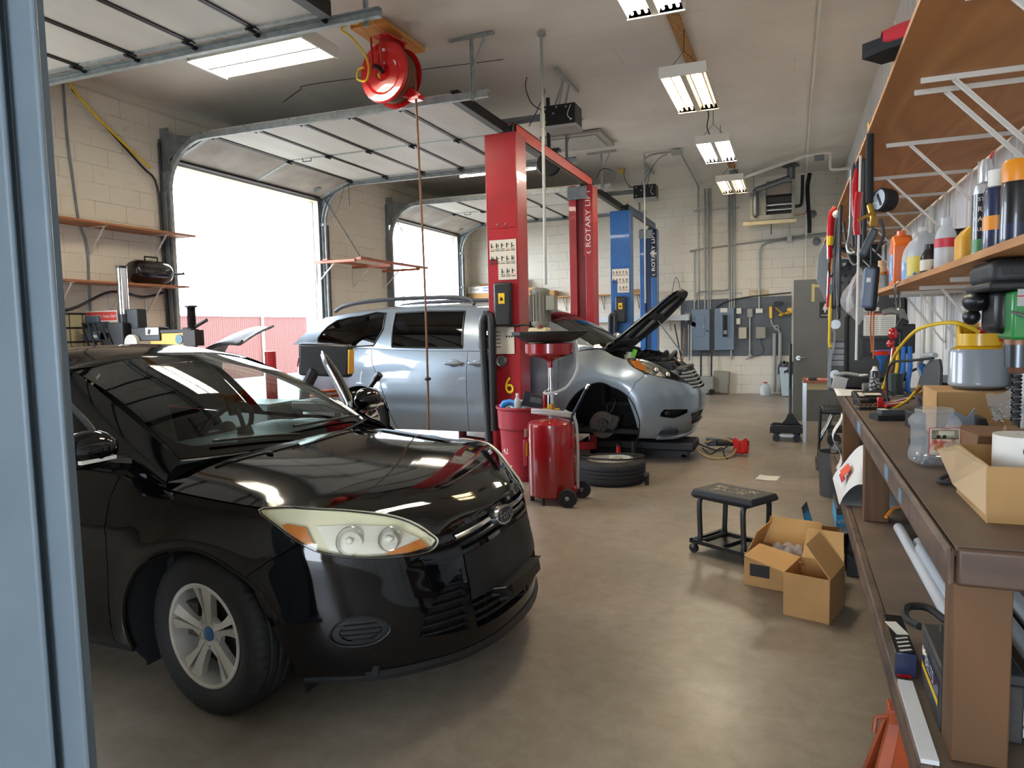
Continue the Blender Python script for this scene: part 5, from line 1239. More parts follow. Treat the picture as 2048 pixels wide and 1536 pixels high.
flat('cord_reel', MB().lathe([(0, -.05), (.15, -.05), (.16, -.03), (.1, -.02), (.1, .02), (.16, .03), (.15, .05), (0, .05)], c=(-2.95, 8.95, 3.62), n=28, axis='y').box(-3.1, -2.8, 8.90, 9.0, 3.76, 3.80).box(-2.97, -2.93, 8.93, 8.97, 3.8, 4.45), m_black, 'black cord reel hanging behind the red lift beam', 'cord reel')
# pipe along the ceiling near the right wall
m_pvc = mat('white pipe', 'd8d6cd', .45)
flat('ceiling_pipe', MB().tube([(.22, YF, cz(.2) - .03), (.22, 13.6, cz(.2) - .03), (.235, 15.85, cz(.2) - .06), (.24, 15.94, 4.4), (.245, 15.955, 4.2), (.25, 15.955, 1.9)], .017, 8).cyl((.22, 8.6, cz(.2) - .055), (.22, 8.6, cz(.2)), .012).cyl((.22, 11.2, cz(.2) - .055), (.22, 11.2, cz(.2)), .012), m_pvc, 'white pipe running along the ceiling and down the back wall', 'pipe')
flat('drain_pipe', MB().tube([(-.92, 15.0, 4.37), (.18, 14.0, 4.46)], .033, 10).tube([(.18, 14.0, 4.46), (.52, 14.0, 4.47), (.60, 14.0, 4.45), (.60, 14.0, 4.22), (.66, 14.0, 4.17), (.93, 14.0, 4.17)], .024, 10, 3), m_pvc, 'white drain pipe stepping across under the ceiling to the right wall', 'pipe')
flat('pipe_bracket', MB().cbox((.42, 14.0, 4.40), (.16, .05, .10)), m_galvd, 'small grey bracket under the stepped drain pipe', 'bracket')
# ---- unit heater
t = thing('unit_heater', 'grey unit heater hung near the back wall with a flue pipe', 'heater', (-.38, 15.2, 3.5))
mh = mat('heater grey', '8d8f8a', .5, .35, col2='7b7d78', scale=6)
b = MB().box(-.80, -.50, 14.92, 15.5, 3.55, 4.05).box(-.50, -.49, 14.9, 15.5, 3.55, 4.22).box(-.03, .03, 14.88, 15.5, 3.50, 4.24).box(-.50, .03, 14.9, 15.5, 4.20, 4.24).box(-.80, .03, 14.9, 15.5, 3.50, 3.60).box(-.5, .03, 15.4, 15.5, 3.55, 4.22); b.build('cabinet', mh, t, bevel=.006)
MB().box(-.49, -.03, 14.98, 15.4, 4.0, 4.02).box(-.48, -.04, 15.36, 15.40, 3.62, 4.2).build('baffle', mat('heater brown', '6e665c', .5), t)
b = MB()
for z in (3.70, 3.80): b.cyl((-.49, 15.05, z), (-.03, 15.05, z), .035, n=12)
b.build('heat_tube', m_steel, t)
MB().box(-.485, -.035, 14.95, 14.955, 3.98, 4.19).build('front_panel', mat('panel cream', '8c8072', .4), t)
MB().cyl((-.69, 14.86, 3.62), (-.69, 14.86, 4.06), .055, n=18).sphere((-.69, 14.86, 3.62), .055, 14, 8).sphere((-.69, 14.86, 4.06), .056, 14, 8).cyl((-.69, 14.86, 4.08), (-.09, 14.95, 4.27), .055, n=18).cyl((-.05, 14.98, 4.24), (-.05, 14.98, 4.47), .075, n=20).lathe([(.075, 4.47), (.16, 4.49), (.16, 4.50)], c=(-.05, 14.98, 0), n=24).build('flue_pipe', mat('flue', '74777a', .4, .8), t)
for x in (-.74, -.02): MB().cyl((x, 15.2, 4.2), (x, 15.2, cz(x)), .008, n=6).build('hanger_rod', m_steel, t)
MB().box(-.92, .06, 14.9, 14.95, 3.42, 3.49).box(-.85, .04, 15.3, 15.35, 3.42, 3.49).build('support_rail', mat('cream rail', 'bdb59c', .6), t)
MB().cyl((-.40, 14.95, 3.45), (-.40, 14.95, 3.22), .01, n=6).build('pull_rod', m_black, t)
MB().tube([(.03, 14.9, 3.72), (.12, 14.9, 3.73), (.15, 14.92, 3.85), (.16, 14.95, 4.3)], .03, 8, 5).build('insulated_line', m_blackr, t)
MB().tube([(.03, 14.92, 3.55), (.2, 14.95, 3.57), (.23, 15.1, 3.65)], .01, 6, 5).build('copper_line', mat('copper', 'b26b45', .3, .9), t)
flat('conduit', MB().tube([(-.07, 15.93, 3.62), (-.07, 15.93, 3.32), (-.07, 15.93, 3.25)], .01, 6).cbox((-.07, 15.94, 3.22), (.09, .07, .16)).tube([(-.02, 15.94, 3.20), (.5, 15.94, 3.26), (.9, 15.94, 3.32)], .009, 6), MATS['conduit grey'], 'small switch box and conduit below the unit heater', 'conduit')
for x, z in ((.36, 3.70), (.45, 3.14)): flat('wall_fitting', MB().lathe([(0, -.03), (.03, -.03), (.05, -.01), (.085, 0)], c=(x, 15.995, z), n=20, axis='y'), m_galvd, 'round metal cap on the back wall %s' % ('level with the heater' if z > 3.5 else 'lower, beside the hanging cords'), 'wall cap')
flat('insulated_pipe', MB().tube([(.30, 15.6, 4.45), (.26, 15.6, 4.2), (.27, 15.6, 3.9), (.30, 15.6, 3.5), (.30, 15.7, 3.3)], .04, 10, 5), m_blackr, 'black insulated line hanging down to the right of the heater', 'pipe')
# ================================================================== BACK WALL
YW = 16.0
m_gpanel = mat('grey painted board', '5f656b', .7, col2='565b61', scale=4, bump=.1); m_ebox = mat('grey panel box', '6f8092', .45, .2); m_ebox2 = mat('grey box', '8f918c', .5, .2)
t = thing('backer_board', 'grey painted plywood board behind the electrical panels', 'board', (-1.15, YW, .81))
MB().prism([(-2.29, .81), (-.02, .82), (-.02, 2.06), (-2.29, 2.03)], YW - .02, YW - .001, 'y').build('board', m_gpanel, t, smooth=0)
def epanel(x0, x1, z0, z1, lab, open_):
 t = thing('electrical_panel', lab, 'electrical panel', ((x0 + x1) / 2, YW - .02, z0))
 MB().box(x0, x1, YW - .13, YW - .021, z0, z1).build('cabinet', m_ebox, t, bevel=.006)
 w = x1 - x0
 if not open_:
  d = MB().box(x0 + w * .23, x1 - w * .27, YW - .140, YW - .13, z0 + .30, z1 - .12).build('door', m_ebox, t, bevel=.004)
  MB().cbox((x1 - w * .33, YW - .145, z0 + .52), (.03, .012, .05)).build('latch', m_steel, d)
  MB().cbox((x1 - w * .12, YW - .134, z0 + .42), (.05, .004, .03), (0, 35, 0)).build('sticker', m_black, t)
 else:
  MB().box(x0 + w * .45, x1 - w * .33, YW - .135, YW - .129, z0 + .28, z1 - .15).build('breaker_bay', m_black, t)
  d = MB().box(x0 + w * .41, x0 + w * .43, YW - .32, YW - .13, z0 + .28, z1 - .12).build('door', mat('panel door inside', '8fa3b8', .4), t)
  for k in range(9): MB().cbox((x0 + w * .56, YW - .14, z1 - .2 - k * .042), (w * .16, .02, .03)).build('breaker', m_trimb if k < 7 else m_steel, t)
  MB().box(x0 + w * .30, x1 - w * .34, YW - .135, YW - .129, z1 - .09, z1 + .0).build('label_plate', m_white, t)
epanel(-2.04, -1.66, .94, 1.83, 'grey closed electrical panel, left one of the pair on the back wall', False)
epanel(-1.56, -1.16, .945, 1.84, 'grey electrical panel with its small door open showing breakers', True)
cg = MATS['conduit grey']
def cond(pts, r, lab): return flat('wall_conduit', MB().tube(pts, r, 8, 4), cg, lab, 'conduit', 'vertical conduits above the electrical panels')
for i, x in enumerate((-1.99, -1.77, -1.70, -1.655)): cond([(x, YW - .035, 1.83), (x, YW - .035, 3.0), (x, YW - .035, 4.40)] if i else [(x, YW - .035, 1.83), (x, YW - .035, 2.9), (x + .02, YW - .035, 3.06), (x + .12, YW - .035, 3.12), (.9, YW - .035, 3.32)], .016, 'vertical conduit rising from the closed electrical panel' if i else 'conduit bending across the back wall from the closed panel to the right')
for x in (-1.255, -1.21, -1.16): cond([(x, YW - .035, 1.84), (x, YW - .035, 3.0), (x, YW - .035, 4.42)], .016, 'vertical conduit rising from the open electrical panel')
for x in (-1.905,): pass
flat('conduit_strut', MB().box(-2.0, -1.05, YW - .03, YW - .005, 3.93, 3.96).box(-2.0, -1.0, YW - .03, YW - .005, 2.14, 2.165), cg, 'horizontal strut holding the conduits on the back wall', 'strut')
flat('wall_conduit', MB().tube([(-1.97, YW - .05, 2.0), (-1.95, YW - .05, 2.16), (-1.85, YW - .05, 2.21), (-1.4, YW - .05, 2.22), (-1.30, YW - .05, 2.25), (-1.28, YW - .05, 2.4), (-1.28, YW - .05, 4.3)], .013, 8, 4), cg, 'conduit with two bends between the electrical panels', 'conduit')
flat('wall_conduit', MB().tube([(-.655, YW - .04, 1.78), (-.655, YW - .04, 2.8), (-.645, YW - .04, 3.02), (-.5, YW - .04, 3.17), (.2, YW - .04, 3.22), (.85, YW - .04, 3.26)], .019, 8, 4), cg, 'conduit from the white thermostat up and along the back wall', 'conduit')
flat('black_cable', MB().tube([(-1.58, YW - .05, 1.72), (-1.52, YW - .05, 1.86), (-1.3, YW - .05, 1.98), (-.9, YW - .05, 2.06), (-.5, YW - .05, 2.09), (-.03, YW - .05, 2.12)], .013, 6, 6), m_black, 'black cable arching over the electrical panels', 'cable')
def wbox(x, z, w, h, d, m_, lab, cat='electrical box', bev=.008, name='wall_box'): return flat(name, MB().cbox((x, YW - .02 - d / 2, z), (w, d, h)), m_, lab, cat, bevel=bev)
wbox(-2.13, 1.66, .13, .19, .08, m_ebox2, 'small grey box at the left end of the backer board')
wbox(-1.065, 1.77, .10, .12, .06, m_white, 'small white outlet above another beside the open panel', 'outlet', name='wall_outlet')
wbox(-1.075, 1.55, .08, .13, .07, m_white, 'white plug in adapter below the small outlet', 'adapter', name='plug_adapter')
wbox(-.985, 1.30, .16, .24, .09, mat('beige box', 'b9b3a2', .5), 'beige plastic box low beside the open panel')
wbox(-.84, 1.72, .11, .18, .07, m_ebox2, 'grey switch with red buttons on the backer board', 'switch', name='wall_switch')
wbox(-.655, 1.76, .14, .095, .05, m_white, 'white thermostat on the backer board', 'thermostat', name='thermostat')
wbox(-.62, 1.30, .19, .24, .10, mat('taupe box', '928c80', .5), 'taupe plastic box with a black cord below the thermostat')
wbox(-.425, 1.72, .065, .26, .06, mat('brass', 'b8913c', .35, .7), 'tall brass box on the right of the backer board')
t = thing('gas_regulator', 'brass gas regulator and valves at the right of the backer board', 'regulator', (-.2, YW - .1, 1.7))
MB().sphere((-.23, YW - .10, 1.66), (.05, .05, .045), 14, 10).sphere((-.09, YW - .10, 1.70), (.055, .05, .05), 14, 10).cyl((-.33, YW - .1, 1.82), (-.20, YW - .1, 1.68), .022).cyl((-.25, YW - .1, 1.67), (-.08, YW - .1, 1.70), .025).cbox((-.06, YW - .1, 1.75), (.09, .06, .10)).build('valve_body', MATS['brass'], t)
MB().cbox((-.28, YW - .08, 1.90), (.16, .08, .08)).build('transformer', m_black, t, bevel=.008)
flat('gas_pipe', MB().tube([(-.425, YW - .06, 1.58), (-.38, YW - .06, 1.45), (-.26, YW - .06, 1.32), (-.24, YW - .06, 1.22)], .018, 8, 3).cyl((-.35, YW - .07, 1.28), (-.35, YW - .07, .05), .035, n=12).cyl((-.24, YW - .07, 1.28), (-.24, YW - .07, .05), .035, n=12).lathe([(.03, -.03), (.055, -.02), (.055, .02), (.03, .03)], c=(-.31, YW - .07, 1.40), n=16, axis='y'), mat('grey pipe', '9a9b97', .5), 'pair of grey vertical gas pipes on the right of the back wall', 'pipe')
flat('wall_conduit', MB().tube([(-.84, YW - .05, 1.63), (-.84, YW - .05, .78)], .02, 8).cbox((-.84, YW - .05, .80), (.06, .05, .1)), cg, 'conduit dropping from the red button switch below the board', 'conduit')
flat('wall_conduit', MB().tube([(-1.22, YW - .05, .945), (-1.22, YW - .05, .74)], .02, 8), cg, 'short conduit stub below the open panel', 'conduit')
flat('wall_conduit', MB().tube([(-2.11, YW - .05, 1.56), (-2.11, YW - .05, .72)], .018, 8), cg, 'conduit dropping from the small grey box at the board end', 'conduit')
flat('looped_cable', MB().tube([(-.62, YW - .07, 1.18), (-.60, YW - .07, 1.05), (-.56, YW - .07, .95), (-.62, YW - .07, .83), (-.75, YW - .07, .80), (-.92, YW - .07, .74)], .008, 6, 6), m_black, 'black cord looping below the taupe box', 'cable')
flat('wall_tape', MB().prism([(-.87, 2.06), (-.47, 2.06), (-.47, 2.20), (-.87, 2.21)], YW - .004, YW - .001, 'y'), mat('masking patch', 'cdbfa0', .8, col2='a2906e', scale=8), 'beige patch on the wall behind the thermostat conduit', 'tape')
# long shelf on the back wall with boxes
m_card = mat('cardboard', 'b08a58', .8, col2='a47d4c', scale=5); m_cardd = mat('cardboard inside', 'a88350', .85)
t = thing('wall_shelf', 'long plywood shelf on the back wall holding cardboard boxes', 'shelf', (-5.2, 15.8, 2.2))
MB().box(-7.33, -3.0, 15.66, 15.995, 2.20, 2.225).build('board', m_ply, t)
for x in (-6.9, -5.9, -4.9, -4.0, -3.2):
 MB().tube([(x, 15.985, 2.19), (x, 15.7, 2.19), (x, 15.98, 1.88), (x, 15.985, 2.19)], .006, 5).build('bracket', m_dark, t)
t = thing('wall_shelf', 'lower narrow shelf on the back wall behind the open hood', 'shelf', (-3.5, 15.85, 1.65))
MB().box(-5.0, -2.08, 15.75, 15.995, 1.61, 1.63).m(1).box(-5.0, -2.08, 15.72, 15.75, 1.60, 1.72).build('board', [m_ply, mat('pale rail', 'bcc4c8', .5)], t)
for x in (-4.7, -3.6, -2.5): MB().tube([(x, 15.98, 1.6), (x, 15.78, 1.6), (x, 15.98, 1.38)], .006, 5).build('bracket', m_dark, t)
def carton(x0, x1, y0, y1, z0, z1, m_, lab, name='cardboard_box'): return flat(name, MB().box(x0, x1, y0, y1, z0, z1), m_, lab, 'box', bevel=.004)
carton(-7.28, -6.35, 15.70, 15.97, 2.226, 2.37, m_card, 'brown cardboard box under the white lamp carton on the back shelf')
t = thing('lamp_carton', 'white carton with blue print lying on a cardboard box on the back shelf', 'box', (-6.8, 15.83, 2.372))
b = MB().m(0).box(-7.3, -6.0, 15.70, 15.95, 2.372, 2.53).m(1).word('PHILIPS', .07, (-7.10, 15.697, 2.45), F_MY).m(2).box(-6.90, -6.64, 15.697, 15.70, 2.475, 2.505).box(-6.90, -6.64, 15.697, 15.70, 2.41, 2.44).m(3).box(-6.6, -6.0, 15.697, 15.70, 2.41, 2.505); b.build('carton', [m_white, m_ink, mat('print blue', '3c66ac', .5), mat('print teal', '2f9fc0', .5)], t, smooth=0)
carton(-7.0, -6.3, 15.75, 15.98, 2.532, 2.60, mat('brown carton', '7c5a3a', .8), 'flat brown carton on top of the white lamp carton')
t = thing('cardboard_box', 'open cardboard box with a flap up on the back shelf behind the lift motor', 'box', (-5.75, 15.82, 2.226))
MB().box(-6.0, -5.55, 15.68, 15.97, 2.226, 2.45).build('carton', m_card, t); MB().quad((-5.98, 15.70, 2.45), (-5.98, 15.95, 2.45), (-5.90, 15.95, 2.68), (-5.90, 15.70, 2.68)).build('flap', m_cardd, t, solid=.004)
carton(-5.45, -5.1, 15.70, 15.97, 2.226, 2.36, m_card, 'small cardboard box beside the open one on the back shelf')
carton(-3.5, -3.05, 15.70, 15.96, 2.226, 2.31, m_card, 'flat cardboard tray at the right end of the back shelf')
# cleaning tools leaning on the back wall
m_handle = wood('broom handle', 'a3713d', '94632f', None, 'z', 3)
t = thing('broom', 'broom with a dark handle leaning on the back wall behind the van', 'broom', (-2.3, 15.8, 0)); MB().cyl((-2.12, 15.7, .12), (-2.42, 15.95, 1.52), .014).build('handle', m_black, t); MB().cbox((-2.10, 15.69, .08), (.34, .08, .14)).build('bristles', m_dark, t)
t = thing('broom', 'broom with a wooden handle leaning on the left end of the backer board', 'broom', (-2.2, 15.8, 0)); MB().cyl((-2.24, 15.6, .1), (-2.20, 15.93, 1.45), .014).build('handle', m_handle, t); MB().cbox((-2.24, 15.59, .07), (.16, .07, .13)).build('bristles', mat('bristle grey', '5d5f60', .9), t)
t = thing('squeegee', 'floor squeegee with a pale handle leaning on the backer board', 'squeegee', (-2.05, 15.8, 0)); MB().cyl((-2.02, 15.58, .06), (-2.06, 15.93, 1.50), .012).build('handle', m_white, t); MB().cbox((-2.04, 15.90, 1.53), (.2, .06, .09), (0, 25, 0)).build('head', m_black, t)
flat('wall_hook', MB().tube([(-2.48, 15.97, 2.2), (-2.38, 15.95, 2.55), (-2.28, 15.95, 2.2), (-2.33, 15.95, 1.85)], .006, 5, 6), m_dark, 'bent wire hook hanging on the back wall behind the hood tip', 'hook')
# things on the floor along the back wall
t = thing('hand_truck', 'folding grey luggage cart with a black handle against the back wall', 'cart', (-1.72, 15.75, 0))
MB().cbox((-1.74, 15.78, .20), (.36, .22, .36)).build('body', m_ebox2, t, bevel=.02); MB().tube([(-1.84, 15.80, .38), (-1.84, 15.82, .88), (-1.82, 15.82, .91), (-1.64, 15.82, .91), (-1.62, 15.82, .88), (-1.62, 15.80, .38)], .02, 8).build('handle', m_black, t)
for x in (-1.86, -1.6): MB().cyl((x, 15.66, .06), (x, 15.70, .06), .06, n=18).build('wheel', m_blackr, t)
flat('folded_tarp', MB().cbox((-1.42, 15.86, .25), (.34, .10, .49), (0, 4, 0)), mat('dusty grey', '8c897e', .7), 'dusty grey case standing by the luggage cart', 'case', bevel=.03)
t = thing('trash_bin', 'pale blue waste bin lined with a black bag by the back wall', 'bin', (.0, 15.6, 0))
b = MB(); b.add([(-.19, 15.42, .01), (.15, 15.42, .01), (.15, 15.72, .01), (-.19, 15.72, .01), (-.24, 15.37, .60), (.20, 15.37, .60), (.20, 15.77, .60), (-.24, 15.77, .60)], [(0, 1, 2, 3), (0, 1, 5, 4), (1, 2, 6, 5), (2, 3, 7, 6), (3, 0, 4, 7)]); b.build('bin', mat('bin blue', 'b5c9d2', .5), t, bevel=.01)
b = MB(); b.grid(lambda u, v: (-.02 + .245 * math.cos(2 * PI * u) * (1 + .05 * math.sin(14 * u * 2 * PI)) * (1.0 if v < .7 else .85), 15.57 + .215 * math.sin(2 * PI * u) * (1 + .05 * math.sin(11 * u * 2 * PI)) * (1.0 if v < .7 else .85), .47 + .22 * v + .03 * math.sin(9 * u * 2 * PI)), 48, 6, cu=True); b.build('bin_liner', m_black, t, smooth=60)
flat('jug', MB().lathe([(0, 0), (.10, .0), (.11, .03), (.11, .16), (.06, .22), (.035, .23), (.035, .25)], c=(-.52, 15.72, .001), n=20).m(1).lathe([(.037, .245), (.037, .275), (0, .275)], c=(-.52, 15.72, .001), n=16), [mat('clear jug', 'c3c9c9', .3), m_redlens], 'clear jug with a red cap on the floor by the back wall', 'jug')
# ================================================================== LEFT WALL
m_lshelf = wood('left shelf wood', 'a06a44', '8f5b38', 'b57c52', 'y', 2, .6); m_brk = mat('white bracket', 'cfccc4', .5)
def lshelf(z, y0, y1, lab, ys):
 t = thing('wall_shelf', lab, 'shelf', (WX + .18, (y0 + y1) / 2, z), 0, 'shelves on the door wall')
 MB().box(WX + .003, WX + .37, y0, y1, z - .022, z).build('board', m_lshelf, t)
 for y in ys: MB().box(WX + .001, WX + .006, y - .018, y + .018, z - .38, z - .02).box(WX, WX + .30, y - .012, y + .012, z - .03, z - .022).tube([(WX + .26, y, z - .03), (WX + .01, y, z - .32)], .011, 6).build('bracket', m_brk, t)
lshelf(2.76, 4.85, 6.98, 'upper wooden shelf on the left wall beside the middle garage door', (5.15, 5.78, 6.62))
lshelf(2.12, 4.85, 6.83, 'lower wooden shelf on the left wall holding the black air tank', (5.35, 6.0, 6.5))
t = thing('air_tank', 'black bead seating air tank with a nozzle on the lower left shelf', 'air tank', (-7.17, 6.4, 2.12))
b = MB().lathe([(0, -.28), (.06, -.275), (.11, -.25), (.135, -.20), (.14, -.1), (.14, .1), (.135, .20), (.11, .25), (.06, .275), (0, .28)], c=(-7.17, 6.42, 2.272), n=28, axis='y'); b.build('tank', mat('gloss black', '0d0e12', .2, coat=.6), t)
MB().tube([(-7.17, 6.36, 2.40), (-7.17, 6.36, 2.455), (-7.17, 6.54, 2.455), (-7.17, 6.54, 2.40)], .011, 6).build('handle', m_black, t)
MB().tube([(-7.17, 6.68, 2.27), (-7.16, 6.80, 2.272), (-7.15, 6.92, 2.285)], .014, 8).tube([(-7.15, 6.91, 2.28), (-7.15, 6.91, 2.31)], .008, 6).build('nozzle', m_black, t)
MB().box(-7.21, -7.13, 6.30, 6.52, 2.128, 2.145).build('foot', m_black, t)
flat('shelf_cable', MB().tube([(-7.30, 6.72, 2.05), (-7.28, 6.4, 1.98), (-7.2, 5.9, 2.02), (-7.18, 5.4, 1.82), (-7.2, 4.9, 1.74), (-7.25, 4.4, 1.72)], .016, 8, 6), m_black, 'thick black cable drooping under the lower left shelf', 'cable')
m_red_wood = wood('red lumber', 'a85f40', '98523a', None, 'y', 2)
t = thing('lumber_shelf', 'open rack of red stained lumber on brackets between the garage doors', 'shelf', (-6.9, 10.9, 2.66))
for x, y0, y1, z in ((-6.56, 9.95, 12.25, 2.70), (-7.12, 9.82, 11.7, 2.69)): MB().box(x - .045, x + .045, y0, y1, z - .019, z + .019).build('rail', m_red_wood, t)
for y in (9.85, 10.95, 11.95): MB().box(-7.34, -6.55, y - .03, y + .03, 2.64, 2.68).build('cross_bar', m_red_wood, t)
for y in (9.9, 10.95, 11.95): MB().box(WX + .001, WX + .006, y - .018, y + .018, 2.3, 2.64).tube([(-7.0, y, 2.64), (WX + .01, y, 2.32)], .011, 6).build('bracket', m_brk, t)
b = MB(); A, Bq = Vector((-7.22, 10.03, 3.70)), Vector((-6.56, 10.0, 2.73)); N = 44
for k in range(N):
 p = A.lerp(Bq, k / N); q = A.lerp(Bq, (k + 1.25) / N); b.tube([tuple(p + Vector((.008 * (k % 2), .010 * (1 - k % 2), 0))), tuple(q + Vector((.008 * (k % 2), .010 * (1 - k % 2), 0)))], .005, 5).tube([tuple(p - Vector((.008 * (k % 2), .010 * (1 - k % 2), 0))), tuple(q - Vector((.008 * (k % 2), .010 * (1 - k % 2), 0)))], .005, 5)
b.tube([tuple(Bq + Vector((0, .02, .0))), (-6.56, 10.35, 2.73), ], .005, 5); flat('hoist_chain', b, m_dark, 'steel chain slanting from the door corner to the lumber rack', 'chain')
b = MB(); A, Bq = Vector((-7.22, 12.3, 3.68)), Vector((-6.6, 12.1, 2.74)); N = 40
for k in range(N): p = A.lerp(Bq, k / N); q = A.lerp(Bq, (k + 1.2) / N); b.tube([tuple(p + Vector((.008 * (k % 2), .008 * (1 - k % 2), 0))), tuple(q + Vector((.008 * (k % 2), .008 * (1 - k % 2), 0)))], .006, 5)
flat('hoist_chain', b, m_steel, 'thin chain in front of the far garage door opening', 'chain')
flat('pull_rope', MB().tube([(-6.72, 9.98, 3.92), (-6.70, 9.97, 3.55)], .004, 5).tube([(-6.78, 9.98, 3.92), (-6.95, 9.98, 3.5), (-7.15, 9.98, 3.35)], .003, 5, 5), m_dark, 'thin pull cords hanging from the middle garage door track', 'cord')
# ================================================================== RIGHT SIDE: workbench, shelves and what is on them
m_bench = wood('worn bench wood', '5a4636', '6b5443', '4c3a2d', 'y', 1.4, .6, stain='3c2f27', rings=7)
m_benchtop = mat('greasy bench top', '54463a', .55, col2='6a594a', scale=3, detail=8, bump=.1, bscale=30)
m_post = wood('bench post wood', '694727', '5d3f22', '51351c', 'z', 2.2, .65, rings=14); m_postl = wood('pale post side', 'b98f62', 'a87e52', None, 'z', 2, .65)
t = thing('workbench', 'long heavy worn wooden workbench along the right wall', 'workbench', (.65, 4.2, 0))
MB().box(.372, .945, 1.965, 6.53, .925, .951).build('bench_top', m_benchtop, t, smooth=0)
MB().box(.348, .37, 1.945, 6.55, .855, .949).build('front_board', m_bench, t, bevel=.012, seg=3)
MB().box(.372, .945, 1.945, 1.965, .855, .949).build('end_board', mat('dark stained wood', '3a2d25', .5, col2='5a4334', scale=6, stretch=(.4, 1, 3)), t, bevel=.010, seg=3)
for (y, z, r, w) in ((3.1, .905, .012, .05), (2.72, .90, .010, .03), (4.35, .91, .014, .10)): MB().box(.3465, .348, y - w, y + w, z - r * 2.2, z + r * 2.2).build('paint_mark', mat('blue paint', '5c86ab', .6, col2='6e7d86', scale=30), t)
for y0, y1 in ((1.972, 2.085), (4.28, 4.40), (6.05, 6.17)):
 MB().m(0).box(.374, .497, y0, y1, .40, .9).m(0).build('leg', [m_post], t, bevel=.004); MB().box(.374, .497, y0, y1, 0, .30).build('leg', m_post, t, bevel=.004)
MB().box(.335, .945, 1.93, 6.45, .372, .40).build('lower_shelf', m_benchtop, t, smooth=0)
MB().box(.300, .335, 1.93, 6.45, .30, .401).build('shelf_edge', m_bench, t, bevel=.006)
m_shply = wood('shelf plywood', 'b98148', 'a87240', 'c48f56', 'y', .9, .6, rings=16)
def rshelf(name, lab, x0, z, y0, y1, thick, ys, drop, seam=None):
 t = thing(name, lab, 'shelf', ((x0 + .95) / 2, (y0 + y1) / 2, z), 0, 'plywood shelves on the right wall')
 segs = [(y0, y1)] if not seam else [(y0, seam), (seam + .004, y1)]
 for a, c in segs: MB().box(x0, .93, a, c, z, z + thick).build('board', m_shply, t, smooth=0)
 for y in ys:
  b = MB().box(x0 + .10, .925, y - .012, y + .012, z - .006, z - .001).box(x0 + .10, .925, y - .012, y - .008, z - .02, z - .006).box(.918, .925, y - .014, y + .014, z - drop, z - .001)
  A, Bq = Vector((x0 + .20, y, z - .012)), Vector((.915, y, z - drop + .04)); d = (Bq - A); L = d.length; ang = -math.degrees(math.atan2(d.z, d.x))
  b.cbox((A + Bq) / 2, (L, .032, .004), (0, ang, 0)).cbox((A + Bq) / 2 + Vector((0, .015, 0)), (L, .003, .012), (0, ang, 0)); b.build('bracket', m_brk, t)
 return t
rshelf('wall_shelf', 'wide upper plywood shelf above the workbench', .305, 2.33, .6, 10.4, .018, (1.55, 2.2, 2.88, 3.02, 3.85, 4.7, 5.45, 6.3, 7.2, 8.3, 9.4), .50, 3.1)
rshelf('wall_shelf', 'narrow lower plywood shelf holding bottles and spray cans', .490, 1.668, .8, 5.45, .022, (1.5, 2.25, 3.0, 3.35, 4.1, 4.75, 5.3), .36)
b = MB()
for y in (2.35, 3.2, 3.32, 4.5): b.cyl((.53, y, 1.667), (.53, y, 1.66), .007, n=8)
flat('wall_conduit', MB().tube([(.90, 4.35, 2.30), (.90, 4.35, 1.70)], .022, 10), m_pvc, 'white vertical pipe on the right wall between the two shelves', 'pipe')
flat('wall_conduit', MB().tube([(.92, 5.9, 2.3), (.92, 5.9, 1.2)], .022, 10).tube([(.92, 6.05, 2.3), (.92, 6.05, 1.2)], .012, 8), m_pvc, 'pair of white vertical pipes on the right wall past the shelf end', 'pipe')
# pipes high on the right wall above the shelf
flat('wall_conduit', MB().tube([(.90, 8.0, 4.38), (.93, 8.0, 4.30), (.93, 8.0, 2.4)], .016, 8).tube([(.90, 8.35, 4.25), (.93, 8.35, 4.15), (.93, 8.35, 2.4)], .016, 8), m_pvc, 'white pipes bending down the right wall above the upper shelf', 'pipe')
flat('wall_conduit', MB().tube([(.93, 6.4, 4.4), (.93, 6.4, 2.4)], .012, 8), mat('green conduit', '5d8a66', .5), 'green conduit on the right wall above the upper shelf', 'conduit')
flat('ceiling_wire', MB().tube([(.33, 5.6, 4.53), (.5, 5.9, 4.50), (.75, 6.25, 4.46), (.92, 6.4, 4.42)], .007, 5, 5), m_black, 'thin black wires crossing the ceiling to the green conduit', 'cable')
# red bag on the upper shelf
t = thing('tool_bag', 'red and black cloth bag poking over the edge of the upper shelf', 'bag', (.4, 2.6, 2.35))
b = MB().m(0).grid(lambda u, v: (.26 + .42 * u, 2.66 - .22 * u + .10 * math.cos(2 * PI * v) * (.5 + .5 * u), 2.385 + (.03 + .055 * min(1, u * 2.2)) * math.sin(2 * PI * v) * (1 if math.sin(2 * PI * v) > 0 else .3) + .012 * math.sin(9 * u + 5 * v)), 14, 20, cv=True); b.build('bag', mat('red cloth', 'b8252f', .8, bump=.3, bscale=200), t, smooth=70)
b = MB().prism([(.205, 2.66), (.26, 2.60), (.66, 2.36), (.70, 2.5), (.27, 2.74)], 2.352, 2.372, 'z').prism([(.205, 2.66), (.27, 2.61), (.28, 2.72)], 2.372, 2.40, 'z'); b.build('black_base', mat('black cloth', '17171a', .8), t)
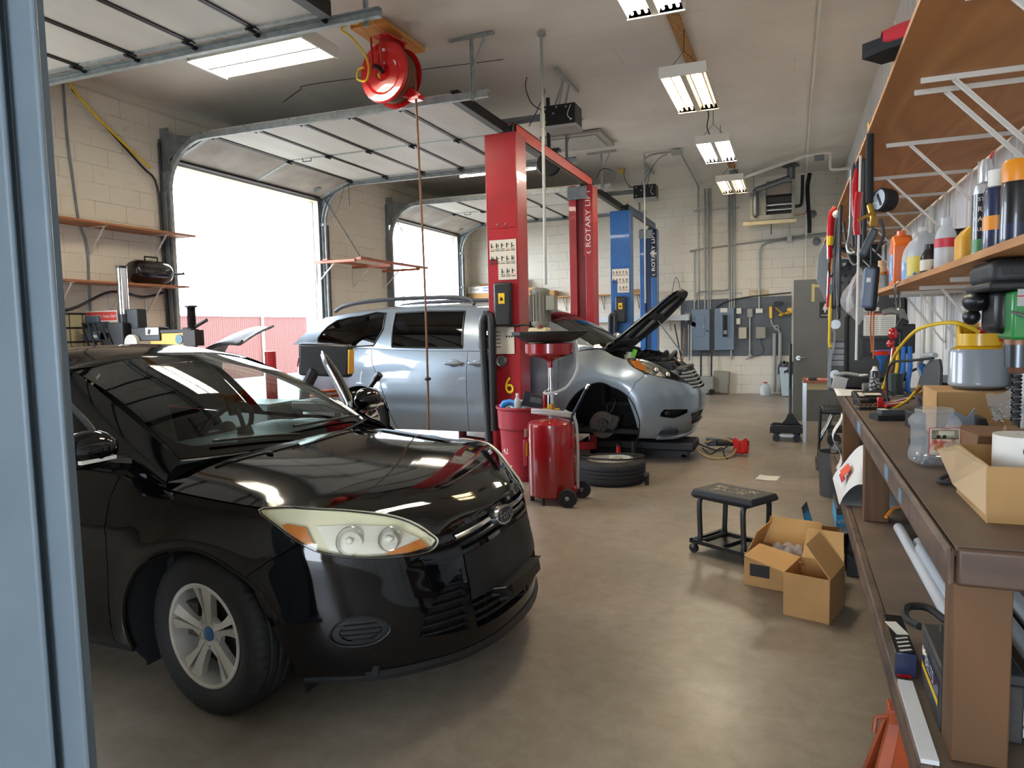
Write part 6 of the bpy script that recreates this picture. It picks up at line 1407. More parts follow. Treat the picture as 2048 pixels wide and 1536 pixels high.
# ---- bottles on the lower shelf
Z0 = 1.6905
def lathe_obj(name, prof, x, y, mats, lab, cat, z=Z0, n=24, parts=(), grp=None):
 t = thing(name, lab, cat, (x, y, z), 0, grp)
 MB().lathe([(r, z + h) for r, h in prof], c=(x, y, 0), n=n).build('body', mats, t)
 for nm, pr, mm in parts: MB().lathe([(r, z + h) for r, h in pr], c=(x, y, 0), n=n).build(nm, mm, t)
 return t
m_clearp = glass('clear plastic', 'dfe4e6', .25, .8, 1.35)
def frosted(name, col, a=.55):
 M = mat(name, col, .35); N, L, B = nodes_of(M); tr = N.new('ShaderNodeBsdfTransparent'); tr.inputs[0].default_value = (.93, .95, .96, 1); mx = N.new('ShaderNodeMixShader'); mx.inputs[0].default_value = a
 L.new(tr.outputs[0], mx.inputs[1]); L.new(B.outputs[0], mx.inputs[2]); L.new(mx.outputs[0], N['Material Output'].inputs[0]); return M
m_frost = frosted('frosted plastic', 'd5dade', .6); m_canw = mat('can silver', 'c7c9cb', .3, .6); m_blkcan = mat('can black print', '141519', .3, coat=.4); m_green = mat('can green', '3f7a44', .4); m_orcap = mat('orange cap', 'dd8a1c', .4)
t = lathe_obj('spray_can', [(0, .002), (.033, .002), (.034, .008), (.034, .195), (.030, .212), (.020, .218), (.018, .222), (0, .222)], .545, 2.585, m_canw, 'silver brake cleaner spray can with black label and green foot on the bottle shelf', 'spray can',
 parts=[('label', [(.0345, .05), (.0345, .185)], m_blkcan), ('label_band', [(.0347, .01), (.0347, .05)], m_green), ('cap', [(.019, .222), (.019, .262), (.012, .29), (0, .29)], m_canw)])
b = MB()
Rl = fr((.98, -.2, 0), (0, 0, 1)); nl = Rl @ Vector((0, 0, 1))
for k, (s, sz) in enumerate((('STOP', .016), ('BRAKE', .021), ('PARTS', .021), ('CLEANER', .014))): b.word(s, sz, Vector((.545, 2.585, Z0 + .168 - .030 * k)) + nl * .0352, Rl)
b.build('lettering', MATS['lettering'], t)
MB().tube([(.552, 2.577, Z0 + .29), (.56, 2.575, Z0 + .31)], .004, 6).build('straw_tip', m_redlens, t)
lathe_obj('spray_can', [(0, .002), (.033, .002), (.034, .008), (.034, .165), (.030, .18), (.022, .184), (0, .185)], .543, 2.44, mat('can navy', '222a4a', .3, coat=.4), 'dark blue spray can with white cap between the brake cleaner and the orange capped can', 'spray can', parts=[('cap', [(.022, .184), (.024, .19), (.024, .23), (0, .232)], m_white), ('label_band', [(.0345, .06), (.0345, .10)], m_orcap)])
lathe_obj('spray_can', [(0, .002), (.035, .002), (.036, .008), (.036, .155), (.032, .172), (0, .175)], .555, 2.30, m_blkcan, 'black spray can with a big orange cap at the near end of the bottle shelf', 'spray can', parts=[('cap', [(.034, .17), (.0345, .178), (.034, .218), (.028, .228), (0, .228)], m_orcap), ('label_band', [(.0364, .02), (.0364, .06)], MATS['can navy'])])
lathe_obj('plastic_bottle', [(0, .002), (.038, .002), (.04, .01), (.04, .12), (.034, .15), (.018, .175), (.016, .19), (0, .19)], .56, 3.27, m_frost, 'clear frosted bottle with a red and white label on the bottle shelf', 'bottle', parts=[('cap', [(.019, .178), (.019, .205), (0, .206)], m_frost), ('label', [(.0405, .09), (.0405, .125)], mat('label red', 'c03040', .5))])
t = thing('oil_can', 'black oblong bottle with a red label behind the clear bottle on the shelf', 'bottle', (.64, 3.42, Z0)); MB().box(.60, .74, 3.38, 3.47, Z0, Z0 + .175).build('body', m_blkcan, t, bevel=.012); MB().box(.62, .68, 3.378, 3.3805, Z0 + .09, Z0 + .13).build('label', MATS['label red'], t); MB().cyl((.65, 3.42, Z0 + .175), (.65, 3.42, Z0 + .18), .018).build('cap', m_white, t)
t = thing('plastic_jug', 'yellow jug with a blue cap behind the brake cleaner can', 'jug', (.66, 3.1, Z0)); MB().prism([(.57, Z0), (.76, Z0), (.76, Z0 + .13), (.70, Z0 + .17), (.60, Z0 + .15), (.57, Z0 + .11)], 3.05, 3.18, 'y').build('body', mat('jug yellow', 'd8a222', .45), t, bevel=.015); MB().cyl((.66, 3.11, Z0 + .155), (.66, 3.11, Z0 + .215), .03).build('cap', mat('cap blue', '1f5f9c', .4), t)
def jug(x, y, lab, m_, ml, s=1.0):
 t = thing('plastic_jug', lab, 'jug', (x, y, Z0))
 b = MB()
 prof = [(.0, .0), (.068, .002), (.075, .015), (.075, .15), (.066, .19), (.040, .235), (.022, .25), (.020, .268)]
 b.lathe([(r * s, Z0 + h * s) for r, h in prof], c=(x, y, 0), n=24).tube([(x + .02 * s, y + .03 * s, Z0 + .245 * s), (x + .065 * s, y + .045 * s, Z0 + .235 * s), (x + .078 * s, y + .05 * s, Z0 + .18 * s), (x + .065 * s, y + .04 * s, Z0 + .13 * s)], .013 * s, 8, 4); b.build('body', m_, t)
 MB().lathe([(.024 * s, Z0 + .262 * s), (.024 * s, Z0 + .285 * s), (0, Z0 + .286 * s)], c=(x, y, 0), n=18).build('cap', m_white, t)
 MB().lathe([(.0765 * s, Z0 + .03 * s), (.0765 * s, Z0 + .13 * s)], c=(x, y, 0), n=24).build('label', ml, t)
jug(.60, 4.07, 'big clear gallon jug with a yellow label and white cap on the bottle shelf', m_frost, mat('label yellow', 'd5c04a', .5, col2='4a5f9a', scale=9, lo=.5, hi=.55), .93)
jug(.61, 4.33, 'clear gallon jug with a blue label behind the yellow labelled one', m_frost, mat('label blue', '5a8fc4', .5, col2='e5e8ea', scale=8, lo=.45, hi=.55), .93)
lathe_obj('plastic_bottle', [(0, .002), (.032, .002), (.034, .01), (.034, .07), (.022, .095), (.017, .105), (.017, .115), (0, .115)], .535, 3.47, mat('dark bottle', '2a2422', .3, coat=.3), 'small dark brown bottle in front of the gallon jug', 'bottle', parts=[('label', [(.0345, .015), (.0345, .06)], mat('label cream', 'd5c9b4', .5, col2='c25a3a', scale=20, lo=.5, hi=.6)), ('cap', [(.018, .105), (.018, .125), (0, .125)], m_black)])
t = thing('plastic_jug', 'orange flat jug with a blue label near the far end of the bottle shelf', 'jug', (.58, 4.6, Z0))
MB().prism([(4.50, Z0), (4.70, Z0), (4.70, Z0 + .20), (4.67, Z0 + .25), (4.62, Z0 + .285), (4.58, Z0 + .285), (4.50, Z0 + .23)], .52, .62, 'x').build('body', mat('jug orange', 'de6a1c', .4, coat=.3), t, bevel=.014, seg=3); MB().box(.518, .52, 4.515, 4.66, Z0 + .03, Z0 + .18).build('label', MATS['label blue'], t); MB().cyl((.57, 4.6, Z0 + .28), (.57, 4.6, Z0 + .31), .024).build('cap', MATS['jug orange'], t)
lathe_obj('plastic_bottle', [(0, .002), (.037, .002), (.039, .012), (.039, .13), (.030, .155), (.02, .165), (0, .165)], .54, 5.27, mat('tan bottle', 'cbb58a', .45), 'tan bottle with a brown and yellow label at the far end of the bottle shelf', 'bottle', parts=[('label', [(.0395, .06), (.0395, .125)], mat('label brown', 'c79232', .5, col2='54351e', scale=14, lo=.48, hi=.54)), ('cap', [(.021, .163), (.021, .20), (0, .20)], MATS['tan bottle'])])
lathe_obj('tin', [(0, .002), (.052, .002), (.053, .006), (.053, .085), (.055, .09), (.05, .09), (.05, .08), (0, .08)], .555, 4.97, mat('grey tin', '6f726f', .4, .6), 'open grey tin in front of the red bag on the bottle shelf', 'tin')
flat('cloth_bundle', MB().grid(lambda u, v: (.70 + .12 * math.cos(2 * PI * u) * math.sin(PI * v) * (1 + .2 * math.sin(7 * u * 6.28)), 5.15 + .18 * math.sin(2 * PI * u) * math.sin(PI * v), Z0 + .09 - .088 * math.cos(PI * v) * (1 + .1 * math.sin(5 * u * 6.28))), 24, 12, cu=True), mat('red cloth bag', 'a83038', .75, bump=.4, bscale=40), 'crumpled red bag behind the tan bottle on the shelf', 'bag', smooth=70)
flat('plastic_bag', MB().grid(lambda u, v: (.42 + .09 * math.sin(PI * v) * math.cos(2 * PI * u) * (1 + .35 * math.sin(6 * u * 6.28 + 4 * v)), 5.35 + .13 * math.sin(PI * v) * math.sin(2 * PI * u) * (1 + .3 * math.sin(5 * u * 6.28)), 1.50 + .34 * v + .03 * math.sin(11 * u)), 30, 16, cu=True), frosted('clear film', 'd8d4d2', .28), 'crumpled clear plastic bag hanging at the far end of the bottle shelf', 'bag', smooth=50)
flat('hanging_key', MB().tube([(.486, 3.98, 1.69), (.47, 3.98, 1.66), (.475, 3.985, 1.57), (.49, 3.985, 1.56), (.485, 3.98, 1.65)], .005, 6, 4), m_chrome, 'small chrome tool hooked over the front edge of the bottle shelf', 'tool')
flat('copper_tube', MB().tube([(.478, 5.02, 1.70), (.470, 5.02, 1.66), (.475, 5.02, 1.45), (.477, 5.02, 1.26)], .005, 6).tube([(.478, 5.10, 1.70), (.466, 5.10, 1.66), (.462, 5.06, 1.45), (.470, 5.04, 1.30)], .005, 6).tube([(.50, 5.12, 1.70), (.485, 5.13, 1.64), (.486, 5.13, 1.5)], .005, 6), mat('copper', 'b26b45', .3, .9), 'thin copper tubes hooked over the far end of the bottle shelf', 'tube')
# ---- things hanging from the edge of the upper shelf
t = thing('test_leads', 'cluster of black test leads with red probes hanging from the upper shelf edge', 'cable', (.33, 4.2, 2.36))
for k, (dx, dy, z1) in enumerate(((0, 0, 1.86), (.02, .05, 1.80), (-.01, .1, 1.9), (.03, -.04, 1.88))):
 MB().tube([(.345 + dx, 4.2 + dy, 2.345), (.318 + dx, 4.2 + dy, 2.34), (.312 + dx, 4.2 + dy, 2.25), (.315 + dx, 4.2 + dy, z1)], .012, 8, 5).build('lead', m_black, t)
MB().tube([(.30, 4.12, 2.28), (.297, 4.12, 2.20), (.30, 4.12, 2.10), (.295, 4.11, 2.05), (.30, 4.10, 2.0)], [.008, .02, .022, .014, .008], 8).tube([(.305, 4.0, 2.14), (.30, 4.0, 2.10), (.295, 4.0, 1.98), (.30, 4.0, 1.93)], .018, 8).build('red_probe', m_redlens, t)
MB().tube([(.288, 4.25, 2.3), (.285, 4.25, 2.0), (.272, 4.25, 1.9), (.29, 4.22, 1.86), (.33, 4.2, 1.87)], .009, 8, 5).build('probe_wire', m_steel, t)
MB().tube([(.335, 3.62, 2.345), (.318, 3.62, 2.34), (.316, 3.62, 2.2), (.318, 3.62, 2.03)], .016, 10, 4).build('gauge_hose', m_blackr, t); MB().cyl((.317, 3.62, 2.34), (.317, 3.62, 2.38), .012).build('brass_fitting', MATS['brass'], t)
t = thing('tyre_gauge', 'round pressure gauge inflator hanging below the upper shelf edge', 'gauge', (.36, 3.6, 1.8))
gd = Vector((-.86, -.5, .08)).normalized(); Rg = gd.to_track_quat('Z', 'Y').to_matrix()
MB().at((.365, 3.6, 2.035), Rg).lathe([(0, -.05), (.045, -.05), (.052, -.03), (.052, .01), (.045, .018), (.045, .010)], n=30).build('gauge_boot', m_blackr, t)
b = MB().at((.365, 3.6, 2.035), Rg); b.m(0).lathe([(0, .011), (.045, .011)], n=30).m(1).cbox((.0, .0, .0125), (.012, .06, .002), (0, 0, 30)); b.build('gauge_face', [mat('gauge face', 'c9d3de', .2), m_ink], t)
MB().tube([(.32, 3.62, 2.02), (.335, 3.61, 1.96), (.33, 3.6, 1.92)], .014, 8).tube([(.33, 3.6, 1.98), (.27, 3.58, 1.95)], .007, 6).build('brass_neck', MATS['brass'], t)
MB().cbox((.315, 3.6, 1.85), (.035, .04, .13), (0, 24, 0)).build('grip', mat('grip grey', '3e444c', .5), t, bevel=.01)
MB().tube([(.36, 3.6, 1.95), (.375, 3.6, 1.88), (.345, 3.6, 1.80)], .007, 6, 5).build('trigger_guard', m_black, t)
t = thing('multimeter', 'grey clamp meter hanging by a cord in front of the pegboard', 'meter', (.335, 3.75, 1.58))
MB().cbox((.33, 3.75, 1.655), (.05, .04, .19), (0, 4, 0)).build('body', mat('meter grey', '5f6c80', .45), t, bevel=.012); MB().cbox((.348, 3.77, 1.65), (.05, .05, .21), (0, 4, 0)).build('rubber_case', m_blackr, t, bevel=.012); MB().cbox((.329, 3.729, 1.69), (.018, .004, .02)).build('screen', m_white, t); MB().tube([(.34, 3.75, 1.76), (.345, 3.75, 2.0), (.34, 3.75, 2.33)], .004, 6).build('cord', m_black, t)
flat('hanging_rod', MB().tube([(.312, 4.05, 2.335), (.306, 4.05, 1.3)], .006, 6), m_white, 'thin white rod hanging down beside the meter', 'rod')
t = thing('jumper_cables', 'bundle of black cables with a red grip hanging farther along the upper shelf edge', 'cable', (.33, 5.9, 2.0))
b = MB()
r3 = random.Random(5)
for k in range(9):
 y = 5.7 + .06 * k; L = .35 + .25 * r3.random(); b.tube([(.322, y, 2.34), (.318, y, 2.3), (.30 + .02 * r3.random(), y, 2.1), (.295 + .03 * r3.random(), y + .05, 2.33 - L - .2), (.31, y + .12, 2.28 - L), (.325, y + .1, 2.2)], .009, 6, 5)
b.tube([(.33, 5.6, 2.2), (.36, 5.5, 1.95), (.40, 5.35, 1.88), (.42, 5.1, 1.98), (.36, 4.8, 2.1)], .009, 6, 6).tube([(.29, 6.1, 2.1), (.26, 6.1, 1.95), (.27, 6.1, 1.85), (.30, 6.1, 1.9), (.30, 6.05, 2.05)], .008, 6, 6); b.build('cable_bundle', m_black, t)
MB().tube([(.30, 6.0, 2.36), (.27, 6.0, 2.30), (.262, 6.0, 2.15)], .026, 8, 5).m(1).tube([(.262, 6.0, 2.15), (.260, 6.0, 2.08)], .025, 8).m(0).tube([(.26, 6.0, 2.08), (.262, 6.0, 1.98)], .02, 8).build('red_grip', [m_redlens, m_yel], t)
MB().sphere((.302, 5.92, 2.30), (.03, .04, .03), 12, 8).build('cable_tie', m_white, t)
flat('leak_gun', MB().cyl((.292, 6.6, 1.90), (.292, 6.6, 1.73), .022, n=14).cyl((.292, 6.6, 1.94), (.292, 6.6, 1.90), .01).m(1).cyl((.292, 6.6, 1.81), (.292, 6.6, 1.73), .0225, n=14), [m_white, mat('tube print', '3f8f9f', .5)], 'white sealant tube hanging among the cables', 'tube')
flat('charge_hose', MB().tube([(.312, 6.6, 2.335), (.30, 6.6, 1.9), (.298, 6.6, 1.70), (.296, 6.6, 1.60), (.292, 6.6, 1.45), (.290, 6.6, 1.32), (.296, 6.6, 1.29), (.31, 6.6, 1.29)], [.005, .005, .012, .014, .011, .011, .014, .012], 8), m_yh, 'yellow charging hose with brass ends hanging by the tool cart', 'hose')
flat('cable_strap', MB().tube([(.312, 6.5, 2.335), (.30, 6.5, 2.3), (.28, 6.5, 1.9), (.275, 6.5, 1.74), (.27, 6.5, 1.62)], .012, 8), m_redlens, 'red handled snips hanging beside the sealant tube', 'tool')
# ---- bench clutter, near to far
zb = .952
# open box with white spool, bottom right corner
t = thing('cardboard_box', 'open brown cardboard box on the near end of the workbench', 'box', (.62, 2.32, zb))
b = MB(); X0, X1, Y0, Y1, H = .492, .80, 2.20, 2.58, .155
b.quad((X0, Y0, zb), (X1, Y0, zb), (X1, Y0, zb + H), (X0, Y0, zb + H)).quad((X0, Y0, zb), (X0, Y1, zb), (X0, Y1, zb + H), (X0, Y0, zb + H)).quad((X1, Y0, zb), (X1, Y1, zb), (X1, Y1, zb + H), (X1, Y0, zb + H)).quad((X0, Y1, zb), (X1, Y1, zb), (X1, Y1, zb + H), (X0, Y1, zb + H)).quad((X0, Y0, zb + .002), (X1, Y0, zb + .002), (X1, Y1, zb + .002), (X0, Y1, zb + .002)); b.build('carton', m_card, t, smooth=0, solid=.004)
MB().add([(X0, Y0 + .01, zb + .02), (X0 - .015, Y1 - .02, zb + .03), (X0 - .065, Y1 - .05, zb + .145), (X0 - .055, Y0 + .12, zb + .19), (X0, Y0 + .02, zb + .155)], [(0, 1, 2, 3, 4)]).build('torn_flap', mat('pale cardboard', 'c9ab84', .85), t, smooth=0, solid=.004)
lathe_obj('tape_roll', [(.02, .0), (.078, .0), (.078, .12), (.02, .12), (.02, .0)], .61, 2.36, m_white, 'white plastic spool sitting in the open box on the bench', 'spool', z=zb + .10, n=36)
flat('spool_plug', MB().sphere((.60, 2.279, zb + .185), (.016, .006, .018), 12, 8), m_black, 'black hole plug on the side of the white spool', 'plug')
t = thing('power_plug', 'black power cord with a two prong plug lying on the bench by the box', 'plug', (.49, 2.7, zb))
MB().tube([(.66, 3.05, zb + .07), (.60, 2.95, zb + .045), (.53, 2.84, zb + .015), (.468, 2.74, zb + .008), (.46, 2.70, zb + .008), (.475, 2.675, zb + .008), (.52, 2.66, zb + .012)], .007, 8, 5).build('cord', m_blackr, t)
MB().cbox((.545, 2.665, zb + .014), (.06, .03, .026)).build('plug_body', m_black, t, bevel=.006)
for dy in (-.008, .010): MB().cbox((.504, 2.665 + dy, zb + .014), (.03, .002, .008)).build('prong', mat('brass', 'b8913c', .35, .7), t)
t = thing('hinge_bracket', 'small grey steel bracket with two holes behind the plug on the bench', 'bracket', (.56, 2.85, zb))
for dx in (0, .045): MB().prism([(.525 + dx, zb), (.565 + dx, zb), (.565 + dx, zb + .05), (.545 + dx, zb + .066), (.525 + dx, zb + .05)], 2.86 - dx * .6, 2.864 - dx * .6, 'y').build('plate', m_galvd, t); MB().cyl((.545 + dx, 2.856 - dx * .6, zb + .048), (.545 + dx, 2.866 - dx * .6, zb + .048), .008, n=12).build('hole', m_black, t)
# jar
t = thing('plastic_jar', 'large clear plastic jar with a printed label holding hardware on the bench', 'jar', (.50, 3.06, zb))
def sq(r, a, e=4): c, s = math.cos(a), math.sin(a); k = (abs(c) ** e + abs(s) ** e) ** (-1 / e); return r * k * c, r * k * s
b = MB(); prof = [(.055, .002, 4), (.074, .012, 4), (.078, .03, 4), (.076, .05, 4), (.070, .065, 4), (.070, .14, 4), (.078, .155, 4), (.079, .168, 4), (.070, .185, 3), (.063, .192, 2), (.062, .197, 2), (.066, .199, 2), (.062, .203, 2), (.066, .207, 2), (.062, .211, 2), (.064, .214, 2)]
aj = .18
def jarp(k, a): r, h, e = prof[k]; x, y = sq(r, a, e); return (.50 + x * math.cos(aj) - y * math.sin(aj), 3.06 + x * math.sin(aj) + y * math.cos(aj), zb + h)
n = 48; b.add([jarp(k, 2 * PI * i / n) for i in range(n) for k in range(len(prof))] , [(i * len(prof) + k, ((i + 1) % n) * len(prof) + k, ((i + 1) % n) * len(prof) + k + 1, i * len(prof) + k + 1) for i in range(n) for k in range(len(prof) - 1)]); b.build('jar_wall', frosted('jar plastic', 'c9ccce', .28), t, smooth=60)
Rj = fr((math.cos(aj), math.sin(aj), 0), (0, 0, 1)); pj = Vector((.50, 3.06, zb)) + Rj @ Vector((.012, .098, .0722))
b = MB()
def jl(x0, x1, z0, z1, d, mi): b.m(mi); q = [pj + Rj @ Vector((x, z, d)) for x, z in ((x0, z0), (x1, z0), (x1, z1), (x0, z1))]; b.quad(*q)
jl(-.054, .054, -.052, .052, 0, 1); jl(-.051, .051, -.049, .049, .0005, 0); jl(-.045, .045, .012, .044, .001, 2); jl(-.046, .046, .010, .013, .0012, 3); jl(-.022, .030, .022, .040, .0014, 4)
for x in (-.022, -.002): b.m(3); q = [pj + Rj @ Vector((x + .0075 * math.cos(a), .018 + .0075 * math.sin(a), .0016)) for a in np.linspace(0, 2 * PI, 16, endpoint=False)]; b.add(q, [tuple(range(16))])
b.m(1).word('ANDERSON', .0145, pj + Rj @ Vector((0, -.004, .0015)), Rj); b.m(5).word('HARDWOOD PELLETS', .0062, pj + Rj @ Vector((0, -.0125, .0015)), Rj)
b.m(6)
for x, z, w, h in ((-.032, -.032, .022, .014), (-.012, -.033, .016, .012), (.008, -.028, .016, .012), (.024, -.033, .014, .008)): jl(x - .004, x + w, z, z + h, .001, 6)
b.build('label', [mat('label cream', 'd5c9b4', .5), mat('label red', 'c03040', .5), mat('photo sepia', 'a39b82', .6, col2='736c5a', scale=30), m_ink, mat('photo pale', 'cfc8b0', .6), mat('label tan', 'b88a70', .6), mat('label amber', 'c06a34', .5, col2='d7a36a', scale=60)], t, smooth=0)
b = MB(); r4 = random.Random(9)
for k in range(60):
 a = r4.random() * 6.28; r = .058 * math.sqrt(r4.random()); p = Vector((.50 + r * math.cos(a), 3.06 + r * math.sin(a), zb + .010 + .035 * r4.random())); d = Vector((r4.uniform(-1, 1), r4.uniform(-1, 1), r4.uniform(-.4, .4))).normalized() * .012; b.cyl(p - d, p + d, .0045, n=6)
o = b.build('hardware', m_steel, t); o['kind'] = 'stuff'
flat('socket', MB().cyl((.488, 3.52, zb + .016), (.545, 3.56, zb + .016), .015, .017, 18), m_blackm, 'dark steel sleeve lying on the bench left of the jar', 'sleeve')
flat('brake_pad_box', MB().cbox((.585, 4.1, zb + .04), (.05, .16, .08), (0, 0, 8)), m_trimb, 'small black box standing on the bench behind the jar', 'box', bevel=.004)
t = thing('metal_bracket', 'grey steel angle bracket standing on the bench beside the jar', 'bracket', (.68, 3.55, zb)); MB().prism([(.63, zb), (.72, zb), (.72, zb + .17), (.695, zb + .13), (.66, zb + .15), (.63, zb + .15)], 3.50, 3.506, 'y').build('plate', mat('bracket grey', '7c8791', .5), t); MB().prism([(.72, zb), (.80, zb), (.755, zb + .13), (.73, zb + .13)], 3.46, 3.58, 'y').build('side', m_blackm, t)
flat('zip_bag', MB().grid(lambda u, v: (.76 + .13 * u - .02 * v, 3.35 + .05 * u + .07 * v, zb + .13 + .10 * v + .03 * u + .008 * math.sin(9 * u + 7 * v)), 14, 12), frosted('zip bag film', 'cfd6da', .35), 'clear zip bag of small metal parts lying on the bench clutter', 'bag', smooth=60)
b = MB()
for k in range(40): u, v = r4.random(), r4.random() * .7; p = Vector((.76 + .13 * u - .02 * v, 3.35 + .05 * u + .07 * v, zb + .125 + .10 * v + .03 * u)); b.sphere(tuple(p), .006, 6, 4)
o = flat('bag_hardware', b, m_chrome, 'loose small bolts inside the clear zip bag', 'hardware'); o['kind'] = 'stuff'
flat('parts_pile', MB().cbox((.74, 3.32, zb + .05), (.24, .22, .10), (4, 3, 20)).cbox((.82, 3.2, zb + .06), (.14, .12, .12), (0, 10, -10)), mat('brown carton', '7c5a3a', .8), 'brown carton under the clear zip bag', 'box', bevel=.004)
# refrigerant cylinder on a carton
t = thing('cardboard_box', 'wide brown cardboard carton under the grey gas cylinder on the bench', 'box', (.80, 3.95, zb)); MB().box(.62, .94, 3.75, 4.12, zb, zb + .215).build('carton', m_card, t, bevel=.003)
MB().box(.62, .625, 3.75, 3.753, zb, zb + .215).build('tape', mat('tape tan', 'c7a978', .4), t)
t = thing('gas_cylinder', 'grey refrigerant cylinder with a yellow collar standing on a carton', 'gas cylinder', (.82, 3.93, zb + .216)); zc = zb + .216
MB().lathe([(0, zc + .002), (.10, zc + .004), (.122, zc + .018), (.123, zc + .022), (.125, zc + .03), (.123, zc + .036), (.123, zc + .17), (.115, zc + .19), (.08, zc + .20)], c=(.82, 3.93, 0), n=44).build('tank', mat('cylinder grey', '8f979e', .3, coat=.5), t)
my = mat('collar yellow', 'e0b010', .35, coat=.4)
MB().lathe([(.116, zc + .188), (.10, zc + .20), (.06, zc + .212), (0, zc + .214)], c=(.82, 3.93, 0), n=40).build('shoulder', my, t)
b = MB(); n = 48
def col_h(i): a = i / n * 360; return .315 if not (200 < a < 330) else .262
vs = []
for i in range(n):
 a = 2 * PI * i / n
 for r, h in ((.095, .205), (.095, col_h(i)), (.088, col_h(i)), (.088, .205)): vs.append((.82 + r * math.cos(a), 3.93 + r * math.sin(a), zc + h))
fs = []
for i in range(n):
 a = i * 4; c = ((i + 1) % n) * 4
 if (i % 12) in (5, 6, 7, 8) and not (200 < i / n * 360 < 330):
  pass
 fs += [(a + k, c + k, c + (k + 1) % 4, a + (k + 1) % 4) for k in range(4)]
b.add(vs, fs); b.build('collar', my, t)
MB().cyl((.82, 3.93, zc + .21), (.82, 3.93, zc + .26), .018).cyl((.82, 3.93, zc + .245), (.865, 3.89, zc + .25), .011).build('valve', mat('brass', 'b8913c', .35, .7), t)
MB().lathe([(0, zc + .262), (.028, zc + .262), (.030, zc + .285), (0, zc + .29)], c=(.82, 3.93, 0), n=16).cyl((.87, 3.885, zc + .25), (.90, 3.86, zc + .235), .014).build('valve_knob', m_redlens, t)
flat('charge_hose', MB().tube([(.80, 3.85, zc + .268), (.72, 3.83, zc + .31), (.66, 4.0, zc + .31), (.62, 4.4, zc + .27), (.60, 4.9, zc + .15), (.60, 5.3, zc + .02), (.60, 5.5, zb + .13), (.59, 5.55, zb + .075)], .0095, 8, 8), m_yh, 'long yellow charging hose arching from the gas cylinder over the bench', 'hose')
flat('charge_hose', MB().tube([(.56, 4.75, zb + .02), (.60, 4.8, zb + .035), (.66, 4.9, zb + .06), (.71, 5.0, zb + .10)], .009, 8, 5).m(1).tube([(.71, 5.0, zb + .10), (.75, 5.05, zb + .135)], .013, 8).tube([(.73, 4.95, zb + .09), (.77, 5.0, zb + .13)], .012, 8), [m_yh, MATS['brass']], 'short yellow hose with brass fittings lying on the bench', 'hose')
# recovery machine
t = thing('recovery_machine', 'grey and black refrigerant recovery machine with a carry handle on the bench', 'machine', (.78, 4.8, zb))
MB().prism([(4.45, zb), (5.15, zb), (5.15, zb + .14), (5.02, zb + .24), (4.75, zb + .31), (4.5, zb + .33), (4.45, zb + .28)], .745, .765, 'x').prism([(4.45, zb), (5.15, zb), (5.15, zb + .14), (5.02, zb + .24), (4.75, zb + .31), (4.5, zb + .33), (4.45, zb + .28)], .91, .93, 'x').build('side_panel', mat('machine grey', '3d3f42', .5), t, bevel=.006)
MB().box(.765, .91, 4.47, 5.12, zb, zb + .2).build('housing', m_blackm, t, bevel=.01)
MB().tube([(.75, 5.05, zb + .2), (.735, 5.02, zb + .27), (.735, 4.85, zb + .33), (.75, 4.6, zb + .345)], .016, 8, 5).build('handle', mat('handle grey', 'a3a9ab', .5), t)
b = MB()
for k in range(4): b.cbox((.73, 4.62, zb + .03 + .03 * k), (.03, .22, .012), (0, 0, 0))
b.build('vent_fins', mat('fin blue grey', '7d97ab', .5), t)
b = MB().m(0).cyl((.76, 4.98, zb + .225), (.74, 4.97, zb + .27), .02, n=14).m(1).cyl((.80, 4.95, zb + .235), (.79, 4.93, zb + .275), .02, n=14); b.build('valve_knob', [mat('cap blue', '1f5f9c', .4), m_redlens], t)
flat('machine_cord', MB().tube([(.74, 4.6, zb + .33), (.66, 4.9, zb + .30), (.60, 5.1, zb + .28), (.57, 5.15, zb + .2), (.57, 5.1, zb + .05), (.56, 4.95, zb + .012), (.58, 4.8, zb + .012)], .008, 8, 6), m_blackr, 'black cord looping from the recovery machine onto the bench', 'cable')
# sockets, tools and papers
t = thing('socket_rail', 'row of chrome sockets on a rail at the front of the bench', 'socket set', (.46, 4.97, zb))
MB().cbox((.48, 4.89, zb + .004), (.20, .06, .008), (0, 0, 12)).build('rail', m_black, t)
for k in range(7):
 x = .40 + .026 * k; y = 4.86 + .007 * k; MB().cyl((x, y + .03, zb + .014), (x, y - .01, zb + .030), .0125, .0135, 14).m(1).cyl((x, y - .0105, zb + .0300), (x, y - .012, zb + .0308), .008, n=10).build('socket', [m_chrome, m_black], t)
t = thing('pliers', 'red handled crimping pliers lying across the chrome sockets', 'pliers', (.56, 4.85, zb + .02))
MB().tube([(.50, 4.78, zb + .045), (.56, 4.85, zb + .045), (.64, 4.98, zb + .05), (.72, 5.12, zb + .055)], .012, 8, 4).tube([(.52, 4.74, zb + .04), (.585, 4.83, zb + .04), (.66, 4.94, zb + .045)], .012, 8, 4).build('handle', m_redlens, t); MB().cbox((.498, 4.80, zb + .055), (.035, .05, .06)).build('jaw', m_redlens, t, bevel=.006)
flat('tool_pouch', MB().cbox((.52, 4.42, zb + .015), (.20, .13, .03), (0, 0, 15)).m(1).cbox((.51, 4.42, zb + .042), (.12, .07, .026), (0, 0, 15)).m(2).cbox((.47, 4.40, zb + .057), (.04, .05, .004), (0, 0, 15)), [m_blackr, mat('pouch grey', '3f4649', .5), m_decal], 'black tool pouch with a grey gadget on top in the middle of the bench', 'pouch', bevel=.008)
t = thing('meter_case', 'open black tool case with pale labels behind the chrome sockets', 'case', (.50, 5.3, zb)); MB().cbox((.49, 5.32, zb + .03), (.20, .22, .05), (8, 0, 5)).build('case', m_trimb, t, bevel=.006); MB().cbox((.50, 5.27, zb + .06), (.10, .05, .004), (8, 0, 5)).cbox((.43, 5.27, zb + .058), (.03, .10, .004), (8, 0, 5)).build('label', m_decal, t)
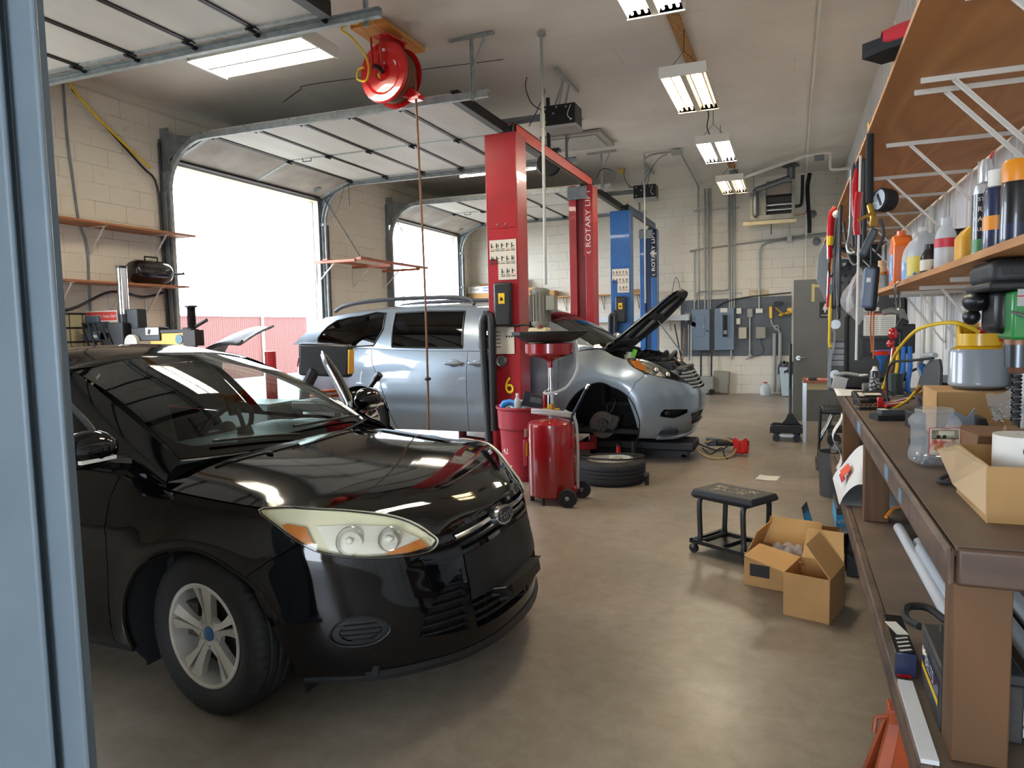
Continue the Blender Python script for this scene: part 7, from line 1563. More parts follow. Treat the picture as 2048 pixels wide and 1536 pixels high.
flat('small_motor', MB().cbox((.425, 5.15, zb + .02), (.07, .10, .04), (0, 0, 20)).cyl((.40, 5.07, zb + .02), (.46, 5.1, zb + .02), .018), m_black, 'small black tool at the bench edge left of the sockets', 'tool', bevel=.004)
flat('paper', MB().grid(lambda u, v: (.31 + .44 * u, 5.72 + .5 * v + .06 * u, zb + .004 + .012 * math.sin(3 * u + 2 * v) * v + (.0 if u > .1 else -.0)), 10, 6), mat('white paper', 'd3d0ca', .8), 'white papers spread at the far end of the bench', 'paper', smooth=60, solid=.002)
flat('wire_harness', MB().tube([(.45, 5.66, zb + .02), (.52, 5.72, zb + .05), (.58, 5.8, zb + .02), (.62, 5.7, zb + .05), (.68, 5.66, zb + .02), (.60, 5.62, zb + .03), (.55, 5.68, zb + .03)], .005, 6, 6), m_black, 'tangled black wire lying on the white papers', 'wire')
t = thing('grinder', 'grey angle grinder lying on the bench beyond the papers', 'power tool', (.6, 5.9, zb)); MB().cyl((.50, 5.98, zb + .05), (.72, 6.02, zb + .05), .028, .034, 16).build('body', mat('tool grey', '6b6a68', .5), t); MB().cyl((.72, 6.02, zb + .05), (.80, 6.03, zb + .05), .04, n=16).build('motor', m_galvd, t); MB().cyl((.57, 5.94, zb + .06), (.575, 5.86, zb + .07), .022, n=14).m(1).cyl((.575, 5.86, zb + .07), (.576, 5.84, zb + .072), .008).build('spindle', [mat('plastic clear grey', '9a9c9d', .3), m_chrome], t)
t = thing('leaf_blower', 'black and grey power tool resting across the far bench end', 'power tool', (.45, 6.35, zb)); MB().cbox((.55, 6.38, zb + .05), (.40, .10, .09), (0, 0, 6)).build('body', m_black, t, bevel=.015); MB().m(0).cbox((.36, 6.35, zb + .05), (.10, .11, .10), (0, 12, 0)).m(1).cbox((.40, 6.325, zb + .085), (.05, .05, .004)).build('motor', [mat('tool pale grey', '9c9d9b', .45), m_white], t, bevel=.015); MB().tube([(.32, 6.36, zb + .11), (.40, 6.37, zb + .125), (.50, 6.38, zb + .11)], .014, 8, 4).build('handle', MATS['tool pale grey'], t)
lathe_obj('spray_can', [(0, .002), (.033, .002), (.034, .008), (.034, .17), (.030, .19), (.018, .20), (0, .20)], .545, 5.62, m_blkcan, 'black spray can with a white top standing among the tools at the far bench end', 'spray can', z=zb, parts=[('cap', [(.033, .168), (.03, .186), (.018, .205), (.012, .225), (0, .225)], m_white), ('label', [(.0345, .03), (.0345, .15)], mat('label fine print', '2b2b2c', .5, col2='b9b9b9', scale=60, lo=.5, hi=.6))])
t = thing('funnel', 'red and blue funnel standing mouth up behind the spray can', 'funnel', (.585, 5.72, zb + .2)); MB().lathe([(.062, zb + .335), (.06, zb + .33), (.012, zb + .245), (.010, zb + .18)], c=(.60, 5.75, 0), n=28).build('cone', mat('cap blue', '1f5f9c', .4), t, solid=.002); MB().lathe([(.062, zb + .335), (.047, zb + .30), (.045, zb + .302), (.058, zb + .334)], c=(.60, 5.75, 0), n=28).build('rim', mat('funnel red', 'd8321f', .4), t)
# manifold gauges leaning
t = thing('manifold_gauges', 'manifold gauge set with red, yellow and blue hoses hanging on the wall behind the bench', 'gauges', (.8, 6.1, 1.2))
MB().sphere((.70, 6.0, 1.40), (.035, .03, .045), 14, 10).sphere((.685, 6.0, 1.325), (.03, .03, .03), 12, 8).build('red_valve', m_redlens, t); MB().cbox((.80, 6.05, 1.36), (.10, .07, .22)).cbox((.76, 6.05, 1.46), (.06, .06, .10), (0, 30, 0)).build('manifold_body', m_blackm, t, bevel=.01)
for nm, c_, x0, x1 in (('red_hose', m_redlens, .705, .64), ('yellow_hose', m_yh, .73, .70), ('blue_hose', mat('hose blue', '2468b8', .4), .77, .74), ('blue_hose', MATS['hose blue'], .81, .79)):
 MB().tube([(x0, 6.0, 1.30), ((x0 + x1) / 2 + .01, 5.95, 1.16), (x1, 5.9, 1.02), (x1 + .01, 5.88, zb + .012)], .012 if nm != 'blue_hose' else .017, 8, 5).build(nm, c_, t)
flat('grey_duct', MB().tube([(.66, 6.3, 1.56), (.72, 6.3, 1.575), (.79, 6.3, 1.56), (.815, 6.3, 1.50), (.815, 6.3, 1.35), (.81, 6.3, 1.15)], [.024, .026, .03, .024, .022, .02], 12), mat('duct grey', '8c8c88', .5, .3), 'grey elbow spout standing on the wall side of the bench', 'spout')
flat('power_cable', MB().tube([(.80, 6.3, 1.18), (.79, 6.2, 1.08), (.82, 6.1, 1.10), (.86, 5.9, 1.14), (.86, 5.6, 1.05), (.80, 5.4, zb + .02)], .010, 8, 5), m_blackr, 'thick black cable looped beside the grey spout', 'cable')
flat('earmuff_case', MB().cbox((.68, 6.45, zb + .035), (.12, .10, .06)).sphere((.62, 6.42, zb + .08), (.05, .05, .04), 12, 8), m_black, 'black tool lump behind the spray can on the bench', 'tool', bevel=.01)
flat('parts_cup', MB().cyl((.70, 5.85, zb + .001), (.70, 5.85, zb + .16), .05, .055, 20), mat('dark cup', '2f3834', .4), 'dark green container behind the hoses on the bench', 'container')
for k, (x, y) in enumerate(((.50, 6.46), (.53, 6.48), (.515, 6.44))): flat('spark_plug', MB().cyl((x, y, zb + .10), (x + .03, y, zb + .105), .011, n=10).cyl((x + .03, y, zb + .105), (x + .05, y, zb + .106), .007, n=8), m_white, 'white capped small part lying on the power tool at the far bench end', 'part', 'small white capped parts')
# drill press head, right edge
t = thing('drill_press', 'black and green bench drill press at the right edge above the bench', 'drill press', (.62, 2.45, zb))
MB().box(.500, .90, 2.29, 2.56, 1.590, 1.660).build('belt_cover', mat('matte black cover', '18191b', .6, bump=.2, bscale=60), t, bevel=.025, seg=4); MB().box(.494, .91, 2.28, 2.565, 1.575, 1.598).build('cover_lip', MATS['matte black cover'], t, bevel=.008)
MB().box(.53, .86, 2.36, 2.54, 1.455, 1.58).build('head', m_blackm, t, bevel=.02); MB().sphere((.51, 2.50, 1.55), (.035, .06, .03), 14, 10).sphere((.51, 2.55, 1.505), (.025, .03, .025), 12, 8).build('lock_knob', m_blackm, t)
gp = MB().m(0).box(.552, .72, 2.29, 2.44, 1.44, 1.572); gp.build('front_plate', mat('drill green', '1f7a33', .4, coat=.3), t, bevel=.008)
b = MB().m(0).box(.562, .715, 2.286, 2.29, 1.53, 1.58).m(1).box(.562, .715, 2.285, 2.289, 1.555, 1.559).m(2).word('WARNING  keep clear', .010, (.638, 2.2845, 1.569), F_MY).m(3).cyl((.596, 2.284, 1.475), (.596, 2.29, 1.475), .008, n=14); b.build('warning_label', [mat('label grey', 'a9aaa6', .5), m_redlens, m_ink, m_black], t, smooth=0)
MB().cyl((.545, 2.27, 1.515), (.70, 2.24, 1.46), .004, n=8).build('feed_lever', m_steel, t)
MB().cyl((.585, 2.36, 1.44), (.585, 2.36, 1.425), .034, n=24).m(1).cyl((.585, 2.36, 1.425), (.585, 2.36, 1.362), .033, .031, 24).m(0).cyl((.585, 2.36, 1.362), (.585, 2.36, 1.345), .026, .018, 20).build('chuck', [mat('rusty steel', '7c5a48', .5, .6), mat('chuck steel', '54585c', .3, .9)], t)
b = MB(); n = 60
for s in (0, PI):
 b.add([(.585 + .013 * math.cos(s + k * .35 + w) , 2.36 + .013 * math.sin(s + k * .35 + w), 1.345 - k * .0023) for k in range(n) for w in (0, 1.7)], [(2 * k, 2 * k + 1, 2 * k + 3, 2 * k + 2) for k in range(n - 1)])
b.cyl((.585, 2.36, 1.345), (.585, 2.36, 1.20), .009, n=10); b.build('drill_bit', m_blackm, t)
MB().cyl((.875, 2.45, zb + .02), (.875, 2.45, 1.46), .034, n=24).build('column', m_blackm, t); MB().cbox((.875, 2.45, zb + .015), (.13, .26, .03)).build('base', m_blackm, t, bevel=.008)
MB().tube([(.625, 2.33, 1.33), (.630, 2.33, 1.26), (.632, 2.33, 1.20)], .006, 8).build('depth_rod', m_yh, t)
# ---- lower shelf of the bench
zs = .4015
m_fluor = mat('white tube', 'c9cfd6', .35)
for k, (xa, xb, z, lab) in enumerate(((.52, .545, zs + .024, 'white plastic tube on the lower bench shelf, front one of three'), (.575, .60, zs + .024, 'white plastic tube on the lower bench shelf, middle one of three'), (.548, .575, zs + .066, 'white plastic tube resting on top of the other two on the bench shelf'))):
 flat('plastic_tube', MB().cyl((xa, 4.1 - .25 * k, z), (xb, 2.12, z), .0235, n=20), m_fluor, lab, 'tube', 'white tubes on the bench shelf')
flat('plastic_tube', MB().cyl((.70, 3.9, zs + .03), (.72, 1.98, zs + .03), .028, n=18), mat('grey tube', '8e9498', .4), 'grey tube lying farther back on the lower bench shelf', 'tube')
flat('plastic_tube', MB().cyl((.78, 3.7, zs + .035), (.80, 1.98, zs + .035), .032, n=18), MATS['grey tube'], 'thick grey tube lying by the wall on the lower bench shelf', 'tube')
flat('white_trim_board', MB().box(.305, .345, 1.935, 2.36, zs + .0, zs + .012), mat('white board', 'ccd0d4', .5), 'white painted strip along the front of the lower bench shelf', 'board')
t = thing('car_battery', 'dusty black car battery on the lower bench shelf by the post', 'battery', (.45, 2.2, zs))
MB().box(.372, .56, 2.10, 2.39, zs + .001, zs + .155).build('case', mat('dusty black', '26262a', .6, col2='3a3835', scale=8), t, bevel=.006); MB().box(.370, .562, 2.098, 2.392, zs + .155, zs + .185).build('lid', MATS['dusty black'], t, bevel=.006)
b = MB().m(0).add([(.3705, 2.12, zs + .07), (.3705, 2.37, zs + .07), (.3705, 2.37, zs + .13), (.3705, 2.12, zs + .13)], [(0, 1, 2, 3)]).m(1).add([(.370, 2.12, zs + .06), (.370, 2.37, zs + .06), (.370, 2.37, zs + .078), (.370, 2.12, zs + .078)], [(0, 1, 2, 3)]); b.m(2).word('BELTS', .05, (.3695, 2.25, zs + .105), F_MX); b.build('label', [MATS['can navy'], m_yel, m_white], t, smooth=0)
b = MB()
for k in range(6): b.cyl((.3720, 2.13 + .018 * k, zs + .035 - .004 * (k % 2)), (.3712, 2.13 + .018 * k, zs + .035 - .004 * (k % 2)), .004, n=8)
b.build('date_dots', m_ink, t)
for y in (2.15, 2.34): MB().cyl((.42, y, zs + .185), (.42, y, zs + .205), .011, .009, 16).build('terminal', m_steel, t)
flat('brake_hardware', MB().cbox((.47, 2.24, zs + .21), (.12, .12, .045), (0, 0, 10)).cbox((.48, 2.30, zs + .24), (.06, .09, .03), (0, 0, -15)), m_blackm, 'black metal parts lying on top of the car battery', 'parts', bevel=.006)
flat('belt_strap', MB().tube([(.37, 2.42, zs + .16), (.345, 2.50, zs + .15), (.36, 2.60, zs + .15), (.42, 2.62, zs + .15), (.46, 2.52, zs + .15), (.47, 2.40, zs + .195)], .012, 6, 6), m_blackr, 'curved black rubber strap standing beside the car battery', 'strap')
t = thing('spark_plug_box', 'black and blue parts box with white stripes at the shelf edge by the battery', 'box', (.34, 2.58, zs))
MB().m(0).box(.303, .362, 2.41, 2.72, zs + .001, zs + .075).m(1).box(.303, .362, 2.405, 2.41, zs + .001, zs + .075).build('carton', [m_blkcan, MATS['can navy']], t, bevel=.002)
for k in range(4): MB().cbox((.335, 2.43 + .03 * k, zs + .0765), (.04, .008, .001), (0, 0, 30)).build('print_stripe', m_white, t, smooth=0)
b = MB().cbox((.33, 2.60, zs + .0765), (.035, .10, .002), (0, 0, 15)); b.build('print', m_white, t, smooth=0)
MB().box(.31, .35, 2.4035, 2.405, zs + .0, zs + .008).build('red_band', m_redlens, t)
# bag of absorbent and a caster in the next bay of the shelf
t = thing('absorbent_bag', 'white sack with a red and orange label slumped on the lower bench shelf', 'bag', (.36, 5.0, zs))
b = MB(); b.grid(lambda u, v: (.27 + .34 * u + .04 * math.sin(PI * v), 4.62 + .78 * v, zs + .002 + (.28 * math.sin(PI * min(1, u * 1.3)) ** .7 * (.45 + .55 * math.sin(PI * v)) if True else 0) * (1 + .08 * math.sin(7 * u + 9 * v))), 20, 24).grid(lambda u, v: (.27 + .34 * u, 4.62 + .78 * v, zs + .001), 4, 4); b.build('sack', mat('sack white', 'd6d8da', .6, bump=.3, bscale=12), t, smooth=70)
MB().m(0).cbox((.318, 4.90, zs + .16), (.004, .20, .07), (0, 42, 0)).m(1).cbox((.300, 4.90, zs + .115), (.004, .24, .03), (0, 42, 0)).build('label', [mat('label orange', 'df5a3a', .5, col2='d83a30', scale=4), MATS['label red']], t)
t = thing('caster_wheel', 'loose caster wheel lying on top of a bucket beside the white sack', 'caster', (.34, 6.55, .39)); MB().cyl((.335, 6.53, .50), (.335, 6.57, .50), .055, n=26).build('wheel', m_blackr, t); MB().cbox((.345, 6.55, .445), (.04, .06, .10), (0, 15, 0)).cbox((.355, 6.55, .395), (.10, .09, .012)).build('fork', m_chrome, t)
flat('bucket', MB().lathe([(0, .0), (.13, 0), (.145, .36), (.15, .385), (.14, .385), (.125, .02)], c=(.36, 6.65, .001), n=28), mat('bucket dark', '4a4a4c', .5), 'dark grey bucket on the floor under the caster wheel', 'bucket')
flat('white_sheet', MB().grid(lambda u, v: (.30 + .03 * math.sin(8 * v), 5.42 + .16 * u + .01 * math.sin(5 * v), .45 + .40 * v), 6, 12), m_white, 'white plastic sheet hanging behind the bench post', 'sheet', smooth=60, solid=.002)
flat('extension_cable', MB().tube([(.45, 4.0, zs + .10), (.50, 4.15, zs + .11), (.55, 4.25, zs + .10)], .008, 6, 4), m_orcap, 'orange cord on the lower bench shelf behind the tubes', 'cable')
t = thing('storage_box', 'black box with a blue printed band standing on the floor below the bench', 'box', (.35, 5.15, 0)); MB().box(.275, .52, 4.98, 5.4, .001, .295).build('carton', m_blkcan, t, bevel=.004)
b = MB().m(0).box(.2735, .276, 4.975, 5.4, .16, .25).box(.275, .52, 4.977, 4.979, .16, .25).m(1).word('VIVOHOME', .045, (.39, 4.975, .205), F_MY); b.build('band', [mat('band blue', '2f9fd0', .5), m_white], t, smooth=0)
flat('car_part', MB().tube([(.36, 4.55, .02), (.34, 4.6, .12), (.36, 4.66, .22)], .03, 8, 4).cbox((.36, 4.62, .06), (.10, .2, .11)), m_blackm, 'black steel car part on the floor behind the open cartons', 'part')
t = thing('jack_stand', 'orange jack stand on the floor under the near bench end', 'jack stand', (.33, 2.45, 0))
mo = mat('jack orange', 'b04a18', .5, col2='8a3a16', scale=8)
for sx, sy in ((-1, -1), (1, -1), (1, 1), (-1, 1)):
 MB().add([(.33 + sx * .10, 2.45 + sy * .10, 0.001), (.33 + sx * .10, 2.45 + sy * .06, 0.001), (.33 + sx * .06, 2.45 + sy * .10, .001), (.33 + sx * .035, 2.45 + sy * .035, .26), (.33 + sx * .035, 2.45 + sy * .005, .26), (.33 + sx * .005, 2.45 + sy * .035, .26)], [(0, 1, 4, 3), (0, 3, 5, 2), (1, 2, 5, 4), (0, 2, 1), (3, 4, 5)]).build('leg', mo, t)
MB().box(.29, .37, 2.41, 2.49, .09, .285).build('collar', mo, t, bevel=.004); MB().tube([(.29, 2.44, .25), (.255, 2.43, .245), (.25, 2.42, .20)], .008, 8).build('lever', mo, t)
flat('yellow_scrap', MB().cbox((.42, 2.62, .015), (.12, .1, .03), (0, 0, 20)), mat('dirty yellow', '9a8f35', .7), 'dirty yellow scrap on the floor beside the jack stand', 'scrap', bevel=.005)
# ================================================================== FAR RIGHT: tool cart, machine, door
t = thing('restroom_door', 'grey restroom door standing open from the right wall with a sign', 'door', (.5, 11.5, 0));
MB().box(.012, .93, 11.48, 11.525, .02, 2.13).build('leaf', mat('door grey', '62625e', .5, col2='5b5b57', scale=2), t, bevel=.003)
MB().cyl((.085, 11.48, .97), (.085, 11.44, .97), .035, n=18).tube([(.085, 11.43, .97), (.13, 11.425, .97), (.21, 11.43, .965)], .012, 8).build('lever_handle', m_steel, t)
b = MB().m(0).box(.37, .52, 11.472, 11.479, 1.56, 1.79).m(1)
b.at((.445, 11.471, 1.70)).sphere((0, 0, .055), (.011, .002, .011), 12, 8).prism([(-.016, .038), (.016, .038), (.036, -.02), (.026, -.022), (.014, .012), (.020, -.03), (.010, -.03), (.010, -.065), (.002, -.065), (.002, -.03), (-.002, -.03), (-.002, -.065), (-.010, -.065), (-.010, -.03), (-.020, -.03), (-.014, .012), (-.026, -.022), (-.036, -.02)], -.001, .001, 'y').here().word('WOMEN', .028, (.445, 11.4705, 1.595), F_MY); b.build('sign', [m_ink, m_white], t)
b = MB().box(.26, .30, 11.477, 11.479, 1.80, 2.06).box(.30, .42, 11.477, 11.479, 2.01, 2.05); b.build('masking_tape', mat('masking tape', 'b3a76a', .7), t)
t = thing('tool_cart', 'grey tool cart with a perforated back panel and folded tray beyond the bench', 'tool cart', (.55, 8.6, 0))
md = mat('cart grey', '56585a', .5); ml_ = mat('cart light grey', '8a8f95', .45)
MB().box(.38, .90, 8.45, 8.95, .75, 1.30).build('cabinet', md, t, bevel=.01)
for k in range(4): MB().box(.375, .90, 8.435, 8.45, 1.02 + .065 * k, 1.075 + .065 * k).build('drawer', ml_, t, bevel=.004)
b = MB(); q = [(.41, 1.62), (.86, 1.62), (.86, 2.15), (.80, 2.20), (.41, 2.20)]; b.prism(q, 8.90, 8.93, 'y'); pb = b.build('perforated_panel', md, t)
MB().cbox((.585, 8.897, 2.14), (.13, .006, .03)).build('slot', m_white, t, bevel=.003)
b = MB()
for r in range(6):
 for c in range(4): b.cyl((.47 + .085 * c + .04 * (r % 2), 8.898, 1.70 + .078 * r), (.47 + .085 * c + .04 * (r % 2), 8.902, 1.70 + .078 * r), .018, n=12)
b.build('peg_holes', m_black, t)
MB().prism([(.36, .80), (.395, .78), (.395, 1.1), (.43, 1.25), (.43, 1.38), (.37, 1.52), (.375, 1.9), (.36, 1.9), (.355, 1.52), (.415, 1.38), (.415, 1.25), (.36, 1.06)], 8.40, 8.46, 'y').build('side_rail', ml_, t)
for z in (.93, 1.47): MB().cyl((.43, 8.42, z), (.43, 8.38, z), .05, n=20).build('knob', m_steel, t)
MB().prism([(.235, 1.95), (.32, 1.72), (.345, 1.76), (.345, 2.32), (.31, 2.34), (.245, 2.20)], 8.30, 8.34, 'y').build('hanging_tray', mat('tray grey', '747b84', .45), t, bevel=.006)
MB().prism([(.62, 2.28), (.78, 2.40), (.90, 2.30), (.90, 2.12), (.55, 2.12), (.50, 2.02)], 8.8, 9.0, 'y').build('folded_shelf', m_trimb, t, bevel=.006)
MB().tube([(.40, 8.6, 2.32), (.62, 8.5, 2.22), (.88, 8.45, 2.05)], .025, 8).build('support_arm', m_black, t)
MB().box(.38, .90, 8.45, 8.95, .06, .12).build('cart_base', md, t)
for x in (.42, .86):
 for y in (8.5, 8.9): MB().cyl((x, y - .02, .04), (x, y + .02, .04), .04, n=16).build('caster', m_blackr, t);
for x in (.40, .88):
 for y in (8.47, 8.93): MB().box(x - .012, x + .012, y - .012, y + .012, .1, 1.7).build('upright', md, t)
t = thing('service_machine', 'large dark grey service machine with a slanted front beyond the bench', 'machine', (.75, 7.2, 0))
mg = mat('machine dark grey', '3b3c3d', .55, col2='343536', scale=3)
pf = [(.475, .02), (.93, .02), (.93, 1.74), (.64, 1.74), (.475, 1.53)]
MB().prism(pf, 7.20, 7.62, 'y').build('housing', mg, t, bevel=.01)
b = MB();
for p, q in (((.465, .02), (.465, 1.54)), ((.465, 1.54), (.645, 1.755)), ((.645, 1.755), (.935, 1.755))): b.tube([(p[0], 7.21, p[1]), (q[0], 7.21, q[1])], .022, 8)
b.build('edge_guard', m_blackr, t)
MB().m(0).box(.60, .86, 7.194, 7.199, 1.365, 1.56).m(1).box(.60, .86, 7.192, 7.196, 1.55, 1.565).build('instruction_card', [m_white, mat('card red', 'b2543c', .5)], t, smooth=0)
b = MB()
for k in range(9):
 for x in (.615, .74): b.box(x, x + .105, 7.192, 7.194, 1.38 + .018 * k, 1.385 + .018 * k)
b.build('card_text', mat('faint ink', '8d8d8a', .7), t)
MB().box(.60, .66, 7.194, 7.199, 1.585, 1.62).box(.665, .725, 7.194, 7.199, 1.585, 1.62).build('small_labels', m_decal, t, smooth=0)
MB().box(.60, .87, 7.185, 7.20, 1.18, 1.34).m(1).box(.62, .85, 7.180, 7.186, 1.20, 1.32).build('screen', [m_trimb, m_black], t, bevel=.004)
b = MB()
for x in (.585, .885):
 for z in (1.165, 1.355): b.cyl((x, 7.20, z), (x, 7.188, z), .012, n=10)
b.build('screw', m_black, t)
lathe_obj('water_bottle', [(0, .002), (.03, .002), (.032, .01), (.031, .12), (.028, .135), (.014, .165), (.012, .175), (0, .175)], .50, 7.42, m_frost, 'clear water bottle standing on the slope of the dark machine', 'bottle', z=1.585, parts=[('cap', [(.014, .172), (.014, .19), (0, .19)], m_white)])
t = thing('side_table', 'small table with a red brown top and steel legs by the restroom door', 'table', (.4, 9.9, 0))
MB().box(.13, .90, 9.55, 10.2, .745, .765).build('table_top', wood('red brown top', '9c4f2c', '8c4526', None, 'x', 2, .45), t); MB().box(.17, .88, 9.57, 10.18, .66, .745).build('apron', mat('apron beige', 'b5a77e', .6), t)
for x in (.15, .87):
 for y in (9.58, 10.17): MB().box(x - .02, x + .02, y - .02, y + .02, .001, .745).build('leg', m_steel, t)
flat('papers', MB().cbox((.33, 9.8, .772), (.30, .16, .012), (0, 0, 8)), mat('pink paper', 'c98a84', .7), 'pink papers on the red brown table', 'paper')
flat('stapler', MB().cbox((.24, 9.7, .785), (.10, .04, .035)), m_black, 'black stapler sized gadget on the red brown table', 'tool', bevel=.006)
t = thing('folding_chair', 'black folding chair with chrome legs between the table and the bench', 'chair', (.42, 7.95, 0))
MB().cbox((.46, 7.95, .60), (.36, .34, .06)).build('seat', m_black, t, bevel=.015); MB().tube([(.275, 7.85, .62), (.265, 7.85, .35), (.255, 7.85, .01)], .014, 8).tube([(.275, 8.1, .62), (.265, 8.1, .01)], .014, 8).build('black_leg', m_black, t)
for y in (7.87, 8.05): MB().tube([(.42, y, .62), (.26, y, .25)], .011, 8).tube([(.55, y, .62), (.62, y, .01)], .011, 8).build('chrome_leg', m_chrome, t)
MB().cbox((.47, 7.95, .40), (.26, .30, .04)).build('lower_shelf', m_black, t, bevel=.008)
# floor jack
t = thing('floor_jack', 'low black floor jack with an upright handle near the table', 'jack', (-.05, 9.7, 0))
MB().prism([(-.26, .10), (.14, .10), (.14, .17), (.08, .19), (-.22, .20), (-.26, .17)], 9.58, 9.62, 'y').prism([(-.26, .10), (.14, .10), (.14, .17), (.08, .19), (-.22, .20), (-.26, .17)], 9.85, 9.89, 'y').cbox((-.06, 9.73, .14), (.38, .24, .06)).build('frame', mat('jack black', '1d1c1c', .5, .2), t, bevel=.006)
for x in (-.18, .06):
 for y in (9.56, 9.91): MB().cyl((x, y - .02, .045), (x, y + .02, .045), .045, n=18).build('wheel', m_blackm, t)
MB().cyl((-.18, 9.56, .045), (-.18, 9.91, .045), .015).cyl((.06, 9.56, .045), (.06, 9.91, .045), .015).cbox((-.06, 9.6, .07), (.3, .04, .03)).build('axle', m_steel, t)
MB().prism([(-.13, .20), (.10, .20), (.06, .25), (.0, .34), (-.04, .34), (-.08, .25)], 9.72, 9.80, 'y').build('handle_socket', MATS['jack black'], t, bevel=.006); MB().cyl((-.02, 9.76, .3), (-.02, 9.80, 1.23), .019, n=14).build('handle', m_black, t); MB().cyl((-.02, 9.762, .34), (-.02, 9.777, .66), .0205, n=14).build('grip_label', mat('grey print', '4c4d50', .5), t)
# ================================================================== FLOOR: drain tank, can, tyre, stool, cartons
mr = mat('drain red', '98121a', .22, coat=.7)
t = thing('oil_drain', 'red upright oil drain tank on wheels with a funnel pan on top', 'oil drain', (-1.935, 5.80, 0))
cx, cy = -1.935, 5.80
MB().lathe([(0, .055), (.19, .055), (.203, .065), (.205, .08), (.205, .66), (.20, .685), (.17, .705), (.05, .725), (0, .726)], c=(cx, cy, 0), n=48).build('tank', mr, t)
MB().cyl((cx, cy, .72), (cx, cy, .80), .02, n=14).m(1).cyl((cx, cy, .755), (cx, cy, .85), .032, n=14).cyl((cx - .07, cy - .02, .80), (cx + .07, cy + .02, .80), .014, n=10).build('valve', [m_steel, mat('brass', 'b8913c', .35, .7)], t)
MB().cyl((cx, cy, .83), (cx, cy, .98), .030, n=18).cyl((cx, cy, .96), (cx, cy, 1.22), .020, n=16).cyl((cx + .02, cy, .93), (cx + .07, cy - .02, .935), .008).build('riser_pipe', m_chrome, t)
MB().lathe([(.020, 1.16), (.022, 1.21), (.05, 1.235), (.20, 1.275), (.212, 1.29), (.214, 1.37), (.208, 1.37), (.195, 1.30), (.03, 1.26)], c=(cx, cy, 0), n=48).build('funnel', mr, t)
MB().lathe([(.20, 1.38), (.325, 1.445), (.335, 1.47), (.33, 1.472), (.315, 1.455), (.19, 1.385), (.0, 1.37)], c=(cx, cy, 0), n=12).build('drip_pan', mat('pan black', '1c1c1d', .5), t, smooth=20)
m_hoseclear = frosted('clear hose', 'cfc9c6', .6)
MB().tube([(cx + .19, cy, 1.385), (cx + .23, cy - .01, 1.37), (cx + .25, cy - .02, 1.25), (cx + .24, cy - .03, 1.12), (cx + .16, cy - .05, 1.0), (cx + .05, cy - .08, .95), (cx - .03, cy - .07, .945), (cx - .04, cy, .96)], .012, 10, 7).build('clear_hose', m_hoseclear, t)
b = MB()
for k in range(2): b.tube([(cx + .185 * math.cos(a) + .02, cy + .15 * math.sin(a), .755 + .022 * k + .03 * math.cos(a + 2)) for a in np.linspace(0, 2 * PI, 28, endpoint=False)], .0135, 8, closed=True)
b.tube([(cx + .15, cy - .08, .80), (cx + .22, cy - .02, .72), (cx + .235, cy + .0, .5), (cx + .23, cy + .0, .12)], .0125, 8, 6); b.build('clear_hose', m_hoseclear, t)
MB().tube([(cx + .19, cy - .04, .56), (cx + .19, cy - .05, .73), (cx + .215, cy - .06, .77), (cx + .36, cy - .10, 1.02)], .011, 8).m(1).tube([(cx + .345, cy - .096, .99), (cx + .365, cy - .10, 1.025)], .014, 8).build('push_handle', [mat('handle navy', '1d2a3a', .4), m_steel], t)
MB().cbox((cx + .19, cy - .03, .53), (.05, .07, .10)).cbox((cx + .20, cy - .02, .115), (.06, .10, .05)).build('handle_bracket', mr, t, bevel=.004)
for dx, dy in ((.20, -.20), (.22, .16)): MB().cyl((cx + dx, cy + dy - .022, .078), (cx + dx, cy + dy + .022, .078), .078, n=30).m(1).cyl((cx + dx, cy + dy - .026, .078), (cx + dx, cy + dy + .026, .078), .018, n=16).build('wheel', [m_blackr, m_steel], t, bevel=.004)
MB().cyl((cx - .17, cy - .05, .001), (cx - .17, cy - .05, .06), .02).cyl((cx - .02, cy - .19, .001), (cx - .02, cy - .19, .06), .014).cbox((cx + .14, cy - .1, .07), (.16, .04, .04), (0, 0, -40)).build('foot', m_blackm, t)
MB().cbox((cx - .198, cy - .075, .60), (.004, .06, .07), (0, 0, -20)).m(1).cbox((cx - .19, cy - .095, .46), (.004, .03, .12), (0, 0, -20)).build('label', [m_white, m_yel], t)
# trash can
t = thing('trash_can', 'big red round trash can full of rubbish beside the red lift column', 'trash can', (-2.49, 6.62, 0))
mc_ = mat('can red', 'a51c2c', .5, col2='93182a', scale=4)
MB().lathe([(0, .003), (.20, .003), (.205, .02), (.245, .50), (.262, .52), (.27, .70), (.285, .715), (.285, .735), (.27, .735), (.26, .70), (.22, .05)], c=(-2.49, 6.62, 0), n=48).build('can', mc_, t)
b = MB(); pc = Vector((-2.49, 6.62, 0));
for s, z in (('A1', .40), ('42', .30)):
 nrm = Vector((-.55, -.835, 0)); b.word(s, .085, pc + nrm * .236 + Vector((0, 0, z)), fr((.835, -.55, 0), (0, 0, 1)))
b.build('painted_marks', m_white, t)
MB().cbox(pc + Vector((.10, -.235, .30)), (.05, .06, .26)).build('rib', mc_, t, bevel=.01)
b = MB()
for k in range(14):
 a = k * 2.4; r = .15 * math.sqrt((k % 7) / 7 + .1); b.sphere((pc.x + r * math.cos(a), pc.y + r * math.sin(a), .66 + .04 * (k % 3)), (.08, .08, .06), 8, 6)
o = b.build('rubbish', mat('rubbish', '5a5d62', .7, col2='b9bcc0', scale=7, lo=.5, hi=.55), t); o['kind'] = 'stuff'
flat('blue_glove', MB().tube([(-2.66, 6.44, .735), (-2.63, 6.44, .77), (-2.58, 6.45, .785), (-2.54, 6.47, .77), (-2.53, 6.48, .74)], [.03, .035, .03, .03, .025], 8), mat('glove blue', '2f7fc8', .5), 'crumpled blue glove on top of the red trash can', 'glove')
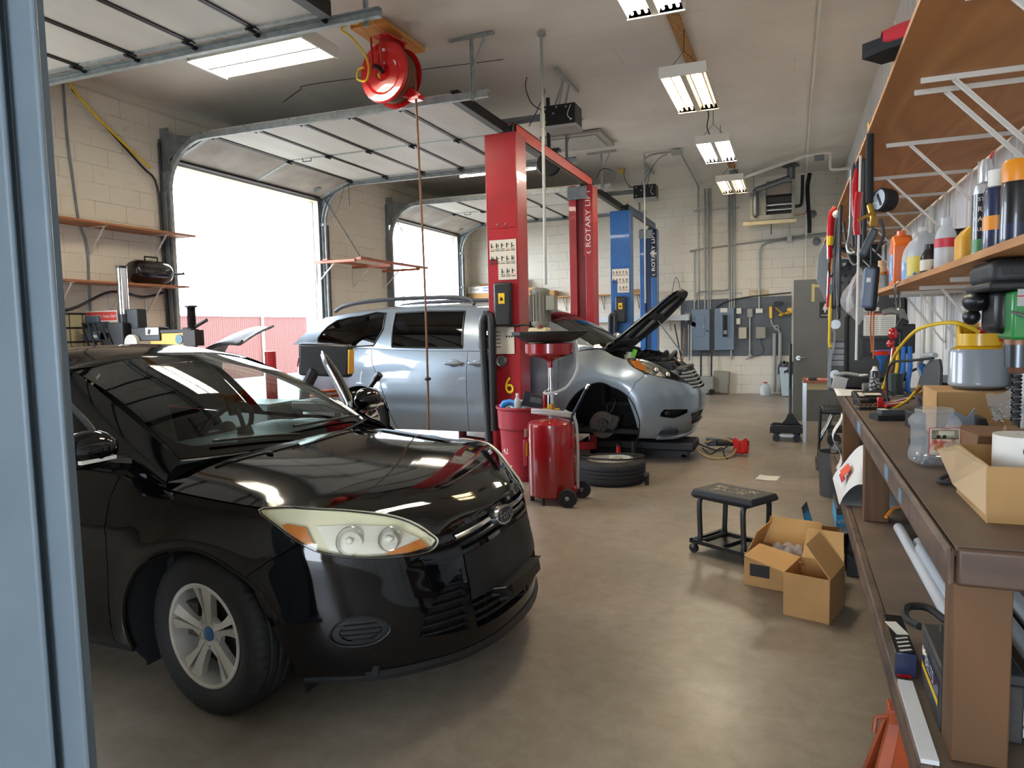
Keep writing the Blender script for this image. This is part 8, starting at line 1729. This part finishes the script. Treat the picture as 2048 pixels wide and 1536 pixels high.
lathe_obj('water_bottle', [(0, 0), (.033, .002), (.034, .08), (.028, .11), (.013, .135), (.013, .15), (0, .15)], -2.50, 6.46, m_frost, 'clear empty water bottle sticking out of the red trash can', 'bottle', z=.70, parts=[('cap', [(.015, .148), (.015, .17), (0, .17)], m_white)])
flat('parts_carton', MB().cbox((-2.33, 6.52, .80), (.24, .14, .13), (0, 10, 12)).m(1).cbox((-2.33, 6.448, .81), (.06, .004, .05), (0, 10, 12)).cbox((-2.27, 6.452, .80), (.05, .004, .05), (0, 10, 12)), [m_blkcan, mat('grey print', '4c4d50', .5)], 'black printed carton stuffed into the red trash can', 'box', bevel=.004)
flat('red_stick', MB().cbox((-2.20, 6.40, .80), (.02, .02, .14)), m_redlens, 'short red stick poking out of the trash can', 'stick', bevel=.004)
# loose wheel lying flat, belt on it
t = thing('loose_tyre', 'spare alloy wheel with tyre lying flat on the floor by the oil drain', 'wheel', (-1.64, 6.72, 0))
R_, w_ = .335, .225; N = 160; pro = [(.225, .02), (.235, .004), (.27, .002), (R_ - .025, .008), (R_ - .006, .024), (R_, .04)]
for g in (.075, .1125, .15): pro += [(R_, g - .008), (R_ - .009, g - .004), (R_ - .009, g + .004), (R_, g + .008)]
pro += [(R_, w_ - .04), (R_ - .006, w_ - .024), (R_ - .025, w_ - .008), (.27, w_), (.235, w_ - .006), (.222, w_ - .02)]
vs = []
for i in range(N):
 a = 2 * PI * i / N
 for r, h in pro: rr = r - (.006 if i % 4 == 0 and (h < .06 or h > .165) and r > R_ - .03 else 0); vs.append((-1.64 + rr * math.cos(a), 6.72 + rr * math.sin(a), h + .001))
k_ = len(pro); MB().add(vs, [(i * k_ + j, ((i + 1) % N) * k_ + j, ((i + 1) % N) * k_ + j + 1, i * k_ + j + 1) for i in range(N) for j in range(k_ - 1)]).build('tyre', m_tyre, t)
b = MB().lathe([(.225, w_ - .025), (.228, w_ - .004), (.218, w_ - .002), (.208, w_ - .02), (.205, .03)], c=(-1.64, 6.72, 0), n=48)
for q in range(5):
 a = q * 72 + 10; R2 = rotm('Z', a)
 b.at((-1.64, 6.72, w_ - .05), R2).prism([(.03, -.035), (.21, -.05), (.21, .05), (.03, .035)], 0, .025, 'z')
b.here().cyl((-1.64, 6.72, w_ - .06), (-1.64, 6.72, w_ - .02), .06, n=24); b.build('rim', mat('alloy pale', 'c9c4b6', .35, .6), t)
flat('drive_belt', MB().tube([(-1.64 + .30 * math.cos(a) * (1 + .1 * math.sin(3 * a)), 6.70 + .16 * math.sin(a) + .05 * math.cos(a), w_ + .016 + .006 * math.sin(2 * a)) for a in np.linspace(0, 2 * PI, 40, endpoint=False)], .010, 6, closed=True), m_blackr, 'black rubber drive belt looped on top of the loose wheel', 'belt')
flat('stud_socket', MB().cyl((-1.29, 6.62, .09), (-1.25, 6.62, .09), .03, n=12).cyl((-1.27, 6.62, .001), (-1.27, 6.62, .1), .02), m_blackm, 'small black knob on the floor right of the loose wheel', 'knob')
# under the van: lift pads, low black platform, hoses and rag
t = thing('floor_creeper', 'long low black drain platform lying under the raised van nose', 'platform', (-1.65, 8.15, 0))
MB().box(-2.28, -1.0, 7.95, 8.42, .10, .20).build('deck', mat('pan black', '1c1c1d', .5), t, bevel=.02, seg=3); MB().box(-2.2, -1.08, 8.0, 8.36, .03, .10).build('frame', m_blackm, t)
for x in (-2.15, -1.12):
 for y in (8.02, 8.34): MB().cyl((x, y - .02, .03), (x, y + .02, .03), .03, n=14).build('caster', m_blackr, t)
for x, y, h, lab in ((-1.80, 7.75, .17, 'small red lift pad adapter standing on the floor under the bare hub'), (-1.60, 7.62, .22, 'taller dark lift pad adapter standing on the floor by the bare hub')):
 t = thing('lift_adapter', lab, 'adapter', (x, y, 0)); MB().cyl((x, y, .001), (x, y, .04), .045, n=20).build('foot', m_redlens, t); MB().cyl((x, y, .04), (x, y, h), .028, n=18).build('post', m_redlens if h < .2 else m_blackm, t); MB().cyl((x, y, h), (x, y, h + .03), .032, n=18).build('cap', m_blackm, t)
t = thing('air_hose_bundle', 'tangle of tan and black hoses on the floor past the van', 'hose', (-.8, 8.6, 0))
MB().tube([(-1.02, 8.2, .12), (-.95, 8.15, .05), (-.82, 8.1, .015), (-.68, 8.15, .012), (-.60, 8.35, .05), (-.62, 8.55, .12), (-.8, 8.7, .14), (-.95, 8.6, .10)], .014, 8, 7).build('tan_hose', mat('tan hose', 'a08a62', .5), t)
MB().tube([(-1.0, 8.3, .14), (-.9, 8.3, .10), (-.75, 8.25, .08), (-.62, 8.45, .14), (-.45, 8.5, .15)], .009, 6, 6).tube([(-.95, 8.25, .1), (-.85, 8.2, .04), (-.74, 8.3, .10), (-.70, 8.2, .03), (-.66, 8.12, .01)], .008, 6, 6).build('black_hose', m_blackr, t)
MB().cbox((-.80, 8.72, .10), (.30, .10, .09), (0, 0, 10)).build('box', mat('dusty blue', '4a5868', .6), t, bevel=.01); MB().cbox((-.66, 8.66, .10), (.34, .06, .06), (0, 0, 5)).build('pad', m_dark, t, bevel=.015)
flat('red_rag', MB().grid(lambda u, v: (-.62 + .16 * u + .012 * math.sin(11 * v), 8.38 + .10 * v + .02 * math.sin(8 * u), .02 + .17 * (1 - abs(2 * v - 1) ** 1.5) * (.9 + .1 * math.sin(9 * u)) * (1 if u < .95 else .8) + .006), 16, 16), mat('rag red', 'c9221c', .8, bump=.2, bscale=60), 'bright red rag draped over the hoses on the floor', 'rag', smooth=70, solid=.003)
flat('floor_paper', MB().grid(lambda u, v: (-.32 + .20 * u + .03 * v, 7.12 + .22 * v, .004 + .012 * max(0, .4 - u) * (1 + math.sin(7 * v))), 8, 6), m_white, 'crumpled white wrapper lying on the open floor', 'wrapper', smooth=60, solid=.002)
flat('brake_caliper', MB().cbox((.32, 7.72, .045), (.13, .08, .08), (0, 12, 20)).cyl((.26, 7.78, .001), (.25, 7.80, .13), .03, n=12).cbox((.40, 7.66, .03), (.12, .06, .05), (0, 0, -20)), mat('rusty iron', '4b4540', .7, .3, col2='6b5c50', scale=12), 'rusty brake caliper on the floor beside the bench', 'car part', bevel=.01)
flat('floor_planks', MB().box(.28, .62, 7.25, 7.32, .001, .045).box(.28, .6, 7.36, 7.42, .001, .04), mat('pale scrap wood', '9d8f74', .8, col2='5d5446', scale=5), 'scrap planks on the floor at the far bench leg', 'wood')
flat('paper_scrap', MB().grid(lambda u, v: (.33 + .22 * u, 7.28 + .06 * v, .055 + .02 * math.sin(6 * u)), 6, 3), m_decal, 'pale paper scrap on the planks by the bench leg', 'paper', smooth=60, solid=.002)
flat('coin', MB().cyl((-1.27, 1.965, .0005), (-1.27, 1.965, .003), .013, n=20), mat('pale disc', 'c9c2a8', .5), 'small pale disc lying on the floor in front of the sedan', 'disc')
# rolling stool
t = local(thing('creeper_seat', 'black rolling mechanic seat with white outline lettering on the open floor', 'stool', (-.345, 4.735, 0), math.radians(-31)))
b = MB(); L, W = .235, .15
b.add([(-L, -W, .385), (L, -W, .385), (L, W, .385), (-L, W, .385), (-L + .02, -W + .01, .425), (L - .01, -W + .01, .425), (L - .01, W - .02, .425), (-L + .02, W - .02, .425), (-L + .02, -W + .02, .36), (L - .05, -W + .02, .36), (L - .05, W - .03, .36), (-L + .02, W - .03, .36)], [(0, 1, 5, 4), (1, 2, 6, 5), (2, 3, 7, 6), (3, 0, 4, 7), (4, 5, 6, 7), (0, 8, 9, 1), (1, 9, 10, 2), (2, 10, 11, 3), (3, 11, 8, 0), (8, 11, 10, 9)]); b.build('seat', mat('seat vinyl', '1a1b1e', .55, bump=.1, bscale=50), t, bevel=.008)
b = MB()
for s, y in (('BLACK', .036), ('JACK', -.036)):
 b.m(0).word(s, .082, (0, y, .4262), F_UP, sx=1.25).m(1).word(s, .074, (0, y, .4266), F_UP, sx=1.28)
b.build('lettering', [mat('outline white', 'cfc0ac', .6), mat('letter brown', '6a5a4c', .6)], t, smooth=0)
for x in (-.165, .165): MB().tube([(x, -.11, .375), (x - .0, -.135, .355), (x, -.14, .30), (x, -.13, .12), (x, -.12, .08), (x, .12, .08), (x, .13, .12), (x, .14, .30), (x, .135, .355), (x, .11, .375)], .017, 10, 3).build('leg', m_black, t)
MB().box(-.23, .23, -.16, -.135, .065, .09).box(-.23, .23, .135, .16, .065, .09).box(-.23, -.205, -.16, .16, .065, .09).box(.205, .23, -.16, .16, .065, .09).box(-.205, .205, -.135, .135, .066, .072).box(-.012, .012, -.135, .135, .07, .09).build('tray', m_black, t)
for x in (-.205, .205):
 for y in (-.145, .145): c = MB().cyl((x, y - .013, .03), (x, y + .013, .03), .029, n=18).build('caster', m_blackr, t); MB().cbox((x, y, .05), (.024, .034, .03)).cyl((x, y, .06), (x, y, .105), .008).build('caster_fork', m_steel, c)
# open cartons
def open_carton(name, lab, loc, rz, sx, sy, h, flaps, inner=None, outer=None, tape=None):
 t = local(thing(name, lab, 'box', loc, rz)); o_ = outer or m_card
 b = MB().quad((0, 0, .002), (sx, 0, .002), (sx, sy, .002), (0, sy, .002)).quad((0, 0, 0), (sx, 0, 0), (sx, 0, h), (0, 0, h)).quad((0, sy, 0), (sx, sy, 0), (sx, sy, h), (0, sy, h)).quad((0, 0, 0), (0, sy, 0), (0, sy, h), (0, 0, h))
 b.quad((sx, 0, 0), (sx, sy, 0), (sx, sy, h), (sx, 0, h)); b.build('carton', o_, t, smooth=0, solid=.004)
 for side, L, ang in flaps:          # ang: 0 = lying out flat, 90 = straight up, >90 = leaning in
  c_, s_ = L * math.cos(math.radians(ang)), L * math.sin(math.radians(ang)); e = .004
  q = {'L': [(0, e, h), (0, sy - e, h), (-c_, sy - .03, h + s_), (-c_, .02, h + s_)], 'R': [(sx, e, h), (sx, sy - e, h), (sx + c_, sy - .02, h + s_), (sx + c_, .02, h + s_)],
    'F': [(e, 0, h), (sx - e, 0, h), (sx - .01, -c_, h + s_), (.02, -c_, h + s_)], 'B': [(e, sy, h), (sx - e, sy, h), (sx - .02, sy + c_, h + s_), (.02, sy + c_, h + s_)]}[side]
  MB().quad(*q).build('flap', inner or m_cardd, t, smooth=0, solid=.004)
 return t
m_card2 = mat('carton tan', 'b98d58', .8, col2='ad8350', scale=6)
open_carton('cardboard_box', 'front open cardboard box with one flap standing up on the floor', (-.030, 3.812, .001), math.radians(-16), .222, .30, .225, [('R', .20, 128), ('L', .22, 12), ('B', .16, 70)], mat('carton inside', 'c79c62', .85), m_card2)
t = open_carton('cardboard_box', 'rear open cardboard box with wide flaps behind the front carton', (-.245, 4.20, .001), math.radians(-14), .34, .36, .155, [('L', .17, 112), ('F', .10, 35), ('B', .17, 62), ('R', .15, 60)], MATS['carton inside'], m_card2)
MB().box(.03, .14, -.0045, -.003, .06, .13).build('printed_label', m_ink, t, smooth=0)
flat('packing_film', MB().grid(lambda u, v: (-.10 + .16 * u, 4.22 + .16 * v, .20 + .03 * math.sin(9 * u + 3) * math.sin(7 * v)), 10, 10), frosted('packing film', 'dcdfe2', .4), 'clear packing film in the rear open carton', 'film', smooth=60)
t = open_carton('cardboard_box', 'small box with black outer flap behind the open cartons', (.10, 4.66, .001), math.radians(-10), .16, .22, .20, [('L', .16, 75), ('R', .13, 25)], m_blkcan, m_card2)
# ================================================================== LEFT: post, tyre changer, balancer
m_postb = mat('blue grey paint', '697680', .5, col2='616e78', scale=3, bump=.06, bscale=25)
t = thing('steel_post', 'pale blue grey steel post at the left edge of the view', 'post', (-1.7, 1.2, 0))
MB().box(-1.592, -1.500, 1.085, 1.10, .001, 4.5).build('flange', m_postb, t, bevel=.012, seg=3)
MB().box(-1.70, -1.592, 1.09, 1.18, .001, 4.5).build('groove', mat('post shadow gap', '6d7d88', .6), t, smooth=0)
MB().box(-2.0, -1.566, 1.05, 1.065, .001, 4.5).build('web', m_postb, t, bevel=.012, seg=3)
MB().box(-2.05, -1.48, 1.03, 1.22, 0, .02).build('base_plate', m_postb, t)
# tyre changer
t = thing('tyre_changer', 'black tyre changing machine with a chrome post and yellow arm by the left wall', 'tyre changer', (-6.5, 5.6, 0))
MB().cbox((-6.5, 5.6, .45), (.9, .9, .88)).build('cabinet', mat('changer red', '8f1d1f', .4), t, bevel=.03)
MB().cyl((-6.66, 5.6, .9), (-6.66, 5.6, 1.40), .08, n=20).build('lower_column', m_black, t)
MB().cyl((-6.66, 5.6, 1.62), (-6.655, 5.6, 2.24), .052, n=24).build('chrome_post', m_chrome, t); MB().cyl((-6.655, 5.6, 2.235), (-6.655, 5.6, 2.26), .055, n=24).build('post_cap', m_black, t)
MB().cbox((-6.66, 5.58, 1.53), (.22, .20, .26)).cbox((-6.50, 5.62, 1.66), (.16, .12, .28)).cbox((-6.85, 5.58, 1.50), (.14, .16, .22)).build('clamp_head', m_black, t, bevel=.01)
MB().cyl((-6.64, 5.6, 1.62), (-6.64, 5.6, 1.75), .065, n=20).cyl((-6.60, 5.5, 1.40), (-6.64, 5.56, 1.62), .03).build('tool_head', m_blackm, t)
MB().m(0).cbox((-6.95, 5.58, 1.735), (.46, .03, .115)).m(1).cbox((-6.95, 5.563, 1.735), (.44, .004, .095)).m(2).word('WARNING  keep clear', .045, (-6.95, 5.560, 1.735), F_MY).build('red_sign', [m_white, mat('sign red', 'c03a2e', .4), m_white], t)
MB().cbox((-6.93, 5.56, 1.52), (.50, .12, .09)).cbox((-7.07, 5.6, 1.66), (.20, .14, .16)).build('air_cylinder', mat('cylinder blue grey', '4a5a6c', .45), t, bevel=.012)
MB().cyl((-6.45, 5.52, 1.44), (-6.45, 5.48, 1.44), .09, n=26).build('roller_wheel', mat('nylon', 'b8b4a8', .5), t)
MB().cbox((-6.28, 5.58, 1.53), (.40, .12, .14)).build('swing_arm_base', m_black, t, bevel=.008); MB().m(0).cbox((-6.18, 5.516, 1.56), (.18, .004, .075)).m(1).cbox((-6.22, 5.512, 1.555), (.03, .004, .05), (0, 20, 0)).build('pictogram', [m_decal, m_ink], t)
MB().cbox((-5.98, 5.58, 1.47), (.50, .09, .13)).m(1).cyl((-5.83, 5.53, 1.47), (-5.83, 5.525, 1.47), .05, n=20).build('yellow_arm', [mat('arm yellow', 'd6a21c', .4), mat('emblem teal', '3a6a78', .4)], t, bevel=.008); MB().cbox((-5.98, 5.58, 1.555), (.62, .11, .03)).build('arm_rail', m_dark, t)
b = MB().cyl((-5.69, 5.58, 1.30), (-5.70, 5.58, 1.80), .035, n=16).cyl((-5.70, 5.58, 1.79), (-5.70, 5.58, 1.81), .06, n=16).tube([(-5.80, 5.56, 1.57), (-5.69, 5.58, 1.58), (-5.52, 5.60, 1.66)], .018, 8)
for k in range(16): b.lathe([(.035, 0), (.047, .008), (.035, .016)], c=(-5.70, 5.58, 1.58 + .013 * k), n=16)
b.cbox((-5.69, 5.58, 1.48), (.16, .12, .16)); b.build('press_screw', m_dark, t)
b = MB()
for k in range(4): b.tube([(-7.12, 5.5, 1.62), (-7.10 + .08 * k, 5.45, 1.66), (-7.05 + .10 * k, 5.44, 1.5), (-7.0 + .10 * k, 5.46, 1.36)], .012, 6, 5)
b.build('air_line', m_blackr, t); MB().cbox((-6.97, 5.49, 1.52), (.09, .004, .03)).build('valve_tag', m_white, t)
t = thing('parts_bin_rack', 'wall rack of small yellowed parts drawers behind the tyre changer', 'drawer rack', (-7.28, 5.4, 1.2))
MB().box(-7.34, -7.22, 4.6, 5.85, 1.15, 1.78).build('frame', m_dark, t, smooth=0)
for r in range(4):
 for c in range(8): MB().box(-7.22, -7.205, 4.63 + .152 * c, 4.765 + .152 * c, 1.17 + .152 * r, 1.30 + .152 * r).build('drawer', mat('drawer cream', 'a39a78', .6, col2='8c8468', scale=3), t, smooth=0)
# wheel balancer with grey guard and display
t = thing('wheel_balancer', 'wheel balancer with a grey curved guard and a black display behind the sedan', 'wheel balancer', (-5.2, 6.1, 0))
MB().cbox((-5.25, 6.0, .40), (.7, .55, .79)).build('cabinet', mat('balancer grey', '55585c', .5), t, bevel=.03)
def guard(u, v):
 a = math.radians(205 - 132 * u); r = .47 + .02 * math.sin(PI * v)
 return (-5.36 + r * math.cos(a) * 1.25, 5.72 + .48 * v, 1.13 - .17 * (1 - v) + r * math.sin(a) * .98 + (.03 if u > .97 else 0))
MB().grid(guard, 30, 8).build('wheel_guard', mat('guard grey', '6e6f72', .5), t, smooth=60, solid=.02)
MB().tube([guard(u, 0) for u in np.linspace(0, 1, 24)], .022, 8).build('guard_rim', m_dark, t)
b = MB().tube([(-4.75, 6.1, .78), (-4.72, 6.1, .95), (-4.62, 6.12, 1.12)], .06, 8); b.build('display_arm', m_black, t)
MB().cbox((-4.52, 6.18, 1.22), (.56, .14, .34), (0, 3, 12)).build('display', mat('display black', '141416', .4), t, bevel=.03); MB().cbox((-4.25, 6.235, 1.20), (.02, .13, .25), (0, 3, 12)).build('yellow_strip', mat('arm yellow', 'd6a21c', .4), t, bevel=.006)
t = thing('bollard', 'red painted steel bollard standing by the middle garage door', 'bollard', (-5.9, 7.0, 0)); MB().cyl((-5.72, 6.75, .001), (-5.72, 6.75, 1.30), .065, n=20).build('pipe', mat('bollard red', 'b02a2a', .4), t); MB().cyl((-5.72, 6.75, 0), (-5.72, 6.75, .02), .12, n=20).build('base_plate', MATS['bollard red'], t)
flat('orange_hose', MB().tube([(-3.62 + .15 * math.cos(a), 4.95 + .1 * math.sin(a), .955 + .006 * a) for a in np.linspace(0, 14, 60)], .012, 6), mat('orange hose', 'b5562e', .5), 'coiled orange hose on the cart behind the open car door', 'hose')
t = thing('tool_trolley', 'black topped tool trolley behind the open driver door', 'trolley', (-3.5, 5.0, 0)); MB().cbox((-3.55, 5.0, .90), (.66, .40, .09)).build('top_tray', m_black, t, bevel=.02); MB().cbox((-3.55, 5.0, .45), (.6, .36, .6)).build('cabinet', m_blackm, t, bevel=.01)
for x in (-3.8, -3.3):
 for y in (4.86, 5.14): MB().cyl((x, y - .015, .06), (x, y + .015, .06), .059, n=16).build('caster', m_blackr, t)
t = thing('inspection_lamp', 'black handled work light sticking up from the tool trolley', 'work light', (-3.2, 4.95, .95)); MB().cyl((-3.28, 4.93, .95), (-3.12, 4.93, 1.13), .02, n=12).build('handle', m_black, t); MB().cyl((-3.13, 4.93, 1.12), (-3.09, 4.93, 1.16), .03, n=12).build('head', m_black, t)
